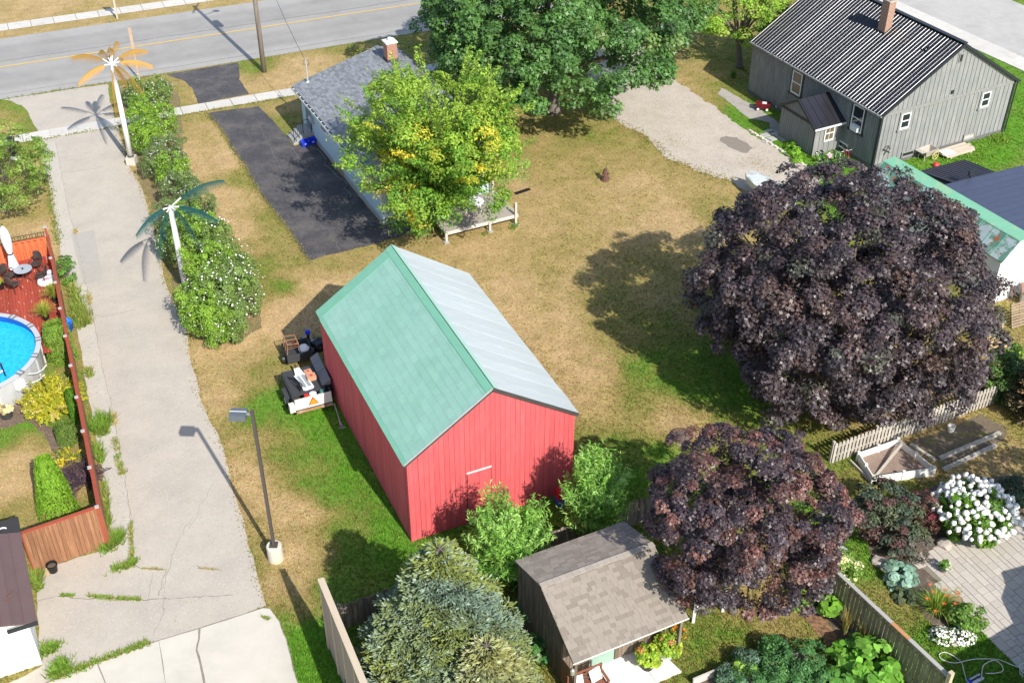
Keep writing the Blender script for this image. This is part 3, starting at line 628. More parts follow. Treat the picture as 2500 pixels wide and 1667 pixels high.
def shingles(parent, M, RLn, SLn, tabw, row, col, var, name='shingles', lift=.012, seed=1, joined=True, mt=None, dark_p=0.0, dcol=None):
    """asphalt tabs, each a tilted plate with its own thickness and tint"""
    rr = np.random.default_rng(seed); V = []; T = []
    nr = int(round(SLn / row)); rw = SLn / nr
    for j in range(nr):
        x = -tabw * rr.random(); y0_ = j * rw; y1_ = (j + 1) * rw + .015
        while x < RLn:
            w_ = tabw * (1 if not dcol else rr.choice([.6, 1, 1, 1.5])); a0 = max(x, 0) + .004; a1 = min(x + w_, RLn) - .004; x += w_
            if a1 - a0 < .02: continue
            l_ = lift * rr.uniform(.8, 1.2)
            for qd in (((a0, y0_, l_), (a1, y0_, l_), (a1, y1_, .002), (a0, y1_, .002)), ((a0, y0_, -.004), (a1, y0_, -.004), (a1, y0_, l_), (a0, y0_, l_))):
                V.append(qd)
            c = np.array(dcol if (dcol and rr.random() < dark_p) else col) * (1 + var * rr.uniform(-1, 1)); T += [c, c]
    V = np.array(V, float).reshape(-1, 3); Mn = np.array(M)
    if joined:
        V = V @ Mn[:3, :3].T + Mn[:3, 3]
        o = link(name, fast_mesh(name, V, 4, np.array(T)), mt or shing, parent); o['kind'] = 'stuff'; return o
    V = V.reshape(-1, 8, 3)
    for k in range(len(V)):
        v = V[k] @ Mn[:3, :3].T + Mn[:3, 3]
        link('shingle', fast_mesh('shingle', v, 4, np.array(T[2 * k:2 * k + 2])), mt or shing, parent)
OSW = .35
for side in ('left', 'right'):
    M, RLw, SLw = slope_frame(house, WW, WL, WHt, WHr, OSW, OSW, side)
    if side == 'right':
        kk_ = (WHr - WHt) / 5.2; ue = WR + .25; M = M.copy(); M.translation = Vector((ue, -OSW, WHr - kk_ * (ue - 5.2))); SLw = math.hypot(ue - 5.2, kk_ * (ue - 5.2))
    q = MB(); q.M = M; q.box(.0, RLw, 0, SLw - .01, -.13, -.005); q.build('roof_deck', white_trim, house)
    shingles(house, M, RLw, SLw, .31, .145, (.215, .225, .24), .25, seed=3 if side == 'left' else 4, lift=.016)
k_ = (WHr - WHt) / (WW / 2)
MB().bar((5.2, -OSW, WHr + .015), (5.2, WL + OSW, WHr + .015), .28, .03).build('ridge_cap', mat('ridge_shingle', (.16, .17, .19), .9, .15, 5), house)
ez = WHt - k_ * OSW
q = MB(); q.box(-OSW - .13, -OSW - .115, -OSW, WL + OSW, ez - .16, ez - .045).box(-OSW - .13, -OSW, -OSW, WL + OSW, ez - .165, ez - .15); gut = q.build('gutter', white_trim, house)
MB().box(-OSW - .115, -OSW, -OSW, WL + OSW, ez - .15, ez - .11).build('gutter_bed', mat('gutter_dark', (.02, .02, .02), .9, .2), gut)  # near-black strip lining the floor of the open gutter
for i in range(22): MB().box(-OSW - .13, -OSW, i * .62 - .1, i * .62 - .06, ez - .06, ez - .042).build('gutter_hanger', white_trim, gut)
brk = brickmat('house_brick', (.42, .13, .07), (.36, .11, .06), (.42, .36, .30))
ch = brick_course(house, 'chimney', brk, 5.25, 11.15, 4.0, 5.35, .62, .62)
MB().box(4.88, 5.62, 10.78, 11.52, 5.35, 5.43).build('chimney_crown', white_trim, ch); MB().cyl((5.25, 11.15, 5.43), (5.25, 11.15, 5.62), .13, .12, 12).build('chimney_pipe', white_trim, ch)
MB().box(4.90, 5.60, 10.80, 11.50, 4.05, 4.38).build('chimney_flashing', deck_m, ch)
MB().cyl((.5, 12.9, 2.95), (.5, 12.9, 4.55), .045, .045, 8).build('service_mast', mat('mast_metal', (.6, .62, .62), .4, .05, metal=.5), house)
MB().cyl((.5, 12.9, 3.0), (.5, 12.9, 3.09), .10, .07, 10).build('mast_collar', white_trim, house)
window(house, 'left', 9.0, 1.85, 1.1, .55, .006, sash=1, mull=0)
MB().box(-.03, .02, 11.35, 12.25, .62, 2.5).build('door', mat('grey_door', (.16, .19, .21), .5, .05), house)
MB().box(-.14, .01, 10.82, 11.2, 1.3, 1.72).build('meter_box', mat('meter_grey', (.38, .43, .44), .5, .08), house)
MB().cyl((-.08, 11.25, 1.5), (-.16, 11.25, 1.5), .13, .13, 12).build('meter_dial', white_trim, house)
conc_step = mat('step_concrete', (.33, .33, .31), .9, .12, 3, .3, 40)
stp = thing('concrete_steps', 'grey concrete entry steps with black railing on the driveway side', 'steps', (0, 0, 0)); stp.location = house.matrix_world @ Vector((0, 0, 0))
stp.location = (wx, wy, 0); stp.rotation_euler = (0, 0, wa)
MB().box(-.62, -.02, 11.2, 12.5, 0, .58).build('landing', conc_step, stp)
for i, (x0, x1, zt) in enumerate(((-.84, -.622, .44), (-1.06, -.842, .29), (-1.28, -1.062, .145))): MB().box(x0, x1, 11.2, 12.5, 0, zt).build('step', conc_step, stp)
iron = mat('black_iron', (.012, .012, .013), .45, .1, spec=.4)
q = MB(); v_ = 11.24
q.cyl((-.6, v_, .58), (-.6, v_, 1.45), .018).cyl((-1.2, v_, .14), (-1.2, v_, 1.05), .018).cyl((-.08, v_, .58), (-.08, v_, 1.45), .018).bar((-.6, v_, 1.45), (-1.2, v_, 1.05), .03, .02).bar((-.6, v_, 1.45), (-.08, v_, 1.45), .03, .02).bar((-.6, v_, .75), (-1.2, v_, .35), .02, .02)
for t in (.2, .4, .6, .8): q.cyl((-.6 - .6 * t, v_, .75 - .4 * t), (-.6 - .6 * t, v_, 1.45 - .4 * t), .008, n=5)
q.build('railing', iron, stp)
# back deck of the white house, mostly under the yellowing tree
dk = thing('wooden_deck', 'weathered grey plank deck on posts under the yellowing tree', 'deck', (wx, wy, 0), wa)
gw = mat('weathered_wood', (.33, .29, .25), .9, .14, 3, .3, 30, obj_var=.14, stretch=(.4, 4, 4), dark=(.22, .19, .16), dscale=3)
gwb = mat('weathered_wood_pale', (.50, .46, .41), .9, .12, 3, .3, 30, obj_var=.1)
for i in range(10): MB().box(2.3, 6.6, -3.05 + i * .285, -3.05 + i * .285 + .27, .56, .60).build('plank', gw, dk)
MB().box(2.3, 6.62, -3.10, -3.055, .42, .605).build('rim_board', gwb, dk); MB().box(6.60, 6.64, -3.05, -.2, .42, .60).build('rim_board', gwb, dk)
for px_, py_, zt in ((4.9, -3.12, .6), (6.45, -3.12, 1.35), (2.35, -3.12, .6), (6.45, -.3, 1.35)):
    MB().box(px_ - .06, px_ + .06, py_ - .06, py_ + .06, 0, zt).build('post', gwb, dk); MB().box(px_ - .15, px_ + .15, py_ - .15, py_ + .15, 0, .06).build('footing', conc_step, dk)
MB().bar((6.45, -2.0, .5), (6.45, -3.1, .05), .04, .08).build('brace', gw, dk)
tbl = thing('patio_table', 'round white garden table standing on the weathered deck', 'table', (0, 0, 0)); tbl.location = Vector((wx, wy, .60)) + Matrix.Rotation(wa, 3, 'Z') @ Vector((4.55, -1.9, 0))
MB().lathe([(.52, .70), (.55, .715), (.55, .735), (0, .74)], 24).build('table_top', white_trim, tbl)
for t in range(4): MB().cyl((.42 * math.cos(t * 1.57), .42 * math.sin(t * 1.57), 0), (.3 * math.cos(t * 1.57), .3 * math.sin(t * 1.57), .71), .022).build('leg', white_trim, tbl)
o = thing('eavestrough_length', 'length of black eavestrough lying on the lawn by the deck', 'eavestrough', G(1276, 470))
q = MB(); pa = G(1258, 475) - o.location; pb = G(1294, 463) - o.location
dd = (pb - pa).normalized(); nn = Vector((-dd.y, dd.x, 0)) * .07
for s_ in (-1, 1): q.bar(pa + nn * s_ + Vector((0, 0, .05)), pb + nn * s_ + Vector((0, 0, .05)), .012, .10)
q.bar(pa + Vector((0, 0, .012)), pb + Vector((0, 0, .012)), .14, .014); q.build('trough', iron, o)

# ---- grey board-and-batten house
gx, gy, ga, GW, GLn, GHt, GHr, GOS, GOE = .63563971*S, 1.88135562*S, .48393735, .31402669*S, .36358758*S, .10882341*S, .20557816*S, .00476926*S, .00495971*S
grey = mat('grey_boards', (.245, .245, .232), .85, .10, 2.2, .25, 30, obj_var=.07, spec=.25, dark=(.33, .33, .31), dscale=1.8, dlo=.5, dhi=.75, stretch=(2, 2, .5))
grey_dk = mat('grey_board_field', (.225, .23, .225), .85, .14, 1.6, .25, 30, dark=(.31, .31, .29), dscale=1.1, dlo=.45, dhi=.72, stretch=(2.5, 2.5, .6))
trim_bk = mat('dark_trim', (.022, .026, .030), .5, .1, spec=.4)
gh = thing('grey_house', 'grey board and batten house with ribbed black metal roof', 'house', (gx, gy, 0), ga)
core(gh, 'wall', grey_dk, GW, GLn, GHt - .05, GHr - .05, 0, .02)
rzg = lambda a: roof_z(a, GW, GHt, GHr) - .12
n_b = 29
for i in range(n_b + 1):
    a = .06 + (GW - .12) * i / n_b
    MB().box(a - .03, a + .03, -.012, .02, .25, GHt - .28).build('batten', grey, gh)
    if rzg(a) - GHt > .05 and rzg(a) > GHt: MB().hexa([(a - .03, -.012, GHt - .1), (a + .03, -.012, GHt - .1), (a + .03, .02, GHt - .1), (a - .03, .02, GHt - .1), (a - .03, -.012, rzg(a - .03)), (a + .03, -.012, rzg(a + .03)), (a + .03, .02, rzg(a + .03)), (a - .03, .02, rzg(a - .03))]).build('batten', grey, gh)
MB().box(-.005, GW + .005, -.03, .015, GHt - .28, GHt - .10).build('belt_board', grey, gh)
for s_ in (0, 1):
    u0, u1 = (0.1, GW / 2) if s_ == 0 else (GW - .1, GW / 2)
    MB().bar((u0, -.02, rzg(u0) - .02), (u1, -.02, rzg(u1) - .02), .03, .16).build('rake_board', grey, gh)
q = MB(); i = 0
while .05 + i * .14 < GLn: q.box(-.008, .02, .05 + i * .14, .05 + i * .14 + .05, .2, GHt - .1); i += 1
o = q.build('battens', grey_dk, gh); o['kind'] = 'stuff'
MB().box(-.04, .10, -.04, .10, 0, GHt - .1).build('corner_trim', trim_bk, gh); MB().box(GW - .10, GW + .04, -.04, .06, 0, GHt - .1).build('corner_trim', trim_bk, gh)
MB().box(-.012, .0195, .06, GLn, 0, .22).box(.06, GW - .06, -.014, .0195, 0, .25).build('base_board', mat('house_base', (.13, .13, .125), .9, .2, 3), gh)
black = mat('black_roof_metal', (.013, .014, .020), .30, .2, 1.5, obj_var=.25, spec=.55, dark=(.026, .024, .022), dscale=.8)
for side in ('left', 'right'):
    M, RLg, SLg = slope_frame(gh, GW, GLn, GHt, GHr, GOS, GOE, side)
    q = MB(); q.M = M; q.box(0, RLg, 0, SLg - .01, -.14, -.01); q.build('roof_deck', trim_bk, gh)
    npn = 48; pw = RLg / npn; var_ = []
    for hr_ in (.009, .013, .018):                     # ribs differ a little in height; all flanks share one slope
        ct = hr_ / math.tan(R(50.5)); pf = [(0, 0), (.06, 0), (.06 + ct, hr_), (.082 + ct, hr_), (.082 + 2 * ct, 0), (pw * .6, 0), (pw * .6 + .012, .006), (pw * .6 + .024, 0), (pw + .002, 0)]
        q = MB(); q.add([(x, -.02, z) for x, z in pf] + [(x, SLg - .02, z) for x, z in pf], [(k, k + 1, len(pf) + k + 1, len(pf) + k) for k in range(len(pf) - 1)])
        me = bpy.data.meshes.new('roof_panel'); me.from_pydata(q.v, [], q.f); me.update(); var_.append(me)
    for i in range(npn):
        c = link('roof_panel', random.choice(var_), black, gh); c.matrix_local = M @ Matrix.Translation((i * pw, 0, .002)) @ Matrix.Rotation(random.gauss(0, .008), 4, 'Y')
MB().bar((GW / 2, -GOE, GHr + .03), (GW / 2, GLn + GOE, GHr + .03), .3, .05).build('ridge_cap', trim_bk, gh)
kg = (GHr - GHt) / (GW / 2)
for s_ in (0, 1):
    u0 = -GOS if s_ == 0 else GW + GOS
    MB().bar((u0, -GOE, GHt - kg * GOS - .06), (GW / 2, -GOE, GHr - .06), .05, .16).build('barge_board', trim_bk, gh)
MB().box(-GOS - .11, -GOS + .0, -GOE, GLn + GOE, GHt - kg * GOS - .12, GHt - kg * GOS - .03).build('gutter', mat('gutter_grey', (.28, .29, .28), .5, .25, 4, dark=(.06, .06, .06), dscale=5), gh)
MB().box(GW + GOS, GW + GOS + .1, -GOE, GLn + GOE, GHt - kg * GOS - .12, GHt - kg * GOS - .03).build('gutter', trim_bk, gh)
MB().cyl((GW + .09, -.1, GHt - .15), (GW + .09, -.1, .1), .04, .04, 8).build('downspout', trim_bk, gh)
ch = brick_course(gh, 'chimney', brickmat('grey_house_brick', (.40, .20, .12), (.33, .15, .09), (.40, .34, .28)), 4.0, 5.05, 5.5, 7.75, .5, .6)
MB().box(3.70, 4.30, 4.70, 5.40, 7.75, 7.84).build('chimney_crown', mat('crown_mortar', (.42, .36, .30), .9, .2, 6), ch); MB().box(3.85, 4.15, 4.85, 5.25, 7.84, 8.0).build('chimney_flue', MATS['rusty_iron'], ch)
MB().box(3.68, 4.32, 4.68, 5.42, 5.60, 5.98).build('chimney_flashing', deck_m, ch)
MB().cyl((3.9, 1.35, 5.8), (3.9, 1.35, 6.32), .06, .06, 10).build('vent_pipe', trim_bk, gh)
wood_pane = mat('curtained_glass', (.16, .12, .075), .15, .15, 3, spec=.5, stretch=(3, 3, .3))
window(gh, 'left', 7.42, 2.45, .92, 1.45, .0, trim=trim_bk, pane=wood_pane); window(gh, 'left', 1.83, 2.45, .95, 1.55, .0, trim=trim_bk)
MB().box(-.28, -.045, 1.50, 2.05, 1.74, 2.12).build('air_conditioner', mat('ac_white', (.62, .64, .66), .5, .05), gh)
window(gh, 'left', 2.62, .40, .85, .38, -.012, sash=0, pane=glass); window(gh, 'front', 1.85, 2.70, .68, .98, .0, trim=grey); window(gh, 'front', 8.13, 2.70, .66, .96, .0, trim=grey)
window(gh, 'front', 2.6, .42, .95, .36, -.015, frame=grey, sash=0); window(gh, 'front', 7.5, .42, .95, .40, -.015, frame=grey, sash=0, pane=mat('vent_cover', (.42, .40, .36), .8))
MB().box(5.05, 5.35, -.06, .01, 5.62, 6.15).build('gable_vent', grey, gh); MB().box(5.10, 5.30, -.07, -.061, 5.67, 6.10).build('vent_louvre', trim_bk, gh)
MB().box(5.08, 5.28, -.05, -.013, 3.68, 3.9).build('junction_box', trim_bk, gh)
q = MB()
for t in range(4): q.tube([(.82 + .28 * math.cos(t * .8 + s_ * .25), -.06, 1.05 + .30 * math.sin(t * .8 + s_ * .25)) for s_ in range(4)], .014, 4)
q.bar((.55, -.05, 1.2), (1.15, -.05, .85), .03, .03).bar((.7, -.05, .78), (.95, -.05, 1.32), .025, .025); q.build('wall_ornament', iron, gh)
# porch
pr = thing('entry_porch', 'small grey batten porch with black metal gable roof on the grey house', 'porch', (gx, gy, 0), ga)
U0, V0, V1, PH_, PR_ = -2.12, 2.92, 6.1, 1.98, 3.0
MB().prism([(U0 + .02, V0 + .02, 0), (U0 + .02, V1 - .02, 0), (U0 + .02, V1 - .02, PH_), (U0 + .02, (V0 + V1) / 2, PR_ - .05), (U0 + .02, V0 + .02, PH_)], (0, 0, 0), (-U0 - .045, 0, 0)).build('wall', grey_dk, pr)
i = 0
for i in range(19):
    v = V0 + .05 + i * (V1 - V0 - .1) / 18; zt = PH_ + (PR_ - PH_) * (1 - abs(v - (V0 + V1) / 2) / ((V1 - V0) / 2)) - .06
    MB().box(U0 - .012, U0 + .019, v - .028, v + .028, .05, PH_ - .1).build('batten', grey, pr)
    if zt > PH_ + .12: MB().box(U0 - .012, U0 + .019, v - .028, v + .028, PH_ + .05, zt).build('batten', grey, pr)
for i in range(6): MB().box(U0 + .05 + i * .4, U0 + .11 + i * .4, V0 - .012, V0 + .019, .05, PH_ - .12).build('batten', grey, pr)
MB().box(U0 - .03, U0 + .018, V0 - .05, V1 + .05, PH_ - .1, PH_ + .05).build('belt_board', trim_bk, pr); MB().box(U0 - .02, U0 + .04, V0 - .035, V0 + .03, 0, PH_ - .1).build('corner_trim', trim_bk, pr)
vm = (V0 + V1) / 2; o_ = .22
for s_ in (-1, 1):
    ve = vm + s_ * ((V1 - V0) / 2 + o_); ze = PH_ - (PR_ - PH_) / ((V1 - V0) / 2) * o_ + .05
    A = Vector((U0 - .22, ve, ze)); B = Vector((-.025, ve, ze)); Cc = Vector((-.025, vm, PR_ + .05)); D = Vector((U0 - .22, vm, PR_ + .05))
    q = MB(); q.hexa([A - Vector((0, 0, .09)), B - Vector((0, 0, .09)), Cc - Vector((0, 0, .09)), D - Vector((0, 0, .09)), A, B, Cc, D]); q.build('roof_slope', mat('porch_roof_metal', (.020, .019, .024), .32, .2, 1.5, spec=.5), pr)
    for t in np.linspace(.05, .95, 5):
        p0 = A.lerp(B, t); p1 = D.lerp(Cc, t); MB().bar(p0 + Vector((0, 0, .012)), p1 + Vector((0, 0, .012)), .03, .022).build('roof_rib', black, pr)
    MB().box(U0 - .22, -.03, ve - .06 if s_ < 0 else ve, ve if s_ < 0 else ve + .06, ze - .12, ze - .02).build('gutter', white_trim, pr)
    MB().bar(A + Vector((-.01, 0, -.05)), D + Vector((-.01, 0, -.05)), .03, .14).build('barge_board', trim_bk, pr)
window(pr, 'front', U0 + 1.12, 1.28, .72, 1.0, V0, mull=1, pane=wood_pane)

# ---- garage with weathered green roof and white wall, right edge
Rb, Rf = G(2158, 393, 3.5), G(2492, 588, 3.5); gd = (Rf - Rb); gd.z = 0; GLg = gd.length; gd.normalize(); gra = math.atan2(-gd.y, -gd.x) - math.pi / 2
gar = thing('white_garage', 'white garage with rusty weathered green metal roof behind the big purple tree', 'garage', (Rf.x, Rf.y, 0), gra)
def tl(p, o, a): return Matrix.Rotation(-a, 3, 'Z') @ (Vector(p) - Vector((o[0], o[1], 0)))
ev = tl(G(2431, 632, 2.55), Rf, gra); ul = ev.x; ur = 6.6
MB().prism([(ul + .1, .12, 0), (.6, .12, 0), (.6, .12, 3.40), (.0, .12, 3.42), (ul + .1, .12, 2.5)], (0, 0, 0), (0, GLg - .3, 0)).build('wall', mat('white_render', (.82, .82, .80), .8, .03, 2, .1), gar); MB().prism([(.602, .12, 0), (ur, .12, 0), (ur, .12, 3.0), (.602, .12, 3.40)], (0, 0, 0), (0, GLg * .62 - .3, 0)).build('wall', MATS['white_render'], gar)
wgm = mat('rusty_green_roof', (.33, .40, .40), .6, .12, 3, .2, 20, obj_var=.10, spec=.4, dark=(.10, .22, .16), dscale=1.6, dlo=.47, dhi=.56, stretch=(1, 1, 1))
N = wgm.node_tree.nodes; L = wgm.node_tree.links; b_ = N['Principled BSDF']; src_ = b_.inputs['Base Color'].links[0].from_socket
tc_ = N.new('ShaderNodeTexCoord'); nz_ = N.new('ShaderNodeTexNoise'); nz_.inputs['Scale'].default_value = 2.1; nz_.inputs['Detail'].default_value = 5; L.new(tc_.outputs['Object'], nz_.inputs['Vector']); mr_ = N.new('ShaderNodeMapRange'); mr_.inputs[1].default_value = .60; mr_.inputs[2].default_value = .64; L.new(nz_.outputs[0], mr_.inputs[0])
mx_ = N.new('ShaderNodeMix'); mx_.data_type = 'RGBA'; L.new(mr_.outputs[0], mx_.inputs[0]); L.new(src_, mx_.inputs[6]); mx_.inputs[7].default_value = (.30, .10, .05, 1); L.new(mx_.outputs[2], b_.inputs['Base Color'])
npn = int(GLg / .75)
for i in range(npn):
    v0 = i * GLg / npn; v1 = (i + 1) * GLg / npn - .012
    MB().hexa([(ul, v0, 2.52), (0, v0, 3.47), (0, v1, 3.47), (ul, v1, 2.52), (ul, v0, 2.56 + .006 * (i % 2)), (0, v0, 3.51), (0, v1, 3.51), (ul, v1, 2.56 + .006 * (i % 2))]).build('roof_sheet', wgm, gar)
    MB().bar((ul, v1 + .006, 2.565), (0, v1 + .006, 3.515), .03, .03).build('seam', MATS['barn_green_trim'], gar)
gb = mat('ridge_green', (.18, .42, .27), .5, .08, 2, spec=.4, dark=(.32, .42, .22), dscale=.9, dlo=.52, dhi=.7)
MB().hexa([(-.06, 0, 3.44), (.72, 0, 3.50), (.72, GLg, 3.50), (-.06, GLg, 3.44), (-.06, 0, 3.49), (.72, 0, 3.60), (.72, GLg, 3.60), (-.06, GLg, 3.49)]).build('ridge_flashing', gb, gar)
navy = mat('navy_roof_metal', (.055, .065, .105), .42, .1, 2, .1, 20, obj_var=.05, spec=.4)
for i in range(npn):
    v0 = i * GLg / npn * .62 + .0; v1 = (i + 1) * GLg / npn * .62 - .004
    MB().hexa([(.63, v0, 3.46), (ur, v0, 3.10), (ur, v1, 3.10), (.63, v1, 3.46), (.63, v0, 3.54), (ur, v0, 3.16), (ur, v1, 3.16), (.63, v1, 3.54)]).build('roof_sheet', navy, gar); 
    MB().bar((.63, v1, 3.548), (ur, v1, 3.168), .025, .018).build('seam', navy, gar)
lean = mat('black_lean_to_metal', (.035, .036, .05), .38, .15, 2, obj_var=.1, spec=.5)
c4 = [G(1900 + x * .287, 350 + y * .287, z) for x, y, z in ((1200, 235, 2.6), (1580, 140, 2.6), (1840, 245, 2.9), (1480, 330, 2.9))]
c4l = [tl(p, Rf, gra) for p in c4]
nr_ = 13
for i in range(nr_):
    t0, t1 = i / nr_, (i + 1) / nr_ - .006; a, b2 = c4l[0].lerp(c4l[1], t0), c4l[0].lerp(c4l[1], t1); d_, c_ = c4l[3].lerp(c4l[2], t0), c4l[3].lerp(c4l[2], t1); dn = Vector((0, 0, .05))
    MB().hexa([a - dn, b2 - dn, c_ - dn, d_ - dn, a, b2, c_, d_]).build('lean_to_panel', lean, gar); MB().bar(b2 + Vector((0, 0, .012)), c_ + Vector((0, 0, .012)), .035, .03).build('lean_to_rib', lean, gar)
MB().prism([(p.x, p.y, 0) for p in [c4l[0].lerp(c4l[2], .06), c4l[1].lerp(c4l[3], .06), c4l[2].lerp(c4l[0], .02), c4l[3].lerp(c4l[1], .02)]], (0, 0, 0), (0, 0, 2.54)).build('lean_to_wall', grey_dk, gar)
MB().bar((2.8, GLg * .62 + .1, 3.3), (2.8, GLg * .62 + .1, 3.75), .07, .05).box(2.62, 3.0, GLg * .62 + .05, GLg * .62 + .15, 3.55, 3.8).build('flood_lamp', trim_bk, gar)

# ---- brown shingled garden shed, bottom
shy = R(26); se = Vector((2.015, 24.66, 0)); SLn = 4.36
shed = thing('garden_shed', 'wooden garden shed with tan shingled roof and green door', 'shed', se, shy)
shw = mat('shed_boards', (.17, .13, .095), .9, .2, 3, .4, 30, obj_var=.2, spec=.2, dark=(.26, .21, .17), dscale=2.5, dlo=.48, dhi=.65, stretch=(3, 3, .4))
ZE, ZR, ZB, DR, DB = 2.1, 3.36, 2.70, 2.42, 4.33
zt_s = lambda v: (ZE + (ZR - ZE) * v / DR if v < DR else ZR + (ZB - ZR) * (v - DR) / (DB - DR)) - .09
MB().prism([(.14, 1.0, 0), (.14, DB - .1, 0), (.14, DB - .1, zt_s(DB - .1) - .02), (.14, DR, ZR - .12), (.14, 1.0, zt_s(1.0) - .02)], (0, 0, 0), (SLn - .28, 0, 0)).build('wall', mat('shed_dark', (.03, .025, .02), .9, .1), shed)
for i in range(22):
    v0 = 1.0 + i * (DB - 1.1) / 22 + .006; v1 = 1.0 + (i + 1) * (DB - 1.1) / 22 - .006
    for uu in (.10, SLn - .13): MB().hexa([(uu, v0, 0), (uu + .03, v0, 0), (uu + .03, v1, 0), (uu, v1, 0), (uu, v0, zt_s(v0)), (uu + .03, v0, zt_s(v0)), (uu + .03, v1, zt_s(v1)), (uu, v1, zt_s(v1))]).build('board', shw, shed)
for i in range(28):
    u0 = .13 + i * (SLn - .26) / 28 + .005; u1 = .13 + (i + 1) * (SLn - .26) / 28 - .005
    if not (1.25 < (u0 + u1) / 2 < 2.15): MB().box(u0, u1, .97, .998, 0, zt_s(1.0)).build('board', shw, shed)
MB().box(1.25, 2.15, .965, .999, .04, 1.98).build('door', mat('sage_green_door', (.26, .38, .31), .6, .05, 3), shed)
for uu in (.12, SLn - .22): MB().box(uu, uu + .1, .12, .22, 0, ZE + .02).build('porch_post', shw, shed)
for i in range(6): MB().box(.105, .128, .24 + i * .125, .24 + i * .125 + .115, 0, 1.35 - .02 * i).build('board', mat('shed_boards_new', (.27, .14, .07), .85, .2, 3, stretch=(3, 3, .4), obj_var=.15), shed)
def shed_slope(A, B, Cc, D):
    x = (B - A).normalized(); y = (D - A).normalized(); z = x.cross(y)
    return Matrix(((x.x, y.x, z.x, A.x), (x.y, y.y, z.y, A.y), (x.z, y.z, z.z, A.z), (0, 0, 0, 1))), (B - A).length, (D - A).length
Mf, lf, sf = shed_slope(Vector((0, 0, ZE)), Vector((SLn, 0, ZE)), None, Vector((0, DR, ZR)))
Mb_, lb, sb = shed_slope(Vector((SLn, DB, ZB)), Vector((0, DB, ZB)), None, Vector((SLn, DR, ZR)))
for M_, l_, s2 in ((Mf, lf, sf), (Mb_, lb, sb)):
    q = MB(); q.M = M_; q.box(0, l_, 0, s2 - .01, -.07, -.006); q.build('roof_deck', shw, shed)
shm = leafmat('shed_shingles', .95, .1, 0)
shingles(shed, Mf, lf, sf, .27, .15, (.25, .218, .183), .05, seed=5, joined=False, mt=shm, dark_p=.30, dcol=(.207, .178, .147), lift=.012)
shingles(shed, Mb_, lb, sb, .30, .145, (.285, .245, .205), .16, seed=6, joined=True, mt=shm, lift=.014)  # far slope's tabs given a paler colour because less sun reaches them
q = MB(); q.M = Mf; q.box(-.02, lf + .02, -.03, .0, -.10, .006); q.build('fascia', mat('fascia_cream', (.62, .58, .52), .7, .05), shed)
for i in range(18): MB().box(i * SLn / 18 + .003, (i + 1) * SLn / 18 - .003, DR - .12, DR + .10, ZR - .01, ZR + .012).build('ridge_shingle', mat('ridge_tan', (.34, .295, .245), .95, .05, obj_var=.1), shed)
PADQ = [(1340,1600),(1540,1590),(1600,1583),(1664,1640),(1560,1690),(1480,1760),(1330,1760)]
pad0 = sheet('concrete_pad', gp((1420, 1648), (1475, 1622), (1530, 1597), (1600, 1580), (1664, 1641), (1600, 1668), (1520, 1700), (1430, 1760), (1390, 1700)), .06, pad_m, 0)
q = MB(); pts_ = [Vector(v.co) for v in pad0.data.vertices]; q.prism([(p.x, p.y, 0) for p in pts_], (0, 0, 0), (0, 0, .058)); bpy.data.objects.remove(pad0); o = q.build('concrete_pad', pad_m); o['kind'] = 'structure'
crackline('joint', [(1553, 1601), (1620, 1690)], .008, .058, o, .002)

# ---- neighbour's brown-roofed garage, lower left corner
ng = thing('brown_roof_garage', 'white garage with brown standing seam roof by the cedar fence', 'garage', (0, 0, 0))
A = G(86, 1512, 2.45); Bk = G(46, 1299, 2.45); fd = (Bk - A); fd.z = 0; NL = fd.length; fd.normalize(); na = math.atan2(fd.y, fd.x) - math.pi / 2
ng.location = (A.x, A.y, 0); ng.rotation_euler = (0, 0, na)
brown = mat('brown_metal_roof', (.135, .085, .078), .5, .08, 2, .1, 30, obj_var=.05, spec=.4)
sl_w = 3.0; rise = .95
MB().prism([(-.28, .3, 0), (-6.0, .3, 0), (-6.0, .3, 2.3), (-3.0, .3, 3.2), (-.28, .3, 2.38)], (0, 0, 0), (0, NL - .5, 0)).build('wall', MATS['white_render'], ng)
npn = 9
for i in range(npn):
    u0 = 0 - i * sl_w / npn; u1 = 0 - (i + 1) * sl_w / npn + .004; z0 = 2.45 + rise * i / npn; z1 = 2.45 + rise * (i + 1) / npn
    MB().hexa([(u1, -.12, z1 - .06), (u0, -.12, z0 - .06), (u0, NL, z0 - .06), (u1, NL, z1 - .06), (u1, -.12, z1), (u0, -.12, z0), (u0, NL, z0), (u1, NL, z1)]).build('roof_panel', brown, ng)
    MB().box(u1 - .016, u1 + .016, -.12, NL, z1 - .03, z1 + .025).build('seam', brown, ng)
MB().hexa([(-6.2, -.12, 2.2), (-3.0, -.12, 3.36), (-3.0, NL, 3.36), (-6.2, NL, 2.2), (-6.2, -.12, 2.28), (-3.0, -.12, 3.42), (-3.0, NL, 3.42), (-6.2, NL, 2.28)]).build('roof_slope', brown, ng)
MB().box(-.02, .05, -.14, NL, 2.36, 2.46).build('eave_trim', brown, ng); MB().box(-.9, .06, -.15, -.121, 2.33, 2.5).build('eave_trim', trim_bk, ng)
MB().box(-3.0, .06, NL + .01, NL + .95, 2.30, 2.37).build('porch_roof', mat('dark_shingle', (.035, .033, .033), .9, .2, 6), ng)
q = MB(); q.tube([(-.55 + .16 * math.cos(t), NL + .45 + .10 * math.sin(t), 2.385) for t in np.linspace(.2, 2.9, 9)], .03, 6); q.build('roof_vent', white_trim, ng)
MB().tube([(-.75, .95, 2.72), (-.7, 1.1, 2.74), (-.55, 1.2, 2.69), (-.5, 1.35, 2.7)], .022, 6).build('roof_hook', MATS['rusty_iron'], ng)
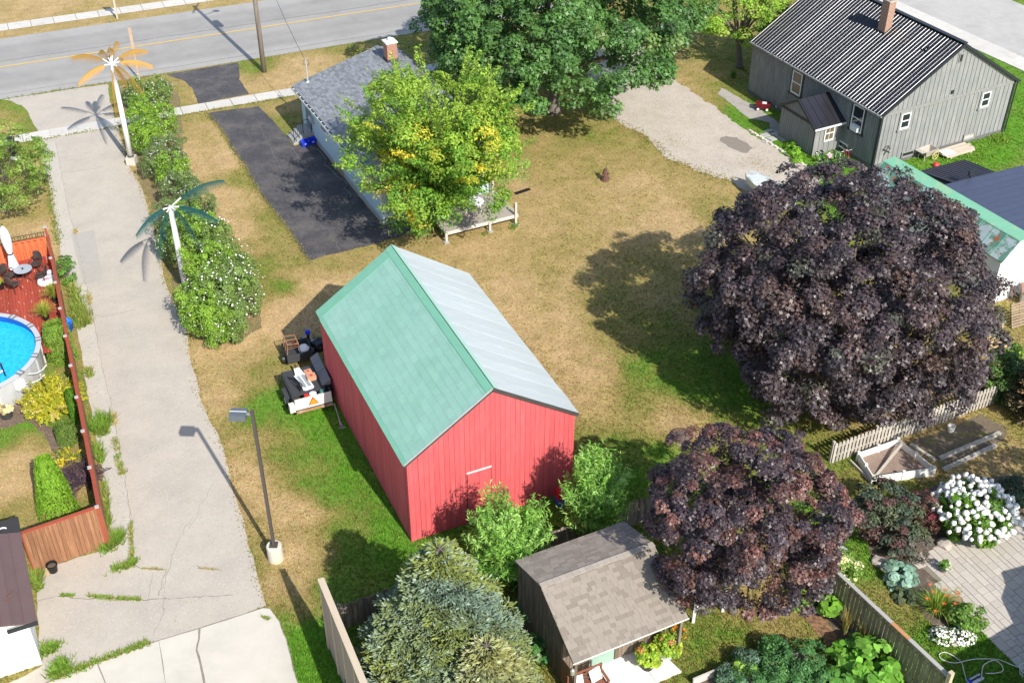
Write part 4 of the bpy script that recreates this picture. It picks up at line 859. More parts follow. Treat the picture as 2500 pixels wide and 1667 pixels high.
def foot(o, pts):
    c, s_ = math.cos(o.rotation_euler.z), math.sin(o.rotation_euler.z); HARD.append([(o.location.x + u * c - v * s_, o.location.y + u * s_ + v * c) for u, v in pts])
foot(barn, [(0, 0), (BWd, 0), (BWd, BL), (0, BL)]); foot(house, [(0, 0), (WR, 0), (WR, WL), (0, WL)]); foot(gh, [(0, 0), (GW, 0), (GW, GLn), (0, GLn)]); foot(pr, [(U0, V0), (.1, V0), (.1, V1), (U0, V1)])
foot(gar, [(ul, 0), (ur, 0), (ur, GLg), (ul, GLg)]); foot(shed, [(.1, 1), (SLn, 1), (SLn, DB), (.1, DB)]); foot(ng, [(-6, .3), (-.3, .3), (-.3, NL), (-6, NL)])
# ------------------------------------------------------------------ vegetation
MAPLE = np.array([(0, -.42, 0), (.50, .06, -.10), (.15, .14, .03), (0, .62, -.12), (-.15, .14, .03), (-.50, .06, -.10)])
LANCE = np.array([(0, -.5, 0), (.20, -.05, .05), (0, .5, -.08), (-.20, -.05, .05)])
OVATE = np.array([(0, -.5, 0), (.30, -.18, .05), (.24, .2, .02), (0, .5, -.08), (-.24, .2, .02), (-.30, -.18, .05)])
NEEDLE = np.array([(0, -.5, 0), (.15, .08, 0), (0, .5, 0), (-.15, .08, 0)])
def unit(n, r): v = r.normal(size=(n, 3)); return v / np.linalg.norm(v, axis=1)[:, None]
def place_leaves(P, Nrm, size, tmpl, r, spin=None):
    n = len(P); spin = r.uniform(0, 2 * np.pi, n) if spin is None else spin
    a, b, c = frames(Nrm, spin); k = len(tmpl)
    return (P[:, None, :] + size[:, None, None] * (tmpl[None, :, 0:1] * a[:, None, :] + tmpl[None, :, 1:2] * b[:, None, :] + tmpl[None, :, 2:3] * c[:, None, :])).reshape(-1, 3), k
def pick(cols, n, r):
    w = np.array([c[3] for c in cols], float); i = r.choice(len(cols), n, p=w / w.sum()); return np.array([c[:3] for c in cols])[i]
def crown_points(center, rad, ncl, r, shell=(.72, 1.0), inner=.25, lobes=9, lobe_amp=.16, low=-.75, boughs=0, bough_r=1.2):
    """clump centres over a lumpy ellipsoid; with boughs, clumps gather into separate rounded masses with gaps between"""
    d = unit(ncl * 3, r); d = d[d[:, 2] > low][:ncl]; n = len(d); rad = np.array(rad, float)
    ld = unit(lobes, r); la = r.uniform(-1, 1, lobes); bump = sum(la[i] * np.exp((d @ ld[i] - 1) * 5) for i in range(lobes)) * lobe_amp
    f = r.uniform(*shell, n); ins = r.random(n) < inner; f[ins] = r.uniform(.35, .75, ins.sum()); P = d * rad * ((f * (1 + bump))[:, None])
    if boughs:
        b = unit(boughs * 3, r); b = b[b[:, 2] > low][:boughs]; bc = b * (rad - bough_r * .75) * r.uniform(.86, 1.08, len(b))[:, None]; br = bough_r * r.uniform(.7, 1.3, len(b))
        w = np.argmin(np.linalg.norm(P[:, None, :] - bc[None] * 1.12, axis=2) / br[None], axis=1); v = unit(n, r) + .9 * b[w] + np.array([0, 0, .25]); v /= np.linalg.norm(v, axis=1)[:, None]
        Q = bc[w] + v * (br[w] * r.uniform(.55, 1.0, n))[:, None] * np.array([1, 1, .8]); P = np.where(ins[:, None], P * .92, Q); d = np.where(ins[:, None], d, v * .7 + b[w] * .3)
    return np.array(center) + P, d
def foliage(name, center, rad, ncl, per, leaf, rc, tmpl, cols, seed, m, parent=None, flat=.6, up=.5, rnd=.55, shell=(.75, 1.0), inner=.25, lobes=9, lobe_amp=.16, low=-.75, vcl=.18, vlf=.14, clcol=None, droop=0.0, zmin=.15, boughs=0, bough_r=1.2):
    r = np.random.default_rng(seed); CP, CD = crown_points(center, rad, ncl, r, shell, inner, lobes, lobe_amp, low, boughs, bough_r); n = len(CP)
    rcs = rc * r.uniform(.65, 1.3, n); ci = np.repeat(np.arange(n), per); N_ = len(ci)
    o = unit(N_, r); o = o + .75 * CD[ci] + np.array([0, 0, .35]); o /= np.linalg.norm(o, axis=1)[:, None]
    rr_ = rcs[ci] * r.uniform(.35, 1.0, N_) ** .6
    P = CP[ci] + o * rr_[:, None] * np.array([1, 1, flat]); P[:, 2] -= droop * (rr_ / rc) ** 2
    keep = P[:, 2] > zmin; P = P[keep]; o = o[keep]; ci = ci[keep]; N_ = len(P)
    nm = o * .6 + np.array([0, 0, up]) + rnd * r.normal(size=(N_, 3)) * .7
    sz = leaf * r.uniform(.65, 1.25, N_)
    V, k = place_leaves(P, nm, sz, tmpl, r)
    base = pick(cols, n, r)[ci] if clcol is None else clcol(CP, r)[ci]
    T = base * (1 + vcl * r.normal(size=n)[ci])[:, None] * (1 + vlf * r.normal(size=N_))[:, None]
    T = np.clip(T, .004, .9)
    return link(name, fast_mesh(name, V, k, T), m, parent), CP
bark = mat('grey_bark', (.15, .125, .10), .95, .25, 6, .8, 20, stretch=(1, 1, .3))
def limbs(parent, base_z, trunk_r, fork_z, targets, m=None, lean=(0, 0), n_limb=14, seed=0, twig=.02):
    """tapered trunk and limbs, limbs curving from the fork out to clump centres (all in the tree's own frame)"""
    rr = random.Random(seed); mb = MB(); top = Vector((lean[0], lean[1], fork_z))
    mb.tube([(0, 0, 0), (lean[0] * .15, lean[1] * .15, .12), (lean[0] * .5, lean[1] * .5, fork_z * .5), top, top + Vector((0, 0, fork_z * .35))], [trunk_r * 1.45, trunk_r * 1.05, trunk_r * .9, trunk_r * .8, trunk_r * .4], 10)
    mb.build('trunk', m or bark, parent, smooth=True)
    lb = MB(); T = list(targets); rr.shuffle(T)
    for t in T[:n_limb]:
        t = Vector(t); mid = top.lerp(t, .5) + Vector((rr.uniform(-.3, .3), rr.uniform(-.3, .3), (t - top).length * .12)); s0 = top + Vector((0, 0, rr.uniform(-.25, .3) * fork_z))
        lb.tube([s0, s0.lerp(mid, .5) + Vector((0, 0, .1)), mid, mid.lerp(t, .55), t], [trunk_r * .5, trunk_r * .36, trunk_r * .25, trunk_r * .14, twig], 6)
    if T: lb.build('branches', m or bark, parent, smooth=True)
leaf_purple = leafmat('purple_leaves', .47, .6, .12, tcol=(1.6, .5, .7)); leaf_green = leafmat('maple_leaves', .48, .42, .25); leaf_soft = leafmat('soft_leaves', .55, .3, .32); leaf_con = leafmat('needles', .6, .25, .08)
def tree(name, label, cat, base, zc, rad, ncl, per, leaf, rc, tmpl, cols, seed, m, trunk_r, fork, group=None, off=(0, 0), nl=16, **kw):
    t = thing(name, label, cat, (base[0], base[1], 0), 0, group)
    o, CP = foliage('crown', (off[0], off[1], zc), rad, ncl, per, leaf, rc, tmpl, cols, seed, m, t, **kw)
    limbs(t, 0, trunk_r, fork, CP[: nl * 3], lean=(off[0] * .4, off[1] * .4), n_limb=nl, seed=seed)
    HARD.append([(base[0] + trunk_r * 1.5 * math.cos(a), base[1] + trunk_r * 1.5 * math.sin(a)) for a in np.linspace(0, 6.28, 7)[:-1]]); return t
PURP = [(.050, .036, .038, 5), (.038, .029, .032, 3), (.062, .040, .038, 2), (.080, .050, .040, .7), (.055, .055, .04, .5)]
tree('purple_maple', 'large round dark purple maple at the edge of the lawn', 'tree', (14.0, 41.5), 5.0, (5.85, 5.85, 5.1), 1150, 104, .17, .58, MAPLE, PURP, 21, leaf_purple, .26, 1.9, low=-.9, shell=(.80, 1.0), inner=.33, vcl=.12, flat=.8, rnd=.45, boughs=200, bough_r=1.2)
PURP2 = [(.048, .033, .036, 4), (.037, .026, .030, 3), (.105, .048, .038, 1.6), (.085, .043, .036, 1)]
tree('purple_maple', 'smaller purple maple with coppery leaves beside the tan shed', 'tree', (7.94, 28.72), 4.55, (3.4, 3.4, 2.85), 640, 100, .12, .36, MAPLE, PURP2, 22, leaf_purple, .15, 1.9, low=-.85, rnd=.45, flat=.8, inner=.36, boughs=150, bough_r=.70)
GRN = [(.058, .125, .030, 5), (.072, .15, .036, 3), (.046, .105, .026, 3), (.10, .16, .042, .6)]
tree('green_maple', 'huge green maple shading the gravel drive beside the white house', 'tree', (2.6, 69.6), 6.2, (8.2, 7.8, 5.4), 1000, 80, .25, .72, MAPLE, GRN, 23, leaf_green, .40, 2.3, low=-.6, droop=.1, rnd=.45, flat=.75, inner=.22, boughs=150, bough_r=1.65)
LIME = [(.16, .26, .028, 4), (.11, .20, .024, 3), (.20, .28, .04, 1)]
bb = G(1806, 165)
tree('lime_green_tree', 'bright lime green tree beside the grey house', 'tree', (bb.x, bb.y), 4.6, (3.2, 3.2, 3.1), 150, 70, .20, .75, OVATE, LIME, 24, leaf_soft, .24, 1.6, off=(-.6, .6), inner=.15, low=-.9, boughs=24, bough_r=1.2)
bb = G(20, 520)
tree('small_green_tree', 'small feathery green tree beside the red deck', 'tree', (bb.x - .1, bb.y), 2.7, (2.6, 2.5, 1.9), 150, 70, .17, .55, LANCE, [(.13, .20, .03, 4), (.10, .165, .03, 3), (.17, .22, .05, 1)], 25, leaf_soft, .10, 1.0, lobe_amp=.25, low=-.7, droop=.15)

# yellowing tree: long upswept branches dressed with drooping leaf sprays
def spray_tree(name, label, base, seed, n_br, crown_z, rad, leaf, cols_fn, m, trunk_r, fork, per=70, cat='tree', tmpl=LANCE, low=-.35, off=(0, 0)):
    r = np.random.default_rng(seed); t = thing(name, label, cat, (base[0], base[1], 0)); P = []; Nn = []; B = []; br = MB(); tips = []
    d = unit(n_br * 4, r); d = d[d[:, 2] > low][:n_br]
    for i, dd in enumerate(d):
        f = r.uniform(.62, 1.12) if r.random() < .8 else r.uniform(.35, .6); tip = np.array([off[0], off[1], crown_z]) + dd * np.array(rad) * f; st = np.array([0, 0, fork * r.uniform(.7, 1.5)]) + np.array([off[0], off[1], crown_z]) * .35 * (r.random() if off != (0, 0) else 0)
        mid = (st + tip) / 2 + np.array([0, 0, .16 * np.linalg.norm(tip - st)]) + r.normal(size=3) * .15; tt = np.linspace(0, 1, 9)[:, None]
        C_ = (1 - tt) ** 2 * st + 2 * tt * (1 - tt) * mid + tt ** 2 * tip; L_ = np.linalg.norm(tip - st)
        br.tube([tuple(c) for c in C_[::2]], [trunk_r * .32, trunk_r * .24, trunk_r * .16, trunk_r * .1, .008], 5)
        k = int(per * L_ / 4); s_ = r.uniform(.28, 1.0, k) ** .8; j = np.minimum((s_ * 8).astype(int), 7); fr = (s_ * 8 - j)[:, None]; Q = C_[j] * (1 - fr) + C_[j + 1] * fr
        tang = (C_[j + 1] - C_[j]); tang /= np.linalg.norm(tang, axis=1)[:, None]; side = np.cross(tang, [0, 0, 1.]); side /= (np.linalg.norm(side, axis=1)[:, None] + 1e-6)
        sg = r.choice([-1, 1], k)[:, None]; ln = r.uniform(.05, .55, k)[:, None] * (1.25 - .8 * s_[:, None])
        Q = Q + side * sg * ln + tang * r.normal(0, .12, (k, 1)) + np.stack([np.zeros(k), np.zeros(k), r.normal(.02, .09, k) - .25 * ln[:, 0] ** 2], -1)
        nn = np.array([0, 0, 1.]) + .55 * r.normal(size=(k, 3)) + side * sg * .35; P.append(Q); Nn.append(nn); B.append(np.full(k, i)); tips.append(tip)
    P = np.concatenate(P); Nn = np.concatenate(Nn); B = np.concatenate(B); keep = P[:, 2] > .1; P, Nn, B = P[keep], Nn[keep], B[keep]
    V, kk = place_leaves(P, Nn, leaf * r.uniform(.7, 1.25, len(P)), tmpl, r); cb = cols_fn(np.array(tips), r)[B]
    T = np.clip(cb * (1 + .22 * r.normal(size=len(P)))[:, None], .004, .9); link('crown', fast_mesh('crown', V, kk, T), m, t)
    br.build('branches', bark, t, smooth=True); MB().tube([(0, 0, 0), (.02, 0, .15), (.05, .03, fork), (.0, .05, fork * 2.2)], [trunk_r * 1.4, trunk_r, trunk_r * .85, trunk_r * .3], 9).build('trunk', bark, t, smooth=True); return t
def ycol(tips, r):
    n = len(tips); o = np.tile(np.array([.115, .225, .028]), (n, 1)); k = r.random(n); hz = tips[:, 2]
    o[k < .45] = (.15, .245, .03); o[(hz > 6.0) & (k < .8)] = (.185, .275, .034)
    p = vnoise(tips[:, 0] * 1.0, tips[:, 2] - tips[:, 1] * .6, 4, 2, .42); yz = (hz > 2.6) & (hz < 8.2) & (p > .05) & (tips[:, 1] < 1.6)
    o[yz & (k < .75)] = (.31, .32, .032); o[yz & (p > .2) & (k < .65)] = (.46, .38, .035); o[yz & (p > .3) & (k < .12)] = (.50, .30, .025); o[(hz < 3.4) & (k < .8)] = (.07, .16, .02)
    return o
yb = G(1088, 562); YO = (-.25, -1.6)
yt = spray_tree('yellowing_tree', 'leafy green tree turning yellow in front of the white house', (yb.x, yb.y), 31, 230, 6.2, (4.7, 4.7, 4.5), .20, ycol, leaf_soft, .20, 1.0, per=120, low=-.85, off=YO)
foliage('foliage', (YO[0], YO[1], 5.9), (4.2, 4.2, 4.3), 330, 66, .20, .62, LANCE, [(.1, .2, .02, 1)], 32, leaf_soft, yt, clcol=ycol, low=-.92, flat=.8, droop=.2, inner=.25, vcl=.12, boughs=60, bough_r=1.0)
WIL = lambda tips, r: np.array([(.17, .31, .055), (.22, .36, .09), (.13, .26, .045)])[r.integers(0, 3, len(tips))]
WL_T = np.array([(0, -.5, 0), (.10, -.1, .06), (.07, .2, -.02), (0, .5, -.14), (-.07, .2, .04), (-.10, -.1, -.04)])
for (qx, qy, z, rd_, hh, lb, sd_) in ((1238, 1312, 2.25, 1.55, 1.95, 'curly leaved willow bush at the corner of the red barn beside the blue spruce', 41), (1452, 1203, 2.5, 1.22, 1.9, 'curly leaved willow bush beside the red and blue bins', 42)):
    c = G(qx, qy, z); spray_tree('willow_bush', lb, (c.x, c.y), sd_, 150, z, (rd_, rd_, hh), .20, WIL, leaf_soft, .06, .35, per=210, cat='bush', tmpl=WL_T, low=-.8)

# spruces
def spruce(name, label, base, h, rb, seed, cols, step=.16, tw=.17):
    r = np.random.default_rng(seed); t = thing(name, label, 'spruce', (base[0], base[1], 0)); P = []; D = []; S_ = []; br = MB(); z = .35
    while z < h - .15:
        R_ = rb * (1 - z / h) ** .85 * (1.0 if z > .9 else .75 + .25 * z / .9) + .06; nb = max(5, int(7 + R_ * 3.2)); a0 = r.uniform(0, 6.28)
        for b in range(nb):
            a = a0 + b * 2 * np.pi / nb + r.normal(0, .15); L_ = R_ * r.uniform(.58, 1.2); dr = np.array([np.cos(a), np.sin(a), 0]); sd2 = np.array([-np.sin(a), np.cos(a), 0])
            lift = .25 - .35 * (1 - z / h); s_ = np.arange(max(.15, L_ * .28), L_, .105); 
            if len(s_) == 0: s_ = np.array([L_ * .6])
            Q = np.array([0, 0, z]) + dr * s_[:, None] + np.array([0, 0, 1.]) * (lift * s_ + .10 * s_ ** 2 / max(L_, .3))[:, None]
            br.tube([(0, 0, z), tuple(np.array([0, 0, z]) + dr * L_ * .5 + np.array([0, 0, lift * L_ * .5])), tuple(Q[-1])], [.022, .016, .006], 4)
            for sg in (-1, 1):
                wl = np.clip((L_ - s_) * .55 + .10, .10, .55) * r.uniform(.7, 1.2, len(s_))
                for q in (.15, .4, .65, .85, 1.0):
                    P.append(Q + sd2 * sg * (wl * q)[:, None] + dr * (wl * q * .55)[:, None] + r.normal(0, .025, (len(s_), 3)) + np.array([0, 0, -.06 * q])); D.append(np.tile(dr * .8 + sd2 * sg * .7 + np.array([0, 0, .25]), (len(s_), 1)) + r.normal(0, .28, (len(s_), 3))); S_.append(np.full(len(s_), tw))
            P.append(Q + np.array([0, 0, .03])); D.append(np.tile(dr + np.array([0, 0, .35]), (len(s_), 1)) + r.normal(0, .3, (len(s_), 3))); S_.append(np.full(len(s_), tw * 1.1))
        z += step * r.uniform(.85, 1.15)
    P = np.concatenate(P); D = np.concatenate(D); S_ = np.concatenate(S_) * r.uniform(.75, 1.25, len(P)); D /= np.linalg.norm(D, axis=1)[:, None]; Vs = []
    side = np.cross(D, unit(len(P), r)); side /= np.linalg.norm(side, axis=1)[:, None]; oth = np.cross(D, side)
    for ax in (side, oth):
        Vs.append((P[:, None, :] + S_[:, None, None] * (NEEDLE[None, :, 1:2] + .35) * D[:, None, :] + S_[:, None, None] * NEEDLE[None, :, 0:1] * 1.1 * ax[:, None, :]))
    V = np.concatenate(Vs).reshape(-1, 3); patch = vnoise(P[:, 0] * 1.0 + P[:, 2], P[:, 1] + P[:, 2] * .5, seed, 2, .7); cA, cB, cC = [np.array(c) for c in cols]
    w = np.clip(patch * 1.6 + .4, 0, 1)[:, None]; T = cA * (1 - w) + cB * w; T = np.where((r.random(len(P)) < .18)[:, None], cC, T) * (1 + .18 * r.normal(size=len(P)))[:, None]
    link('foliage', fast_mesh('foliage', V, 4, np.clip(np.concatenate([T, T]), .004, .9)), leaf_con, t); br.build('branches', bark, t); MB().cyl((0, 0, 0), (0, 0, h - .1), .14, .015, 8).build('trunk', bark, t); return t
sb_ = G(1090, 1690); spruce('blue_spruce', 'broad blue green spruce beside the tan wooden fence', (sb_.x, sb_.y), 7.1, 3.25, 51, ((.115, .165, .120), (.155, .185, .050), (.20, .25, .20)))
sb_ = G(1190, 1800); spruce('blue_spruce', 'smaller spruce with pale tips in front of the broad blue spruce', (sb_.x, sb_.y), 4.8, 2.3, 52, ((.15, .195, .12), (.20, .20, .07), (.27, .28, .17)), .15, .20)
sb_ = G(2500, 1010); spruce('brown_spruce', 'spruce with bronze tips behind the picket fence', (sb_.x + .6, sb_.y), 4.6, 1.5, 53, ((.10, .09, .045), (.16, .10, .05), (.22, .14, .08)), .17, .2)

# flowering hedge along the lane: three shrub builds, shared by the individual shrubs
HEDGE = [(330, 226, 1.0, 2.2, 0), (385, 222, 1.05, 2.1, 0), (346, 280, 1.15, 2.4, 1), (394, 292, 1.0, 2.3, 1), (358, 335, 1.1, 2.4, 1), (408, 372, 1.1, 2.1, 2), (382, 398, .85, 2.0, 2), (425, 422, 1.05, 2.3, 1), (440, 468, 1.05, 2.3, 2), (478, 500, 1.0, 2.4, 2), (425, 540, 1.0, 2.2, 2),
         (470, 568, 1.35, 3.0, 1), (415, 598, .9, 2.2, 0), (528, 588, 1.2, 2.8, 0), (518, 655, 1.3, 3.0, 1), (566, 655, 1.3, 2.9, 0), (478, 738, 1.0, 2.4, 1), (530, 720, 1.45, 3.0, 0), (590, 715, 1.2, 2.7, 0), (505, 768, 1.2, 2.6, 1), (565, 775, 1.15, 2.5, 0), (530, 800, .85, 2.0, 1)]
HCOL = [[(.145, .215, .05, 3), (.12, .18, .05, 2)], [(.165, .265, .032, 3), (.125, .22, .03, 2)], [(.13, .18, .06, 3), (.11, .155, .06, 2)]]
protos = []
flower_m = mat('hedge_flower_white', (.64, .60, .57), .7, .05); flower_p = mat('hedge_flower_mauve', (.60, .50, .60), .7, .1)
for k in range(3):
    o, CP = foliage('foliage', (0, 0, 1.25), (.95, .95, 1.1), 95, 66, .115, .30, LANCE, HCOL[k], 60 + k, leaf_soft, None, flat=1.0, up=.35, lobe_amp=.45, low=-.95, zmin=.05, vcl=.16)
    r = np.random.default_rng(70 + k); n = (115, 50, 80)[k]; d = unit(n * 2, r); d = d[d[:, 2] > -.35][:n]; P = np.array([0, 0, 1.25]) + d * np.array([1.17, 1.17, 1.33]) * r.uniform(.86, 1.06, len(d))[:, None]
    V, kk = place_leaves(P, d + .3 * r.normal(size=d.shape), .062 * r.uniform(.6, 1.2, len(d)), np.array([(math.cos(a) * (.5 + .1 * (i % 2)), math.sin(a) * (.5 + .1 * (i % 2)), 0) for i, a in enumerate(np.linspace(0, 6.28, 9)[:-1])]), r)
    f = link('flowers', fast_mesh('flowers', V, kk), flower_m if k < 2 else flower_p, None); f['kind'] = 'stuff'
    q = MB()
    for t in range(7): a = t * .9; q.tube([(.05 * math.cos(a), .05 * math.sin(a), 0), (.25 * math.cos(a), .25 * math.sin(a), .6), (.5 * math.cos(a), .5 * math.sin(a), 1.4)], [.03, .022, .008], 5)
    s_ = q.build('stems', bark, None); protos.append((o, f, s_))
HL = ['flowering hedge shrub thick with white blossoms beside the lane', 'bright green hedge shrub with few white blossoms beside the lane', 'dull green hedge shrub with small mauve blossoms beside the lane']
used = [False] * 3
for i, (qx, qy, rr_, hh, k) in enumerate(HEDGE):
    c = G(qx, qy, hh * .5); t = thing('hedge_shrub', HL[k], 'shrub', (c.x, c.y, 0), random.uniform(0, 6.28), 'shrubs of the flowering hedge')
    for ob in protos[k]:
        ch = ob if not used[k] else ob.copy()
        if used[k]: C.objects.link(ch)
        ch.parent = t; sx_ = rr_ / 1.12; ch.scale = (sx_, sx_, hh / 2.5)
    used[k] = True

def clump(name, label, cat, px, py, z, rad, ncl, per, leaf, rc, tmpl, cols, seed, m=None, group=None, at=None, **kw):
    c = Vector(at) if at is not None else G(px, py, z); t = thing(name, label, cat, (c.x, c.y, 0), 0, group)
    kw.setdefault('low', -.9); kw.setdefault('zmin', .03)
    foliage('foliage', (0, 0, z), rad, ncl, per, leaf, rc, tmpl, cols, seed, m or leaf_soft, t, **kw)
    q = MB(); r = random.Random(seed)
    for k in range(5): a = k * 1.3; e = .6; q.tube([(.03 * math.cos(a), .03 * math.sin(a), 0), (rad[0] * .25 * math.cos(a), rad[1] * .25 * math.sin(a), z * .6), (rad[0] * e * math.cos(a), rad[1] * e * math.sin(a), z)], [.02, .014, .006], 5)
    q.build('stems', bark, t); return t
FLAME = np.array([(0, -.5, 0), (.22, -.2, .04), (.16, .15, 0), (0, .5, 0), (-.16, .15, 0), (-.22, -.2, .04)])
def thuja(name, label, px, py, h, r0, r1, seed, cols, leaf=.13, n=5200, flat_top=False):
    c = G(px, py, h * .5); r = np.random.default_rng(seed); t = thing(name, label, 'evergreen', (c.x, c.y, 0)); u = r.random(n) ** .85; z = .05 + u * (h - .05); a = r.uniform(0, 6.28, n)
    R_ = (r0 * (1 - u) + r1 * u) * np.where(u > .85, np.sqrt(np.clip(1 - ((u - .85) / .15) ** 2, 0, 1)) * .9 + .1, 1) * (1 + .06 * np.sin(a * 5 + z * 3)) * r.uniform(.80, 1.03, n) ** .5
    P = np.stack([R_ * np.cos(a), R_ * np.sin(a), z], -1); top = r.random(n) < .10; P[top] = np.stack([np.cos(a[top]) * r1 * np.sqrt(r.random(top.sum())), np.sin(a[top]) * r1 * np.sqrt(r.random(top.sum())), np.full(top.sum(), h) - .08 * r.random(top.sum())], -1)
    nm = np.stack([np.cos(a), np.sin(a), .25 * np.ones(n)], -1) + .45 * r.normal(size=(n, 3)); aa, bb_, cc_ = frames(nm, np.zeros(n)); sz = leaf * r.uniform(.7, 1.3, n); upv = np.tile([0, 0, 1.], (n, 1)) + .35 * r.normal(size=(n, 3)); upv /= np.linalg.norm(upv, axis=1)[:, None]; sdv_ = np.cross(upv, nm); sdv_ /= np.linalg.norm(sdv_, axis=1)[:, None]
    V = (P[:, None, :] + sz[:, None, None] * (FLAME[None, :, 0:1] * sdv_[:, None, :] + FLAME[None, :, 1:2] * upv[:, None, :] + FLAME[None, :, 2:3] * cc_[:, None, :])).reshape(-1, 3)
    T = pick(cols, n, r) * (1 + .16 * r.normal(size=n))[:, None] * (1 + .18 * vnoise(a * 2, z * 3, seed, 2, 1.0))[:, None]; link('foliage', fast_mesh('foliage', V, 6, np.clip(T, .004, .9)), leaf_soft, t); MB().cyl((0, 0, 0), (0, 0, h * .8), .05, .02, 7).build('trunk', bark, t); return t
thuja('cedar_shrub', 'flat topped light green cedar between the pool and the red fence', 143, 835, 2.0, .66, .52, 81, [(.14, .225, .03, 3), (.115, .19, .028, 2)], .10, 6500)
thuja('cedar_shrub', 'tall bright green cedar at the corner of the wooden fence', 126, 1190, 2.9, .80, .34, 82, [(.15, .27, .022, 3), (.13, .24, .022, 2)], .095, 9000)
thuja('column_cedar', 'narrow dark green column cedar beside the golden shrub', 178, 990, 1.7, .25, .16, 83, [(.07, .16, .012, 3), (.055, .13, .012, 2)], .10, 2200)
thuja('clipped_shrub', 'clipped grey green egg shaped shrub with a yellow green middle', 163, 1058, 1.0, .44, .40, 84, [(.10, .15, .04, 3), (.12, .20, .02, 1)], .08, 3200)
GOLD = [(.33, .31, .022, 4), (.24, .26, .022, 2), (.40, .34, .09, 1.5)]
def spiky(name, label, cat, px, py, z, R_, n_st, leaf, cols, seed, per=46, upk=.45, h=None):
    """shrub of arching stems, each thickly leaved to its tip"""
    r = np.random.default_rng(seed); c = G(px, py, z); t = thing(name, label, cat, (c.x, c.y, 0)); d = unit(n_st * 3, r); d[:, 2] = np.abs(d[:, 2]) + upk - .25; d = d[d[:, 2] > .02][:n_st]; d /= np.linalg.norm(d, axis=1)[:, None]; P = []; Nn = []; B = []; q = MB()
    for i, dd in enumerate(d):
        L_ = R_ * r.uniform(.75, 1.15); s_ = r.uniform(.2, 1.0, per) ** .7; pos = dd * (L_ * s_)[:, None] * np.array([1, 1, (h or 1.0)]); pos[:, 2] += .1 - .12 * s_ ** 2; P.append(pos + r.normal(0, .035, (per, 3))); Nn.append(np.tile([0, 0, .7], (per, 1)) + .6 * r.normal(size=(per, 3)) + dd * .4); B.append(np.full(per, i))
        q.cyl((0, 0, .02), tuple(dd * L_ * .9 * np.array([1, 1, h or 1.0])), .012, .004, 4, False)
    P, Nn, B = np.concatenate(P), np.concatenate(Nn), np.concatenate(B); keep = P[:, 2] > .02; P, Nn, B = P[keep], Nn[keep], B[keep]
    V, k = place_leaves(P, Nn, leaf * r.uniform(.7, 1.3, len(P)), LANCE, r); T = pick(cols, len(d), r)[B] * (1 + .2 * r.normal(size=len(P)))[:, None]; link('foliage', fast_mesh('foliage', V, k, np.clip(T, .004, .9)), leaf_soft, t); q.build('stems', bark, t); return t
spiky('golden_shrub', 'large golden yellow shrub beside the pool and the red fence', 'shrub', 122, 968, .75, 1.45, 260, .10, GOLD, 85, 90, .55)
spiky('barberry_shrub', 'dark purple barberry at the fence corner', 'shrub', 203, 1160, .45, 1.05, 110, .075, [(.075, .045, .06, 3), (.055, .035, .05, 2), (.10, .06, .07, 1)], 86, 55, .6)
spiky('goldenrod_plant', 'yellow flowering plant between the clipped shrub and the purple barberry', 'plant', 160, 1112, .4, .75, 34, .09, [(.50, .40, .02, 2), (.10, .16, .04, 1.4)], 87, 34, .7)
clump('fence_bush', 'round green bush outside the red deck fence', 'bush', 158, 660, .6, (.5, .75, .65), 36, 60, .11, .22, LANCE, [(.07, .15, .02, 1), (.09, .18, .03, 1)], 88)
# garden on the right
clump('smoke_bush', 'dusky green and purple smoke bush beside the white hydrangea', 'bush', 2170, 1260, 1.0, (1.15, 1.3, 1.0), 110, 62, .12, .34, OVATE, [(.055, .075, .05, 3), (.07, .085, .045, 2), (.10, .055, .05, 1.6)], 89, lobe_amp=.3)
clump('barberry_bush', 'reddish brown bush between the smoke bush and the white hydrangea', 'bush', 2260, 1250, .75, (.6, .75, .75), 52, 60, .10, .26, LANCE, [(.12, .06, .045, 3), (.14, .03, .04, 1), (.08, .07, .05, 1)], 90, lobe_amp=.35)
clump('dusky_bush', 'low grey purple bush at the corner of the paved patio', 'bush', 2210, 1340, .4, (.85, .6, .42), 48, 55, .10, .24, OVATE, [(.10, .085, .07, 2), (.075, .085, .06, 2)], 91, lobe_amp=.3)
hy = clump('hydrangea', 'large hydrangea covered with white flower heads beside the patio', 'shrub', 2378, 1255, .85, (1.35, 1.45, .95), 130, 56, .14, .3, OVATE, [(.085, .17, .02, 3), (.11, .20, .025, 2)], 92)
hw = mat('hydrangea_white', (.80, .79, .74), .8, .06, 12, .9, 30, obj_var=.06); r = np.random.default_rng(93); me_h = None
q = MB(); bmh = bmesh.new(); bmesh.ops.create_icosphere(bmh, subdivisions=2, radius=.088)
for v in bmh.verts: v.co *= 1 + .24 * math.sin(v.co.x * 75) * math.sin(v.co.y * 68 + 1); v.co.z *= 1.35 if v.co.z > 0 else .9
mh = bpy.data.meshes.new('flower_head'); bmh.to_mesh(mh); bmh.free(); mh.polygons.foreach_set('use_smooth', [True] * len(mh.polygons))
dirs = unit(900, r); dirs = dirs[dirs[:, 2] > .12]; kept = []
for d in dirs:
    p = np.array([0, 0, .85]) + d * np.array([1.62, 1.72, 1.1]) * r.uniform(.84, 1.05)
    if all(np.linalg.norm(p - k) > .155 + .05 * math.sin(p[0] * 4 + p[1] * 3) for k in kept): kept.append(p)
for p in kept[:210]:
    h_ = link('flower_head', mh, hw, hy); s_ = r.uniform(.7, 1.35); h_.scale = (s_, s_, s_ * r.uniform(.9, 1.2)); h_.location = p; h_.rotation_euler = (r.uniform(-.6, .6), r.uniform(-.6, .6), r.uniform(0, 6))
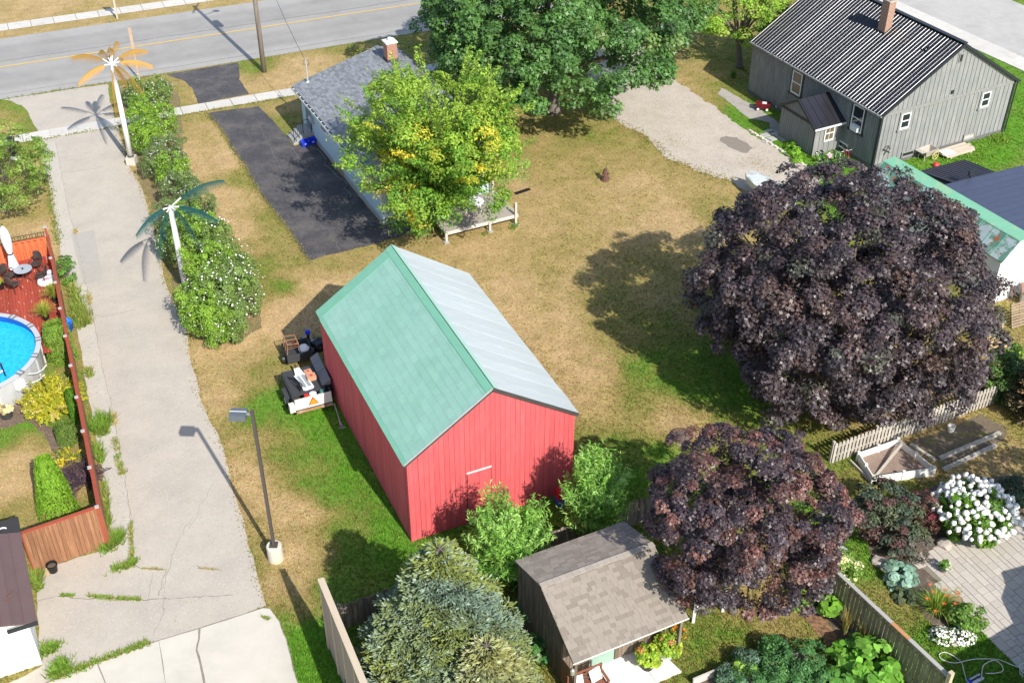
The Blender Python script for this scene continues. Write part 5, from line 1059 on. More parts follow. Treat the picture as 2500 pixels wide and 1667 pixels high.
HOSTA = np.array([(0, -.5, 0), (.28, -.3, .06), (.36, .02, .06), (.2, .34, 0), (0, .5, -.10), (-.2, .34, 0), (-.36, .02, .06), (-.28, -.3, .06)])
clump('hosta', 'blue green hosta with broad leaves beside the patio', 'plant', 2195, 1405, .22, (.55, .55, .28), 34, 9, .30, .22, HOSTA, [(.20, .30, .24, 3), (.15, .25, .19, 2)], 94, up=.8, rnd=.3)
clump('hosta', 'small dark hosta beside the orange daylily', 'plant', 2215, 1455, .16, (.38, .35, .2), 18, 8, .2, .16, HOSTA, [(.06, .085, .04, 1), (.08, .10, .05, 1)], 95, up=.8, rnd=.3)
def grassy(name, label, px, py, n, L_, cols, seed, w=.03, at=None, spread=.12, cat='plant', arch=.6, group=None, z0=0.0):
    """clump of arching blades, three segments each"""
    r = np.random.default_rng(seed); c = Vector(at) if at is not None else G(px, py, z0); t = thing(name, label, cat, (c.x, c.y, z0 if at is None else c.z), 0, group); a = r.uniform(0, 6.28, n); ln = L_ * r.uniform(.6, 1.15, n); lean = r.uniform(.1, 1.0, n) * arch; d = np.stack([np.cos(a), np.sin(a), np.zeros(n)], -1); sd_ = np.stack([-np.sin(a), np.cos(a), np.zeros(n)], -1); b0 = d * r.uniform(0, spread, n)[:, None]; V = []; T = []
    cc = pick(cols, n, r) * (1 + .18 * r.normal(size=n))[:, None]
    for s0, s1 in ((0, .4), (.4, .75), (.75, 1.0)):
        def pt(s_): return b0 + d * (ln * lean * s_ ** 1.5)[:, None] + np.array([0, 0, 1.]) * (ln * (s_ - .75 * lean * s_ ** 2.2))[:, None]
        w0, w1 = w * (1 - s0 * .8), w * (1 - s1 * .97); p0, p1 = pt(s0), pt(s1); V.append(np.stack([p0 - sd_ * w0 / 2, p0 + sd_ * w0 / 2, p1 + sd_ * w1 / 2, p1 - sd_ * w1 / 2], 1)); T.append(cc)
    link('blades', fast_mesh('blades', np.concatenate(V).reshape(-1, 3), 4, np.clip(np.concatenate(T), .004, .9)), leaf_soft, t); return t
dl = grassy('daylily', 'large clump of grassy daylily leaves with orange flowers by the patio', 2285, 1490, 420, 1.0, [(.16, .24, .035, 3), (.24, .28, .05, 2), (.10, .17, .03, 1)], 96, .035, spread=.25, arch=.85)
orange = mat('orange_petal', (.62, .11, .025), .6, .1)
for k in range(9):
    a = k * 2.4; rr_ = .2 + .07 * k; f = MB(); c = Vector((rr_ * math.cos(a), rr_ * math.sin(a), .82 - .25 * rr_))
    for j in range(5): b_ = j * 1.257; f.add([c, c + Vector((.05 * math.cos(b_ - .4), .05 * math.sin(b_ - .4), .03)), c + Vector((.10 * math.cos(b_), .10 * math.sin(b_), .04)), c + Vector((.05 * math.cos(b_ + .4), .05 * math.sin(b_ + .4), .03))], [(0, 1, 2, 3)])
    f.build('flower', orange, dl)
clump('green_shrub', 'leafy green shrub between the daylily and the patio', 'shrub', 2360, 1503, .4, (.62, .55, .42), 44, 55, .11, .22, OVATE, [(.10, .19, .03, 2), (.13, .21, .04, 1)], 97)
for k, (qx, qy) in enumerate(((2300, 1553), (2350, 1553))):
    t = clump('petunia_clump', ('white petunias in front of the orange daylily', 'white petunias in front of the leafy green shrub')[k], 'flowers', qx, qy, .12, (.36, .30, .16), 22, 20, .09, .16, OVATE, [(.10, .16, .04, 1)], 98 + k); r = np.random.default_rng(120 + k); n = 150; d = unit(n * 2, r); d = d[d[:, 2] > 0][:n]
    V, kk = place_leaves(np.array([0, 0, .12]) + d * np.array([.48, .42, .24]), d + .3 * r.normal(size=d.shape), .085 * r.uniform(.7, 1.2, len(d)), np.array([(math.cos(a) * .5, math.sin(a) * .5, 0) for a in np.linspace(0, 6.28, 7)[:-1]]), r); f = link('blossoms', fast_mesh('blossoms', V, kk), hw, t); f['kind'] = 'stuff'
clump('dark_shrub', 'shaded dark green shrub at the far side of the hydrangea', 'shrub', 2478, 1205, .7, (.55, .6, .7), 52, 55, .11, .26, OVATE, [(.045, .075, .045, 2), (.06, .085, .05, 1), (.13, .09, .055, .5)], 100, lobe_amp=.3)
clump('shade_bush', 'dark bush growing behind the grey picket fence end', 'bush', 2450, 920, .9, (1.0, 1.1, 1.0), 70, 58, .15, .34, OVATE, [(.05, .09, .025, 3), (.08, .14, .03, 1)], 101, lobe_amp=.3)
clump('light_green_plant', 'yellow green plant beside the leaning pallets', 'plant', 2478, 865, .5, (.45, .45, .5), 30, 40, .14, .22, OVATE, [(.16, .25, .03, 2), (.10, .18, .03, 1)], 102)
# vines on the diagonal fence, pots and grasses in front of it
clump('rose_vine', 'climbing vine with cream flowers over the diagonal grey fence', 'vine', 2058, 1385, 1.1, (.55, .8, .55), 52, 34, .11, .26, OVATE, [(.10, .18, .03, 2), (.13, .21, .04, 1), (.55, .52, .30, .8)], 103, lobe_amp=.4)
clump('climbing_plant', 'leafy green climber at the foot of the purple maple', 'plant', 1965, 1455, .35, (.6, .5, .4), 34, 40, .12, .22, OVATE, [(.08, .16, .025, 2), (.11, .18, .03, 1)], 104, lobe_amp=.35)
for k, (qx, qy) in enumerate(((2062, 1540), (2105, 1565))):
    grassy('feather_grass', ('tall tan feather grass beside the mulch bed', 'tall tan feather grass against the slatted diagonal fence')[k], qx, qy, 90, 1.2, [(.14, .18, .05, 2), (.40, .28, .11, 1.2)], 105 + k, .022, spread=.1, arch=.35)
BIG = HOSTA.copy()
clump('squash_plant', 'bright green broad leaved plant against the diagonal fence', 'plant', 2125, 1625, .55, (1.05, .95, .6), 66, 11, .34, .3, BIG, [(.12, .27, .03, 3), (.16, .32, .05, 2), (.09, .21, .03, 1)], 107, up=.7, rnd=.35)
clump('squash_plant', 'darker leafy plant at the end of the raised vegetable bed', 'plant', 2035, 1668, .4, (.7, .6, .4), 40, 14, .2, .25, BIG, [(.07, .17, .03, 3), (.09, .21, .03, 1)], 108, up=.7, rnd=.35)
VEG = [(1960, 1605, .6, .75, 'tall tomato plant at the end of the raised vegetable bed'), (1905, 1630, .5, .8, 'tomato plant behind the pale bed board'), (1850, 1660, .45, .8, 'tomato plant beside the pale squash leaves'), (1990, 1660, .5, .75, 'tomato plant nearest the mulch bed'), (1925, 1680, .5, .8, 'tomato plant in the front row of the raised bed'), (1890, 1585, .35, .45, 'small pepper plant in the far row of the raised bed'), (1780, 1660, .3, .5, 'low kale plant at the shaded end of the raised bed'), (1825, 1615, .35, .35, 'grey green kale plant on the raised bed edge')]
for k, (qx, qy, z, R_, lb) in enumerate(VEG):
    clump('tomato_plant' if k < 5 else 'pepper_plant' if k == 5 else 'kale_plant', lb, 'plant', qx, qy, z, (R_, R_ * .8, z * .95), 46, 52, .12, .24, LANCE, [(.06, .15, .045, 3), (.085, .19, .055, 2), (.05, .12, .04, 1)] if k < 6 else [(.09, .15, .10, 2), (.06, .12, .05, 1)], 110 + k, lobe_amp=.3)
clump('pale_squash', 'pale yellow green squash leaves in the raised bed', 'plant', 1822, 1632, .4, (.35, .3, .22), 16, 7, .26, .18, BIG, [(.20, .32, .05, 1)], 119, up=.8, rnd=.3)
clump('spruce_side_plant', 'green leafy plant between the spruce and the shed wall', 'plant', 1318, 1580, .35, (.35, .55, .4), 28, 26, .16, .2, BIG, [(.08, .19, .05, 1), (.05, .14, .04, 1)], 121)
clump('shade_hydrangea', 'green bush by the corner of the shed behind the spruce', 'bush', 1285, 1490, .4, (.4, .6, .45), 34, 40, .12, .22, OVATE, [(.07, .13, .05, 1)], 122)
clump('porch_plants', 'bright green weeds growing along the grey porch wall', 'plant', 1935, 372, .14, (.35, 1.5, .16), 44, 44, .10, .2, OVATE, [(.12, .25, .02, 2), (.16, .29, .03, 1)], 123, at=G(1938, 372, .14))
clump('house_weeds', 'green leafy weeds at the corner of the grey house wall', 'plant', 2020, 408, .2, (.9, .5, .25), 44, 40, .11, .2, OVATE, [(.10, .22, .02, 2), (.13, .25, .03, 1)], 124)
grassy('ornamental_grass', 'dark grass clump by the shaded corner of the grey house', 1790, 190, 160, .7, [(.05, .10, .02, 1), (.07, .12, .03, 1)], 125, .03)
# ------------------------------------------------------------------ street furniture, fences, yards
dark_metal = mat('dark_bronze_metal', (.075, .062, .055), .5, .1, 4, spec=.4)
# car-park lamp
lp = G(674, 1364); lamp = thing('lamp_post', 'tall dark lamp post with square head on a concrete base', 'lamp post', lp)
MB().lathe([(.29, 0), (.29, .70), (.26, .74), (0, .74)], 28).build('base', mat('base_concrete', (.56, .52, .43), .9, .1, 3, .4, 30, dark=(.50, .42, .28), dscale=1.5, dlo=.5, dhi=.7), lamp, smooth=False)
q = MB().box(-.15, .15, -.15, .15, .74, .77)
for a, b_ in ((-1, -1), (-1, 1), (1, -1), (1, 1)): q.cyl((.11 * a, .11 * b_, .77), (.11 * a, .11 * b_, .82), .018, n=6)
q.build('base_plate', dark_metal, lamp); MB().box(-.055, .055, -.055, .055, .77, 7.15).box(-.062, .062, -.062, .062, 7.15, 7.18).build('pole', dark_metal, lamp)
hd = G(582, 1012, 7.0) - lp; dv = Vector((hd.x, hd.y, 0)).normalized(); sdv2 = Vector((-dv.y, dv.x, 0)); L_ = Vector((hd.x, hd.y, 0)).length
MB().bar(Vector((0, 0, 7.05)), dv * (L_ - .28) + Vector((0, 0, 7.05)), .06, .09).build('arm', mat('arm_grey', (.22, .22, .23), .5), lamp)
q = MB(); c = dv * L_; hx = dv * .30; hy2 = sdv2 * .24
q.hexa([c - hx - hy2 + Vector((0, 0, 6.90)), c + hx - hy2 + Vector((0, 0, 6.90)), c + hx + hy2 + Vector((0, 0, 6.90)), c - hx + hy2 + Vector((0, 0, 6.90)), c - hx * .92 - hy2 * .9 + Vector((0, 0, 7.12)), c + hx * .92 - hy2 * .9 + Vector((0, 0, 7.12)), c + hx * .92 + hy2 * .9 + Vector((0, 0, 7.12)), c - hx * .92 + hy2 * .9 + Vector((0, 0, 7.12))]).build('lamp_head', mat('head_slate', (.10, .115, .13), .45, .12, 8, spec=.4), lamp)
MB().bar(c - hx * .95 - hy2 * .1 + Vector((0, 0, 7.125)), c + hx * .95 - hy2 * .1 + Vector((0, 0, 7.125)), .02, .012).build('head_seam', white_trim, lamp)
# ornamental metal palms
def palm(label, base, trunk_h, col_f, trunk_m, frs, top_z, seed, block=True, fl=.5):
    t = thing('metal_palm', label, 'palm', base); r = random.Random(seed)
    if block: MB().box(-.26, .26, -.26, .26, 0, .48).build('base', mat('palm_base', (.50, .47, .41), .9, .15, 4, .4), t); MB().cyl((0, 0, .48), (0, 0, .58), .2, .17, 12).build('flange', dark_metal, t)
    z0 = .5 if block else 0
    MB().tube([(0, 0, z0), (0, 0, z0 + (trunk_h - z0) * .5), (0, 0, trunk_h)], [.155, .145, .12], 14).build('trunk', trunk_m, t, smooth=True)
    MB().cyl((0, 0, trunk_h), (0, 0, top_z), .07, .06, 10).build('neck', white_trim, t)
    for (dx, dy, ln, rise, drp) in frs:
        d = Vector((dx, dy, 0)).normalized(); sdx = Vector((-d.y, d.x, 0)); o = Vector((0, 0, top_z - .1)); pts = []
        for k in range(11): s_ = k / 10; pts.append(o + d * (ln * s_) + Vector((0, 0, ln * (rise * s_ - drp * s_ * s_))))
        fr = MB().tube(pts, [.022] * 4 + [.018] * 4 + [.010] * 3, 5).build('frond', col_f, t)
        MB().tube(pts[:3], .032, 6).build('frond_socket', white_trim, fr)
        V = []
        for k in range(110):
            s_ = .2 + .78 * k / 109; i = min(int(s_ * 10), 9); p = pts[i].lerp(pts[i + 1], s_ * 10 - i); w_ = fl * math.sin(math.pi * min(1, (1.03 - s_) * 1.05 + .04)) ** .6 + .04
            for sg in (-1, 1):
                tip = p + sdx * sg * w_ * .5 + d * .12 - Vector((0, 0, w_ * .85)); n_ = d * .0095
                V += [p - n_, p + n_, tip]
        me = fast_mesh('leaflets', [tuple(v) for v in V], 3); lf = link('leaflets', me, col_f, fr); lf['kind'] = 'stuff'
    return t
white_pole = mat('palm_trunk_white', (.74, .73, .69), .6, .08, 6, dark=(.55, .54, .50), dscale=3, dlo=.55, dhi=.75)
pb = G(323, 400)
def pdir(px0, py0, px1, py1, z): a, b_ = G(px0, py0, z), G(px1, py1, z); return ((b_ - a).x, (b_ - a).y)
f1 = []
for ex, ey, ln, rise, drp in ((165, 138, 3.0, .45, .50), (205, 185, 2.1, .35, .60), (222, 95, 2.6, .50, .55), (262, 110, 2.2, .45, .75), (305, 72, 3.0, .55, .5), (272, 105, 1.9, .9, .75), (376, 118, 2.7, .50, .55), (352, 160, 2.2, .45, .55), (315, 190, 1.6, .25, .75), (380, 220, 3.0, .30, .55)):
    d = pdir(277, 165, ex, ey, 6.2); f1.append((d[0], d[1], ln, rise, drp))
f1.append((.12, -1.0, 1.5, -.35, 1.2))
palm('metal palm with yellow fronds on a white trunk beside the lane', pb, 5.3, mat('palm_yellow', (.37, .20, .028), .5, .1, 4, spec=.4), white_pole, f1, 6.25, 5)
f2 = []
for ex, ey, ln, rise, drp in ((326, 540, 2.2, .40, .60), (342, 610, 2.6, .25, .80), (545, 435, 3.2, .50, .45), (518, 506, 2.4, .40, .55), (528, 585, 2.8, .35, .65)):
    d = pdir(418, 492, ex, ey, 4.7); f2.append((d[0], d[1], ln, rise, drp))
palm('metal palm with dark green fronds on a pale trunk in the hedge', G(455, 711), 4.55, mat('palm_green', (.004, .055, .05), .45, .15, 4, spec=.5), mat('palm_trunk_grey', (.62, .62, .60), .7, .12, 5, .3, 12, stretch=(1, 1, 4)), f2, 4.85, 6, block=False)
# utility pole, service wire
up = G(645, 176); upole = thing('utility_pole', 'weathered wooden utility pole on the roadside verge', 'utility pole', up)
wood_pole = mat('pole_wood', (.24, .20, .165), .95, .25, 5, .6, 20, stretch=(3, 3, .2))
MB().tube([(0, 0, 0), (0, 0, 5), (0, 0, 11.6)], [.17, .15, .115], 14).build('pole', wood_pole, upole, smooth=True)
MB().cyl((.30, .18, 7.6), (.30, .18, 8.5), .24, .24, 14).box(.05, .3, .1, .2, 8.0, 8.1).build('transformer', mat('transformer_grey', (.35, .36, .36), .5, .1), upole)
MB().bar((0, -1.0, 11.2), (0, 1.0, 11.2), .09, .11).build('cross_arm', wood_pole, upole); MB().bar((0, 0, 9.8), (.9, .55, 10.1), .05, .05).box(.75, 1.15, .4, .7, 10.05, 10.18).build('street_lamp', dark_metal, upole)
mt_top = Vector((wx, wy, 0)) + Matrix.Rotation(wa, 3, 'Z') @ Vector((.5, 12.9, 4.4)); e_ = up + Vector((.3, .15, 8.9)); wp = []
for k in range(17): s_ = k / 16; p = mt_top.lerp(e_, s_); wp.append(p - Vector((0, 0, .55 * 4 * s_ * (1 - s_))))
wire_m = mat('wire_black', (.03, .03, .03), .6); tag(MB().tube(wp, .013, 5).build('service_wire', wire_m), 'thin black service wire from the utility pole to the house mast', 'wire')
lc = MB().tube([mt_top + Vector((.18 * math.sin(t), 0, -.12 + .2 * math.cos(t))) for t in np.linspace(0, 6.0, 14)], .012, 5).build('wire_loop', wire_m); tag(lc, 'small loop of black wire at the top of the house mast', 'wire')
# roadside posts
t = thing('sign_post', 'slim wooden post with tan plate on the near verge', 'sign', G(341, 196)); tanw = mat('tan_wood', (.46, .33, .23), .9, .15, 4)
MB().box(-.05, .05, -.05, .05, 0, 3.4).build('post', tanw, t); MB().box(-.10, .10, -.075, -.051, 2.2, 3.65).build('plate', tanw, t)
t = thing('sign_post', 'pale wooden sign post on the verge across the road', 'sign', G(287, 47)); MB().box(-.055, .055, -.055, .055, 0, 2.0).build('post', mat('pale_wood', (.50, .43, .34), .9, .1), t); MB().box(-.32, .32, -.08, -.056, 1.55, 2.35).build('plate', mat('sign_back', (.55, .55, .53), .5), t)
t = thing('mailbox_pillar', 'black upright mailbox beside the small green tree', 'mailbox', G(38, 385)); MB().box(-.16, .16, -.12, .12, .0, 1.25).build('pillar', iron, t); MB().box(-.19, .19, -.15, .15, 1.25, 1.32).build('cap', iron, t); MB().cyl((0, -.01, 0), (0, -.01, .10), .3, .26, 14).build('foot', white_trim, t)

# ---- fences
def fence_line(name, label, a, b_, h, m, parts='board', bw=.14, gap=.01, th=.02, rail=None, post_m=None, post_step=2.4, cap=None, both=False, board_m=None, top_cut='flat', z0=.03, post_h=None, rail_z=None, jag=0.0):
    """straight board fence from a to b; local x runs along it, +y is its left side"""
    a = Vector((a.x, a.y, 0)); d = Vector((b_.x, b_.y, 0)) - a; L_ = d.length; t = thing(name, label, 'fence', a, math.atan2(d.y, d.x)); x = 0.0; i = 0
    while x < L_ - .02:
        w_ = min(bw, L_ - x) - gap; yy = (.03 if (both and i % 2) else -.03 - th) if both else -th; hh = h + random.uniform(-jag, jag)
        if top_cut == 'point': MB().prism([(x, yy, z0), (x + w_, yy, z0), (x + w_, yy, hh - .05), (x + w_ / 2, yy, hh), (x, yy, hh - .05)], (0, 0, 0), (0, th, 0)).build(parts, board_m or m, t)
        else: MB().box(x, x + w_, yy, yy + th, z0, hh).build(parts, board_m or m, t)
        x += bw * (.62 if both else 1); i += 1
    for rz2 in (rail_z or (.35, h - .3)): MB().box(0, L_, -.028 if both else .0, .028 if both else .04, rz2, rz2 + .09).build('rail', rail or m, t)
    k = max(1, round(L_ / post_step))
    for j in range(k + 1):
        xx = L_ * j / k; MB().box(xx - .05, xx + .05, .041 if not both else -.05, .14 if not both else .05, 0, (post_h or h) + .02).build('post', post_m or rail or m, t)
        if cap: MB().box(xx - .075, xx + .075, .016 if not both else -.075, .165 if not both else .075, (post_h or h) + .02, (post_h or h) + .06).build('post_cap', cap, t)
    return t, L_
cedar = mat('cedar_boards', (.25, .12, .062), .85, .15, 2.5, .3, 30, obj_var=.16, spec=.25, dark=(.36, .19, .10), dscale=2.2, dlo=.5, dhi=.66, stretch=(4, 4, .35))
redst = mat('red_stain', (.30, .065, .035), .75, .12, 3, .2, 30, obj_var=.08, spec=.25)
redor = mat('orange_stain', (.60, .14, .055), .75, .08, 3, .2, 30, obj_var=.08, spec=.25)
capg = mat('post_cap_grey', (.40, .38, .36), .5, .1)
FA, FB = Vector((-23.20, 51.05, 0)), Vector((-15.22, 31.82, 0))
ft, FLn = fence_line('lane_fence', 'long stained fence with capped posts between the pool yard and the lane', FB, FA, 1.98, cedar, bw=.145, rail=redst, cap=capg, post_h=2.0, post_step=2.3)
MB().box(0, FLn, -.05, .10, 1.985, 2.02).build('top_rail', redst, ft)
f2_, L2_ = fence_line('end_fence', 'cedar board fence with red top rail beside the brown roofed garage', G(85, 1396), FB, 1.98, cedar, bw=.15, rail=redst, post_step=3.0)
MB().box(0, L2_, -.05, .10, 1.985, 2.03).build('top_rail', redst, f2_)
# ---- red deck with pool
fdv = (FB - FA).normalized(); fnv = Vector((-fdv.y, fdv.x, 0)); fnv = fnv if fnv.x < 0 else -fnv     # fnv points into the yard
def yd(s_, n_, z=0): return FA + fdv * s_ + fnv * n_ + Vector((0, 0, z))
DZ = .95; dk2 = thing('pool_deck', 'red stained plank deck with worn paint beside the pool', 'deck', FA, math.atan2(fdv.y, fdv.x))
worn = mat('worn_red_deck', (.34, .060, .035), .8, .14, 3, .2, 20, obj_var=.14, spec=.2, dark=(.62, .47, .40), dscale=3.2, dlo=.60, dhi=.66, stretch=(.5, 3, 1))
sgn = 1 if fnv.dot(Vector((-math.sin(dk2.rotation_euler.z), math.cos(dk2.rotation_euler.z), 0))) > 0 else -1
PC = Vector((-24.29, 41.98)); PR = 3.25; pcl = Vector((PC.x, PC.y, 0)) - FA; ps, pn = pcl.dot(fdv), pcl.dot(fnv)
for i in range(34):
    n0 = .16 + i * .145; n1 = n0 + .137; nm = (n0 + n1) / 2; s1 = 8.6
    dd = PR ** 2 - (nm - pn) ** 2
    if dd > 0: s1 = min(s1, ps - math.sqrt(dd) - .02)
    if s1 < .4: continue
    MB().box(.12, s1, min(sgn * n0, sgn * n1), max(sgn * n0, sgn * n1), DZ - .035, DZ).build('plank', worn, dk2)
MB().box(.12, .16, min(sgn * .16, sgn * 5.1), max(sgn * .16, sgn * 5.1), .02, DZ - .036).build('skirt', redst, dk2)
MB().box(.2, 8.5, min(sgn * .16, sgn * .2), max(sgn * .16, sgn * .2), .02, DZ - .036).build('skirt', redst, dk2)
for i in range(5):
    for j in range(2): MB().box(.6 + i * 1.2, .7 + i * 1.2, sgn * (.8 + j * 1.6) - .05, sgn * (.8 + j * 1.6) + .05, 0, DZ - .036).build('support', redst, dk2)
# back privacy panel of the deck, orange boards with an iron cresting
bf = thing('deck_screen', 'orange board screen with black iron cresting behind the patio chairs', 'fence', FA + fdv * .06, math.atan2(fnv.y, fnv.x))
ss = 1 if fdv.dot(Vector((-math.sin(bf.rotation_euler.z), math.cos(bf.rotation_euler.z), 0))) > 0 else -1
for i in range(36): yy = sorted((ss * (-.10 if i % 2 else .045), ss * (-.08 if i % 2 else .067))); MB().box(.16 + i * .15, .16 + i * .15 + .14, yy[0], yy[1], .05, 1.92).build('board', redor, bf)
MB().box(.12, 5.6, -.05, .07, 1.92, 1.99).build('top_rail', redor, bf); MB().box(.0, .1, -.06, .06, 0, 2.5).build('post', redst, bf); MB().box(-.03, .13, -.09, .09, 2.5, 2.54).build('post_cap', capg, bf)
q = MB(); q.bar((.12, 0, 2.03), (5.6, 0, 2.03), .02, .02).bar((.12, 0, 2.26), (5.6, 0, 2.26), .02, .02)
for i in range(40): q.cyl((.18 + i * .137, 0, 2.0), (.18 + i * .137, 0, 2.40), .009, .004, 5); 
for i in range(20): q.tube([(.25 + i * .274 + .06 * math.cos(a), 0, 2.145 + .08 * math.sin(a)) for a in np.linspace(0, 6.28, 9)[:-1]], .009, 4, closed=True)
cr2 = q.build('iron_cresting', iron, bf); cr2['kind'] = 'stuff'
# pool
pool = thing('above_ground_pool', 'round above ground pool with white ribbed wall and grey rim', 'pool', (PC.x, PC.y, 0)); PZ = 1.32
pw_m = mat('pool_wall', (.44, .445, .445), .5, .06, 1.5, spec=.35); q = MB(); n = 96
for k in range(n): q.v.append(((PR - .05 + .012 * (k % 2)) * math.cos(2 * math.pi * k / n), (PR - .05 + .012 * (k % 2)) * math.sin(2 * math.pi * k / n), 0))
for k in range(n): q.v.append((q.v[k][0], q.v[k][1], PZ - .04))
q.f = [(k, (k + 1) % n, n + (k + 1) % n, n + k) for k in range(n)]; q.build('wall', pw_m, pool)
MB().lathe([(PR - .10, PZ - .05), (PR - .10, .25)], 64, caps=False).build('liner', mat('pool_liner', (.012, .085, .36), .4, .05), pool, smooth=True)
rimg = mat('pool_rim', (.47, .47, .47), .45, .04); rimd = mat('pool_rim_joint', (.17, .175, .185), .5, .05)
for k in range(16):
    a0 = 2 * math.pi * k / 16 + .045; a1 = 2 * math.pi * (k + 1) / 16 - .045; P = [(r_, z_) for r_, z_ in ((PR - .15, PZ - .045), (PR + .07, PZ - .045), (PR + .07, PZ - .01), (PR - .15, PZ))]; q = MB(); st = 5
    for j in range(st + 1):
        a = a0 + (a1 - a0) * j / st; q.v += [(r_ * math.cos(a), r_ * math.sin(a), z_) for r_, z_ in P]
    q.f = [(j * 4 + i, (j + 1) * 4 + i, (j + 1) * 4 + (i + 1) % 4, j * 4 + (i + 1) % 4) for j in range(st) for i in range(4)] + [(0, 1, 2, 3), (st * 4 + 3, st * 4 + 2, st * 4 + 1, st * 4)]; q.build('rim_segment', rimg, pool)
    ac = 2 * math.pi * k / 16; q = MB(); q.M = Matrix.Rotation(ac, 4, 'Z'); q.box(PR - .17, PR + .09, -.16, .16, PZ - .055, PZ + .012); q.build('rim_joint', rimd, pool); q = MB(); q.M = Matrix.Rotation(ac, 4, 'Z'); q.box(PR - .165, PR + .085, -.05, .05, PZ + .012, PZ + .02); q.build('rim_joint_cap', rimg, pool)
    q = MB(); q.M = Matrix.Rotation(ac, 4, 'Z'); q.box(PR - .04, PR + .03, -.07, .07, 0, PZ - .05); q.build('upright', rimg, pool)
wat = bpy.data.materials.new('pool_water'); wat.use_nodes = True; b_ = wat.node_tree.nodes['Principled BSDF']; b_.inputs['Base Color'].default_value = (.015, .33, .62, 1); b_.inputs['Roughness'].default_value = .12; b_.inputs['Specular IOR Level'].default_value = .5
N = wat.node_tree.nodes; L = wat.node_tree.links; nz = N.new('ShaderNodeTexNoise'); nz.inputs['Scale'].default_value = 9; nz.inputs['Detail'].default_value = 4; tc_ = N.new('ShaderNodeTexCoord'); L.new(tc_.outputs['Object'], nz.inputs['Vector']); bp = N.new('ShaderNodeBump'); bp.inputs['Strength'].default_value = .35; bp.inputs['Distance'].default_value = .03; L.new(nz.outputs[0], bp.inputs['Height']); L.new(bp.outputs[0], b_.inputs['Normal'])
mr_ = N.new('ShaderNodeMapRange'); mr_.inputs[1].default_value = .35; mr_.inputs[2].default_value = .65; mr_.inputs[3].default_value = .82; mr_.inputs[4].default_value = 1.2; L.new(nz.outputs[0], mr_.inputs[0]); hs_ = N.new('ShaderNodeHueSaturation'); hs_.inputs['Color'].default_value = (.02, .42, .78, 1); L.new(mr_.outputs[0], hs_.inputs['Value']); L.new(hs_.outputs[0], b_.inputs['Base Color'])
MB().lathe([(0.001, PZ - .38), (PR - .101, PZ - .38)], 64, caps=False).build('water', wat, pool)
sk = G(42, 935, .95) - Vector((PC.x, PC.y, 0)); sa = math.atan2(sk.y, sk.x); q = MB(); q.M = Matrix.Rotation(sa, 4, 'Z'); q.box(PR + .0, PR + .22, -.2, .2, .72, 1.12); q.build('skimmer_box', white_trim, pool)
for dz_, da in ((.0, .06), (.22, .18)):
    q = MB(); pts = [((PR + .12 + .05 * s_) * math.cos(sa + da + .12 * s_), (PR + .12 + .05 * s_) * math.sin(sa + da + .12 * s_), .85 + dz_ - .32 * s_ + .06 * s_ * s_) for s_ in range(4)]; q.tube(pts, .03, 7).build('filter_hose', white_trim, pool)
ld = thing('pool_ladder', 'white and black ladder leaning over the pool rim', 'ladder', G(8, 968)); la = G(8, 968)
for s_ in (-1, 1):
    sv_ = Vector((.12, .2, 0)) * s_; MB().tube([Vector((.45, -.35, .0)) + sv_, Vector((0.1, .1, 1.0)) + sv_, Vector((-.02, .25, 1.5)) + sv_, Vector((-.15, .4, 1.42)) + sv_], .035, 7).build('rail', iron if s_ > 0 else white_trim, ld)
for k in range(4): s_ = k / 4; c = Vector((.45, -.35, .15)).lerp(Vector((-.1, .38, 1.5)), s_); MB().bar(c - Vector((.12, .2, 0)), c + Vector((.12, .2, 0)), .10, .03).build('step', white_trim, ld)
# deck furniture
wick = mat('brown_wicker', (.055, .038, .032), .7, .2, 20, .6, 60)
def wchair(label, px, py, rz):
    c = G(px, py, DZ); t = thing('wicker_chair', label, 'chair', c, rz, 'wicker chairs on the red deck'); q = MB()
    MB().lathe([(.0, .43), (.24, .43), (.25, .455), (.24, .475), (0, .48)], 18).build('seat', wick, t)
    pts = [Vector((.24 * math.sin(a), .24 * math.cos(a) * .35 + .18, 0)) for a in np.linspace(-1.25, 1.25, 9)]; n_ = len(pts); vs_ = []
    for zz, sc in ((.50, .85), (.62, 1.0), (.82, 1.02), (.93, .85), (.99, .5)): vs_ += [(p.x * sc, p.y + .10 * (zz - .5), zz) for p in pts]
    q.add(vs_, [(r_ * n_ + k, r_ * n_ + k + 1, (r_ + 1) * n_ + k + 1, (r_ + 1) * n_ + k) for r_ in range(4) for k in range(n_ - 1)]); o = q.build('backrest', wick, t, smooth=True); md = o.modifiers.new('s', 'SOLIDIFY'); md.thickness = .025
    for s_ in (-1, 1):
        MB().tube([(.22 * s_, .2, .72), (.29 * s_, 0, .68), (.27 * s_, -.2, .62), (.22 * s_, -.22, .45)], .018, 6).build('arm', wick, t)
        for yy in (-.19, .19): MB().tube([(.19 * s_, yy * .85, .45), (.23 * s_, yy * 1.1, 0)], .016, 6).build('leg', wick, t)
    return t
wchair('brown wicker chair against the orange screen', 93, 662, -.2); wchair('brown wicker chair next to the folded white umbrella', 28, 690, 1.3); wchair('brown wicker chair with its back to the pool', 38, 712, 2.7); wchair('brown wicker chair beside the white pool float', 105, 690, -1.5)
bt_ = thing('bistro_table', 'round grey glass table among the wicker chairs', 'table', G(64, 687, DZ)); MB().lathe([(.0, .70), (.41, .70), (.43, .71), (.43, .725), (0, .73)], 28).build('table_top', mat('grey_glass', (.34, .36, .38), .25, .08, 3, spec=.5), bt_)
for k in range(3): a = k * 2.09; MB().tube([(.1 * math.cos(a), .1 * math.sin(a), .70), (.08 * math.cos(a), .08 * math.sin(a), .35), (.34 * math.cos(a), .34 * math.sin(a), 0)], .018, 6).build('leg', wick, bt_)
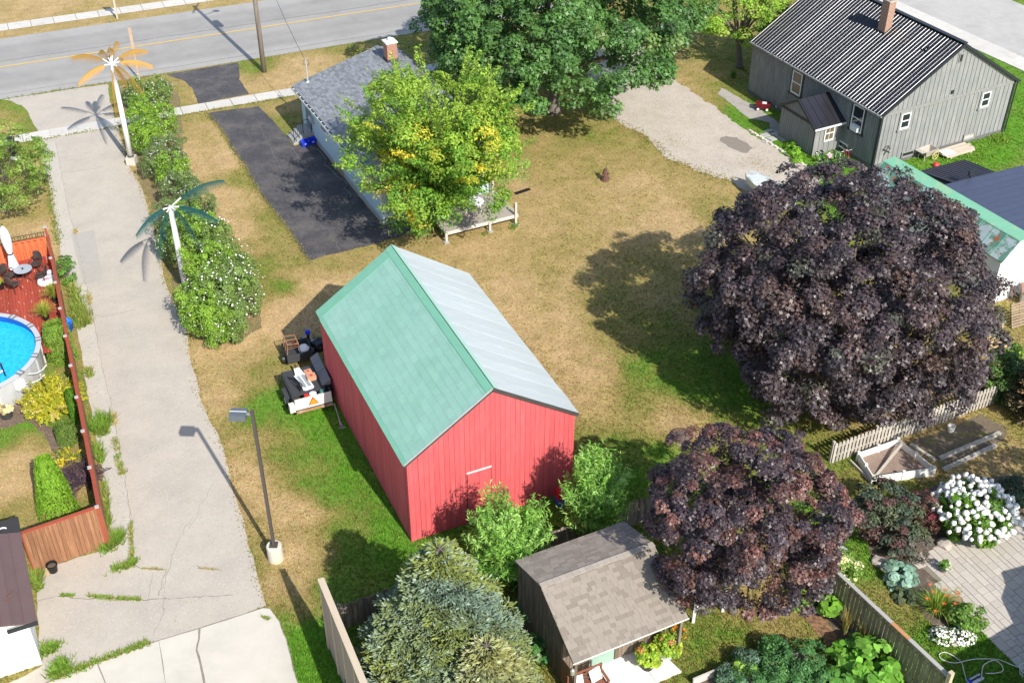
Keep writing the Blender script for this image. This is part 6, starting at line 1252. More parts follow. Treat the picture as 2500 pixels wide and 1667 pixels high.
MB().cyl((0, -.02, .73), (0, -.02, .80), .05, .03, 10).build('umbrella_ring', iron, bt_)
um = thing('folded_umbrella', 'folded white patio umbrella standing by the orange screen', 'umbrella', G(40, 672, DZ)); ux = mat('umbrella_white', (.80, .80, .79), .8, .05, 6)
q = MB(); n_ = 16
prf = [(.22, .45), (.15, .9), (.10, 1.25), (.17, 1.7), (.19, 2.1), (.16, 2.45), (.08, 2.72), (.02, 2.8)]; vs_ = []
for r_, z_ in prf: vs_ += [((r_ * (1 + .16 * (k % 2))) * math.cos(2 * math.pi * k / n_), (r_ * (1 + .16 * (k % 2))) * math.sin(2 * math.pi * k / n_), z_) for k in range(n_)]
q.add(vs_, [(r_ * n_ + k, r_ * n_ + (k + 1) % n_, (r_ + 1) * n_ + (k + 1) % n_, (r_ + 1) * n_ + k) for r_ in range(len(prf) - 1) for k in range(n_)]).build('canopy', ux, um); MB().cyl((0, 0, 0), (0, 0, 2.9), .025, .02, 8).build('pole', iron, um); MB().cyl((0, 0, 0), (0, 0, .1), .28, .25, 16).build('foot', iron, um); MB().lathe([(.14, 1.22), (.15, 1.25), (.14, 1.28)], 14).build('tie', iron, um)
fl_ = thing('pool_float', 'white inflatable pool float with pink patterned pillow in the deck corner', 'pool float', G(116, 690, DZ))
q = MB(); q.tube([(.33 * math.cos(a), .33 * math.sin(a), .14 + .05 * math.cos(a)) for a in np.linspace(0, 6.28, 17)[:-1]], .14, 10, closed=True); q.build('ring', ux, fl_, smooth=True); MB().lathe([(0, .12), (.22, .13), (.2, .2), (0, .22)], 14, (0, -.05, .0)).build('pillow', mat('pink_print', (.70, .42, .47), .8, .25, 9), fl_, smooth=True); MB().lathe([(0, .3), (.16, .32), (.17, .42), (0, .5)], 12, (.1, .3, .05)).build('towel', mat('lilac_towel', (.62, .58, .66), .9, .2, 12), fl_, smooth=True)
def frondplant(name, label, px, py, z, n, L_, cols, seed, pot_r=.16, pot_h=.3, pot_m=None, arch=.75):
    t = grassy(name, label, px, py, n, L_, cols, seed, .035, spread=.06, arch=arch, z0=z); 
    for ch in t.children: ch.location = (0, 0, pot_h)
    MB().lathe([(pot_r * .75, 0), (pot_r, pot_h), (pot_r * 1.08, pot_h), (pot_r * 1.08, pot_h + .03), (pot_r * .9, pot_h + .03), (pot_r * .9, pot_h - .03), (0, pot_h - .03)], 16).build('pot', pot_m or iron, t); return t
PALMC = [(.16, .22, .03, 3), (.30, .30, .05, 2), (.40, .30, .07, .7)]
frondplant('potted_palm', 'potted parlour palm against the deck fence beside the float', 137, 738, DZ, 260, .95, PALMC, 131, arch=.85); frondplant('potted_palm', 'potted parlour palm on the blue tarp beside the pool', 115, 786, DZ - .15, 260, .95, PALMC, 132)
frondplant('potted_palm', 'grassy potted plant in front of the pool ladder', 12, 985, 0, 150, .7, [(.10, .22, .03, 1), (.13, .25, .04, 1)], 133); frondplant('potted_plant', 'lime leaved potted plant at the edge of the red deck', 4, 705, DZ, 60, .4, [(.28, .36, .04, 1)], 134, arch=.9)
t = thing('blue_tarp', 'crumpled bright blue tarp between the deck and the cedar', 'tarp', G(140, 792, .55)); t.location.z = 0
q = MB(); nx_ = 9; vs_ = [((i - 4) * .15, (j - 4) * .15, .62 + .12 * math.sin(i * 1.7 + j) * math.cos(j * 1.3 - i) - .04 * abs(i - 4)) for j in range(9) for i in range(9)]; q.add(vs_, [(j * 9 + i, j * 9 + i + 1, (j + 1) * 9 + i + 1, (j + 1) * 9 + i) for j in range(8) for i in range(8)]); q.build('sheet', mat('tarp_blue', (.02, .17, .62), .4, .1, 6, spec=.4), t); MB().box(-.5, .5, -.5, .5, 0, .46).build('box', mat('tarp_blue_dark', (.015, .08, .30), .5, .1), t)
pt = thing('planter_tub', 'dark tub with cream leaved plant on the mulch by the pool', 'planter', G(18, 1018)); MB().lathe([(.22, 0), (.3, .3), (.33, .32), (.28, .32), (.26, .26), (0, .26)], 18).build('tub', mat('dark_tub', (.05, .05, .05), .6, .1), pt)
foliage('foliage', (0, 0, .42), (.26, .26, .16), 24, 22, .11, .12, OVATE, [(.52, .45, .28, 3), (.40, .33, .14, 1)], 136, leaf_soft, pt, low=-.5)
# black bucket by the end fence, plywood piece
t = thing('flower_pot', 'black plastic pot beside the cedar board fence', 'pot', G(131, 1394)); MB().lathe([(.15, 0), (.19, .34), (.21, .34), (.21, .37), (.175, .37), (.165, .28), (0, .28)], 18).build('pot', iron, t); MB().lathe([(.0, .25), (.16, .285), (0, .31)], 12).build('soil', soil, t)
tag(MB().hexa([tuple(G(109, 1404)), tuple(G(119, 1410)), tuple(G(121, 1396)), tuple(G(112, 1390))] + [tuple(G(a, b_) + Vector((0, 0, .04))) for a, b_ in ((109, 1404), (119, 1410), (121, 1396), (112, 1390))]).build('plywood_offcut', mat('plywood', (.55, .40, .24), .8, .1)), 'small pale plywood offcut leaning by the black pot', 'board')

# tall tan screen fence
ta, tb = G(783, 1413, 3.45), G(893, 1680, 3.45); tanf = mat('tan_boards', (.35, .255, .20), .85, .08, 2, .15, 30, obj_var=.06, stretch=(2, 2, .5)); tcap = mat('tan_cap', (.50, .41, .30), .85, .1, 3, stretch=(.5, 4, 4))
t = thing('screen_fence', 'tall tan board screen fence beside the blue spruce', 'fence', (ta.x, ta.y, 0), math.atan2(tb.y - ta.y, tb.x - ta.x)); L_ = (tb - ta).length + 2
MB().box(0, L_, -.11, .11, 3.45, 3.50).build('top_cap', tcap, t)
k = 0
while k * 1.22 < L_: MB().box(k * 1.22 + .06, min(L_, (k + 1) * 1.22 - .0), -.03, .03, .02, 3.44).build('panel', tanf, t); MB().box(k * 1.22 - .05, k * 1.22 + .055, -.075, .075, 0, 3.44).build('post', tcap, t); k += 1
# old rear fence behind the shed
oldw = mat('old_fence_wood', (.16, .14, .115), .95, .2, 3, .4, 30, obj_var=.22, dark=(.32, .28, .23), dscale=2, dlo=.5, dhi=.62, stretch=(3, 3, .4)); oa, ob = G(829, 1479, 1.25), G(1345, 1297, 1.25); od = (ob - oa).normalized(); oe_ = ob + od * 4.6
fence_line('old_board_fence', 'old grey board fence between the shed and the red barn', oa, oe_, 1.25, oldw, bw=.16, gap=.02, jag=.06, post_step=2.4)
# grey picket fence, upper right, and older stub
pick_m = mat('picket_wood', (.44, .40, .34), .9, .14, 3, .3, 30, obj_var=.12, dark=(.32, .29, .25), dscale=2.5, stretch=(3, 3, .4)); pa_, pb_ = G(2040, 1082, 1.1), G(2442, 937, 1.1)
fence_line('picket_fence', 'weathered grey picket fence under the big purple maple', pa_, pb_, 1.12, pick_m, parts='picket', bw=.19, gap=.065, top_cut='point', post_step=2.4, jag=.03)
# diagonal slatted fence, lower right
slat = mat('slat_wood', (.195, .155, .105), .9, .14, 3, .3, 30, obj_var=.14, dark=(.36, .31, .24), dscale=2, stretch=(3, 3, .4)); da_, db_ = G(2018, 1372, 1.85), G(2316, 1650, 1.85)
df, DL = fence_line('slatted_fence', 'diagonal board on board fence dividing the shed yard from the patio garden', da_, db_, 1.85, slat, bw=.175, gap=.035, rail=slat, post_step=2.3, jag=.02)
railm = mat('slat_rail_grey', (.36, .34, .31), .9, .1, 3, stretch=(.5, 4, 4)); newr = mat('slat_rail_new', (.44, .22, .10), .8, .1)
for j, (s0, s1) in enumerate(((0, .28), (.28, .56), (.56, .70), (.70, 1.0))): MB().box(DL * s0 + .004, DL * s1 - .004, -.075, .075, 1.855, 1.895).build('top_rail', newr if j == 2 else railm, df)
MB().box(DL - .02, DL + .12, -.08, .08, 0, 2.1).build('end_post', mat('post_pale', (.50, .40, .27), .85, .1), df)

# vinyl planter frames and plot edging
vin = mat('white_vinyl', (.74, .72, .67), .5, .05, 3); vp = thing('vinyl_planter', 'white vinyl planter box filled with soil by the picket fence', 'planter', G(2180, 1120)); o0 = vp.location; cs_ = [G(2093, 1124) - o0, G(2189, 1090) - o0, G(2276, 1160) - o0, G(2128, 1182) - o0]
VH = .42
for i in range(4):
    a, b2 = cs_[i], cs_[(i + 1) % 4]; mid = a.lerp(b2, .5)
    for e0, e1 in ((a, mid), (mid, b2)): d = (e1 - e0).normalized(); MB().bar(e0 + d * .05 + Vector((0, 0, VH / 2)), e1 - d * .05 + Vector((0, 0, VH / 2)), .05, VH).build('panel', vin, vp)
    for pp in (a, mid): MB().box(pp.x - .06, pp.x + .06, pp.y - .06, pp.y + .06, 0, VH + .06).build('post', vin, vp)
pl_ = [c * .985 for c in cs_]; MB().prism([(p.x, p.y, 0) for p in pl_], (0, 0, 0), (0, 0, .12)).build('soil', mat('planter_soil', (.26, .19, .15), .95, .2, 5, .8, 20), vp)
MB().bar(G(2205, 1080, .45) - o0, G(2135, 1165, .13) - o0, .10, .05).build('loose_board', pick_m, vp)
for k, (a, b2, lb) in enumerate((((2222, 1088), (2283, 1128), 'grey timber edging between the planter box and the plot'), ((2292, 1122), (2440, 1060), 'long grey timber edging across the vegetable plot'), ((2300, 1150), (2430, 1090), 'grey timber edging at the lower side of the vegetable plot'), ((2075, 1128), (2125, 1178), 'narrow board edging beside the white planter box'))):
    p0, p1 = G(*a), G(*b2); tag(MB().bar(Vector((p0.x, p0.y, .07)), Vector((p1.x, p1.y, .07)), .16 if k < 3 else .06, .14).build('timber_edging', pick_m), lb, 'timber', 'garden timbers')
t = thing('white_bucket', 'small white bucket on the vegetable plot', 'bucket', G(2320, 1052)); MB().lathe([(.13, 0), (.17, .3), (.155, .3), (.12, .03), (0, .03)], 16).build('pail', vin, t)
# raised vegetable bed by the shed yard
for k, (a, b2, lb) in enumerate((((1690, 1672), (1920, 1575), 'weathered board along the far side of the raised vegetable bed'), ((1795, 1672), (1945, 1606), 'weathered board along the middle of the raised vegetable bed'))):
    p0, p1 = G(*a), G(*b2); tag(MB().bar(Vector((p0.x, p0.y, .17)), Vector((p1.x, p1.y, .17)), .06, .34).build('bed_board', gwb), lb, 'board')
sheet('raised_bed_soil', gp((1692, 1674), (1920, 1578), (1975, 1600), (2000, 1690), (1700, 1740)), .01, soil, .04, .2)
# white arbor, bench, pillows, planters by the shed
ar = thing('white_arbor', 'white garden arbor at the corner of the tan shed', 'arbor', G(1692, 1518)); a2 = G(1740, 1500) - ar.location
MB().box(-.05, .05, -.05, .05, 0, 2.2).build('post', vin, ar); MB().bar((0, 0, .75), a2 * 1.5 + Vector((0, 0, .75)), .05, .12).build('beam', vin, ar); MB().tube([(0, 0, .25), a2 * .14 + Vector((0, 0, .55)), a2 * .4 + Vector((0, 0, .70))], .025, 6).build('brace', vin, ar); MB().box(a2.x * 1.5 - .05, a2.x * 1.5 + .05, a2.y * 1.5 - .05, a2.y * 1.5 + .05, 0, 2.2).build('post', vin, ar)
MB().tube([Vector((0, 0, 2.2)), a2 * .4 + Vector((0, 0, 2.5)), a2 * 1.1 + Vector((0, 0, 2.5)), a2 * 1.5 + Vector((0, 0, 2.2))], .035, 6).build('arch', vin, ar)
bn = thing('garden_bench', 'brown slatted bench with crossed back in front of the shed', 'bench', (0, 0, 0)); bc = G(1440, 1690, .45); bn.location = (bc.x, bc.y, .0); bn.rotation_euler = (0, 0, R(26)); bw_ = mat('bench_brown', (.20, .075, .045), .7, .15, 4, obj_var=.1)
bn.location = Vector((2.05, 24.75, .058)) + Matrix.Rotation(R(26), 3, 'Z') @ Vector((.62, .12, 0))
for i in range(6): MB().box(-.62, .62, -.30 + i * .085, -.30 + i * .085 + .07, .42, .445).build('seat_slat', bw_, bn)
for s_ in (-1, 1):
    for yy, zt in ((-.28, .62), (.24, .9)): MB().box(s_ * .62 - .035, s_ * .62 + .035, yy - .03, yy + .03, 0, zt).build('leg', bw_, bn)
    MB().box(s_ * .62 - .045, s_ * .62 + .045, -.33, .22, .60, .635).build('arm', bw_, bn)
MB().box(-.585, .585, .215, .255, .84, .91).build('top_rail', bw_, bn); MB().box(-.585, .585, .22, .25, .50, .55).build('back_rail', bw_, bn)
for k in range(3): x = -.585 + k * .39; MB().bar((x, .235, .55), (x + .39, .235, .84), .03, .035).bar((x + .39, .235, .55), (x, .235, .84), .028, .033).build('back_cross', bw_, bn)
pil = mat('pillow_white', (.80, .78, .77), .9, .05, 9, dark=(.72, .55, .58), dscale=9, dlo=.62, dhi=.66)
for k, (ox, lb) in enumerate(((-.36, 'plain white pillow on the brown bench arm end'), (.34, 'white flowered pillow on the brown bench beside the green door'))):
    bmh = bmesh.new(); bmesh.ops.create_grid(bmh, x_segments=8, y_segments=8, size=.22); me = bpy.data.meshes.new('pillow')
    for v in bmh.verts: f = (1 - (v.co.x / .22) ** 4) * (1 - (v.co.y / .22) ** 4); v.co.z = .07 * f
    g_ = bmesh.ops.duplicate(bmh, geom=bmh.verts[:] + bmh.edges[:] + bmh.faces[:]); 
    for e in g_['geom']:
        if isinstance(e, bmesh.types.BMVert): e.co.z = -e.co.z
    bmh.to_mesh(me); bmh.free(); me.polygons.foreach_set('use_smooth', [True] * len(me.polygons)); o = link('pillow', me, pil if k else ux); tag(o, lb, 'pillow'); o.location = bn.location + Matrix.Rotation(R(26), 3, 'Z') @ Vector((ox, .08, .64)); o.rotation_euler = (R(58), 0, R(26 + 8 * (k * 2 - 1)))
LIMEC = [(.26, .34, .035, 3), (.17, .27, .028, 2), (.36, .20, .07, .5)]
for k, (qx, qy, lb) in enumerate(((1580, 1602, 'planter of lime and copper foliage nearer the green shed door'), (1628, 1575, 'planter of lime foliage on a wire stand at the pad corner'))):
    c = G(qx, qy + 25, .06); t = thing('foliage_planter', lb, 'planter', (c.x, c.y, .058)); MB().lathe([(.2, .0), (.26, .34), (.29, .36), (.24, .36), (.22, .28), (0, .28)], 18).build('pot', iron if k == 0 else pw_m, t); foliage('foliage', (0, 0, .58), (.36, .36, .26), 46, 30, .13, .17, OVATE, LIMEC, 140 + k, leaf_soft, t, low=-.7)
clump('marigolds', 'orange marigolds at the corner of the shed', 'flowers', 1664, 1540, .2, (.22, .22, .14), 16, 16, .07, .12, OVATE, [(.55, .20, .02, 1), (.12, .19, .03, 2)], 143)
wl = thing('wall_lantern', 'small metal lantern on the shed porch post', 'lantern', (0, 0, 0)); wl.location = Vector((2.015, 24.66, 0)) + Matrix.Rotation(shy, 3, 'Z') @ Vector((-.02, .02, 0)); MB().lathe([(.0, 1.55), (.07, 1.58), (.08, 1.78), (.02, 1.86)], 10).build('lantern', mat('lantern_metal', (.45, .43, .38), .35, .1, metal=.5), wl); MB().cyl((0, 0, 0), (0, 0, 1.56), .015, .015, 6).build('stake', iron, wl)

# ---- trailer with junk beside the barn
T0 = G(727, 1026); T1 = G(815, 1003); tv = (T1 - T0); TW = tv.length; trl = thing('utility_trailer', 'loaded flat trailer with pale tailgate and orange safety triangle', 'trailer', T0, math.atan2(tv.y, tv.x)); tb_ = mat('black_sheet', (.045, .046, .048), .7, .12, 3); rust = mat('rust_edge', (.34, .19, .09), .8, .3, 5, dark=(.55, .48, .40), dscale=3); gatew = mat('tailgate_cream', (.66, .60, .53), .7, .06, 3)
MB().box(.02, TW - .02, .06, 2.35, .42, .50).build('bed', dark_metal, trl); MB().box(0, TW, .0, .06, .34, .44).build('rear_beam', rust, trl)
MB().hexa([(.0, .06, .50), (TW, .06, .50), (TW, .10, .50), (.0, .10, .50), (.0, .14, .98), (TW, .14, .98), (TW, .18, .98), (.0, .18, .98)]).build('tailgate', gatew, trl)
for s_ in (0, 1): MB().box(s_ * TW - .03, s_ * TW + .03, .20, 2.35, .50, .92).build('side_board', tb_, trl)
for s_ in (-1, 1):
    xx = -.13 if s_ < 0 else TW + .13; MB().cyl((xx - .09, 1.15, .31), (xx + .09, 1.15, .31), .31, .31, 18).build('tyre', mat('tyre_rubber', (.02, .02, .02), .8), trl); MB().cyl((xx - .095, 1.15, .31), (xx + .095, 1.15, .31), .16, .16, 12).build('rim', gatew, trl)
    MB().box(xx - .12, xx + .12, .75, 1.55, .66, .70).build('fender', tb_, trl)
MB().box(-.26, -.02, .02, .30, .45, .80).build('tail_light_box', gatew, trl)
MB().bar((TW / 2, 2.35, .44), (TW / 2, 3.3, .44), .08, .08).build('tongue', dark_metal, trl)
q = MB(); tx = TW * .49; ty = lambda z: .055 + (z - .5) / .48 * .08 - .012
def tri(sz, d): return [(tx - sz, ty(.58) - d, .74 - sz * .55), (tx + sz, ty(.58) - d, .74 - sz * .55), (tx, ty(.95) - d, .74 + sz * 1.0)]
MB().prism(tri(.235, 0), (0, 0, 0), (0, -.006, 0)).build('triangle_border', mat('sign_red', (.62, .09, .02), .5, .05), trl); MB().prism(tri(.165, .007), (0, 0, 0), (0, -.006, 0)).build('triangle_sign', mat('sign_orange', (.85, .25, .012), .4, .04), trl)
tag(MB().box(.02, TW - .15, .45, 2.3, .93, .96).build('black_lid', tb_, trl), None)
def on_trl(name, label, cat, x, y, z, rz=0): o = thing(name, label, cat, T0 + Matrix.Rotation(trl.rotation_euler.z, 3, 'Z') @ Vector((x, y, 0)) + Vector((0, 0, z)), trl.rotation_euler.z + rz); return o
sc_ = on_trl('lounge_chair', 'folded white plastic lounge chair lying on the black trailer lid', 'chair', .72, 1.25, .962, .12)
q = MB().box(-.24, -.18, -.55, .55, .0, .06).box(.18, .24, -.55, .55, .0, .06).box(-.18, .18, -.6, -.45, 0, .07).box(-.18, .18, .5, .62, 0, .07).box(-.03, .03, -.45, .5, .0, .05); q.build('frame', white_trim, sc_); MB().box(-.18, .18, -.45, .5, .0, .03).build('seat_panel', mat('grey_mesh', (.25, .29, .30), .7, .1), sc_); MB().hexa([(-.18, .5, .02), (.18, .5, .02), (.12, .82, .02), (-.12, .82, .02), (-.18, .5, .14), (.18, .5, .14), (.12, .82, .22), (-.12, .82, .22)]).build('headrest', white_trim, sc_)
fc = on_trl('folding_chair', 'folded black camp chair lying on the trailer lid', 'chair', .35, 1.3, .962, .25); q = MB()
for k in range(5): q.tube([(-.12 + .06 * k, -.65 + .05 * k, .03 + .015 * k), (-.06 + .04 * k, .55 - .08 * k, .05 + .02 * k)], .022, 6)
q.build('frame', iron, fc); MB().box(-.1, .12, -.2, .3, .02, .07).build('fabric', tb_, fc)
bxm = mat('cardboard_orange', (.52, .26, .15), .85, .1, 4)
for k, (x, y, w_, h_, lb) in enumerate(((1.08, 1.35, .2, .2, 'larger orange brown carton on the trailer lid'), (1.05, 1.78, .16, .14, 'smaller orange brown carton with red print on the trailer'))):
    o = on_trl('carton', lb, 'box', x, y, .962, .1 * k); MB().box(-w_, w_, -w_ * .8, w_ * .8, 0, h_).build('box', bxm, o); MB().box(-w_ * .3, w_ * .3, -w_ * .3, w_ * .3, h_, h_ + .006).build('label_patch', mat('red_patch', (.5, .04, .03), .6), o)
yb2 = on_trl('toy_bin', 'red and yellow toys and a white jug in the trailer behind the tailgate', 'toys', .75, .3, .505); MB().box(-.3, .35, -.09, .1, 0, .38).build('yellow_bin', mat('toy_yellow', (.70, .48, .03), .5), yb2); MB().lathe([(0, .38), (.14, .39), (.16, .5), (.06, .56)], 12, (.1, 0, 0)).build('white_jug', white_trim, yb2); MB().box(-.28, -.1, -.07, .08, .381, .5).build('red_toy', mat('toy_red', (.55, .02, .02), .5), yb2); MB().lathe([(0, .38), (.12, .4), (.1, .5), (0, .52)], 10, (.52, .05, 0)).build('green_bag', mat('toy_green', (.05, .18, .14), .7), yb2)
MB().box(.2, .55, -.08, .1, 0, .38).build('crate', tb_, yb2)
gr_ = on_trl('louvred_panel', 'long grey louvred metal vent box leaning over the trailer', 'vent', 1.55, 1.55, 0, -.02)
gm = mat('louvre_grey', (.17, .165, .16), .6, .15, 4, dark=(.27, .13, .07), dscale=1.3, dlo=.55, dhi=.65); 
MB().hexa([(-.16, -.9, .98), (.22, -.9, .98), (.22, 1.25, .98), (-.16, 1.25, .98), (-.16, -.9, 1.0), (.22, -.9, 1.22), (.22, 1.25, 1.22), (-.16, 1.25, 1.0)]).build('case', gm, gr_)
for k in range(6): y0_ = .1 + k * .18; MB().hexa([(-.15, y0_, 1.012), (.18, y0_, 1.20), (.18, y0_ + .12, 1.20), (-.15, y0_ + .12, 1.012), (-.15, y0_, 1.02), (.18, y0_, 1.23), (.18, y0_ + .12, 1.205), (-.15, y0_ + .12, 1.018)]).build('louvre', mat('louvre_dark', (.26, .25, .24), .6), gr_)
MB().box(-.1, .2, -.7, 1.1, .0, .979).build('stand', tb_, gr_)
jc = G(706, 890); jk = thing('junk_cart', 'dark metal cart of scrap behind the trailer', 'cart', jc, trl.rotation_euler.z); MB().box(-.1, 1.1, -.35, .75, .32, .42).box(-.1, -.06, -.35, .75, .42, .72).box(-.06, 1.06, -.35, -.31, .42, .72).box(-.06, 1.06, .71, .75, .42, .72).box(1.06, 1.1, -.35, .75, .42, .72).build('tub', tb_, jk)
for s_ in (-.2, 1.2): MB().cyl((s_ - .06, .2, .22), (s_ + .06, .2, .22), .22, .22, 14).build('wheel', iron, jk)
q = MB(); rm = mat('rusty_wire', (.36, .17, .08), .8, .2, 8)
for k in range(3): q.tube([(-.05 + .0 * k, -.2 + .35 * k, .7), (.0, -.2 + .35 * k, 1.25), (.5, -.2 + .35 * k, 1.2), (.55, -.2 + .35 * k, .7)], .02, 5)
q.bar((0, -.2, 1.25), (0, .5, 1.25), .03, .03).bar((.5, -.2, 1.2), (.5, .5, 1.2), .03, .03); 
for k in range(5): q.bar((0, -.15 + .15 * k, .95), (.53, -.15 + .15 * k, .98), .012, .012)
q.build('rusty_rack', rm, jk)
t = thing('white_bag', 'white plastic bag lying on the scrap cart', 'bag', jc + Matrix.Rotation(trl.rotation_euler.z, 3, 'Z') @ Vector((.78, .1, .6))); t.location.z = .44; MB().lathe([(0, 0), (.22, .06), (.26, .2), (.16, .34), (.05, .4), (0, .4)], 12).build('bag', ux, t)
for k, (x, y, z, s_, lb) in enumerate(((1.0, 1.05, .0, .42, 'black rubbish bag behind the scrap cart'), (1.55, .75, 0, .45, 'black rubbish bag against the barn wall'))):
    p = jc + Matrix.Rotation(trl.rotation_euler.z, 3, 'Z') @ Vector((x, y, 0)); bmh = bmesh.new(); bmesh.ops.create_icosphere(bmh, subdivisions=3, radius=s_); me = bpy.data.meshes.new('rubbish_bag')
    for v in bmh.verts: v.co *= 1 + .14 * math.sin(v.co.x * 11 + k) * math.sin(v.co.y * 13) + .06 * math.sin(v.co.z * 25); v.co.z = max(-.3 * s_ , v.co.z * .8) + .3 * s_
    bmh.to_mesh(me); bmh.free(); o = link('rubbish_bag', me, mat('black_plastic', (.008, .009, .012), .3, .1, spec=.6)); tag(o, lb, 'bag'); o.location = p
t = thing('blue_jerry_can', 'small bright blue container among the black bags', 'container', jc + Matrix.Rotation(trl.rotation_euler.z, 3, 'Z') @ Vector((1.25, 1.1, .0))); MB().box(-.1, .1, -.07, .07, .62, .84).build('can', mat('can_blue', (.03, .05, .60), .4), t); MB().cyl((0, 0, 0), (0, 0, .62), .06).build('stand', iron, t)
rt = thing('steel_cultivator', 'thin steel rod tool with splayed foot lying beside the barn wall', 'tool', G(818, 1000)); e = G(835, 1046) - rt.location; alu = mat('aluminium', (.55, .56, .56), .35, .1, metal=.6)
MB().cyl((0, 0, .35), (e.x * .62, e.y * .62, .12), .018, .018, 8).build('shaft', alu, rt)
q = MB()
for k in (-1, 0, 1): q.bar((e.x * .6, e.y * .6, .12), (e.x + .07 * k, e.y, .02), .025, .02)
q.bar((e.x - .16, e.y - .03, .03), (e.x + .16, e.y + .07, .03), .04, .05); q.build('foot', alu, rt); MB().cyl((0, 0, 0), (0, 0, .36), .025, .02, 6).build('stand', alu, rt)

# ---- boxes, wagon, bikes, cart, lumber, boat, stump
blue = mat('recycling_blue', (.012, .045, .60), .45, .06, 4, spec=.4)
for k, (u, v, lb) in enumerate(((-.70, 10.78, 'blue recycling box nearer the concrete step'), (-.22, 10.86, 'blue recycling box nearer the white house wall'))):
    t = thing('recycling_box', lb, 'recycling box', Vector((wx, wy, .012)) + Matrix.Rotation(wa, 3, 'Z') @ Vector((u, v, 0)), wa + .05 * k, 'recycling boxes'); w0, w1, d0, d1, h = .19, .24, .14, .19, .36; q = MB()
    ob_ = [(-w0, -d0, 0), (w0, -d0, 0), (w0, d0, 0), (-w0, d0, 0), (-w1, -d1, h), (w1, -d1, h), (w1, d1, h), (-w1, d1, h), (-w1 + .02, -d1 + .02, h), (w1 - .02, -d1 + .02, h), (w1 - .02, d1 - .02, h), (-w1 + .02, d1 - .02, h), (-w0 + .02, -d0 + .02, .03), (w0 - .02, -d0 + .02, .03), (w0 - .02, d0 - .02, .03), (-w0 + .02, d0 - .02, .03)]
    q.add(ob_, [(0, 3, 2, 1), (0, 1, 5, 4), (1, 2, 6, 5), (2, 3, 7, 6), (3, 0, 4, 7)] + [(4 + i, 4 + (i + 1) % 4, 8 + (i + 1) % 4, 8 + i) for i in range(4)] + [(8 + i, 8 + (i + 1) % 4, 12 + (i + 1) % 4, 12 + i) for i in range(4)] + [(12, 13, 14, 15)]); q.build('tub', blue, t)
    MB().box(-.055, .055, -d1 - .004, -d1 + .03, .16, .22).build('recycling_mark', mat('mark_white', (.75, .78, .85), .5), t)
hs = []; rr = random.Random(5)
for (qx, qy) in ((753, 358), (765, 362), (775, 366), (786, 378), (795, 392), (790, 402), (800, 408), (812, 420), (822, 432), (838, 440), (846, 452), (838, 460), (850, 470), (842, 484), (856, 480), (852, 468)): p = G(qx, qy); hs.append((p.x + .05, p.y - .05, .035))
tag(MB().tube(hs, .016, 6).build('garden_hose', mat('hose_grey', (.20, .23, .20), .6, .1)), 'thin grey hose trailing along the white house wall', 'hose')
cb = []
for s_ in np.linspace(0, 1, 40): p = G(845, 492).lerp(G(880, 540), s_); cb.append((p.x + .25 * math.sin(s_ * 9), p.y + .15 * math.cos(s_ * 9), .03))
tag(MB().tube(cb, .012, 5).build('loose_cable', mat('cable_dark', (.10, .10, .10), .6)), 'loose dark cable on the driveway near the house corner', 'cable')
wg = thing('toy_wagon', 'red plastic toy wagon with white wheels by the grey house', 'wagon', G(1861, 268), R(-10)); wr = mat('wagon_red', (.14, .008, .014), .5, .06, spec=.4)
MB().hexa([(-.38, -.22, .14), (.38, -.22, .14), (.38, .22, .14), (-.38, .22, .14), (-.44, -.26, .42), (.44, -.26, .42), (.44, .26, .42), (-.44, .26, .42)]).build('tub', wr, wg); MB().box(-.47, .47, -.29, .29, .42, .45).build('rim', wr, wg); MB().box(-.05, .22, -.1, .1, .45, .50).build('seat_pad', white_trim, wg)
for x in (-.28, .28):
    for y in (-.26, .26): o = MB().cyl((x, y - .03, .13), (x, y + .03, .13), .13, .13, 14).build('wheel', iron, wg); MB().cyl((x, y - .036, .13), (x, y + .036, .13), .085, .085, 12).build('hub', white_trim, o)
MB().tube([(-.44, 0, .3), (-.7, 0, .5), (-.85, 0, .85)], .016, 6).build('handle', iron, wg)
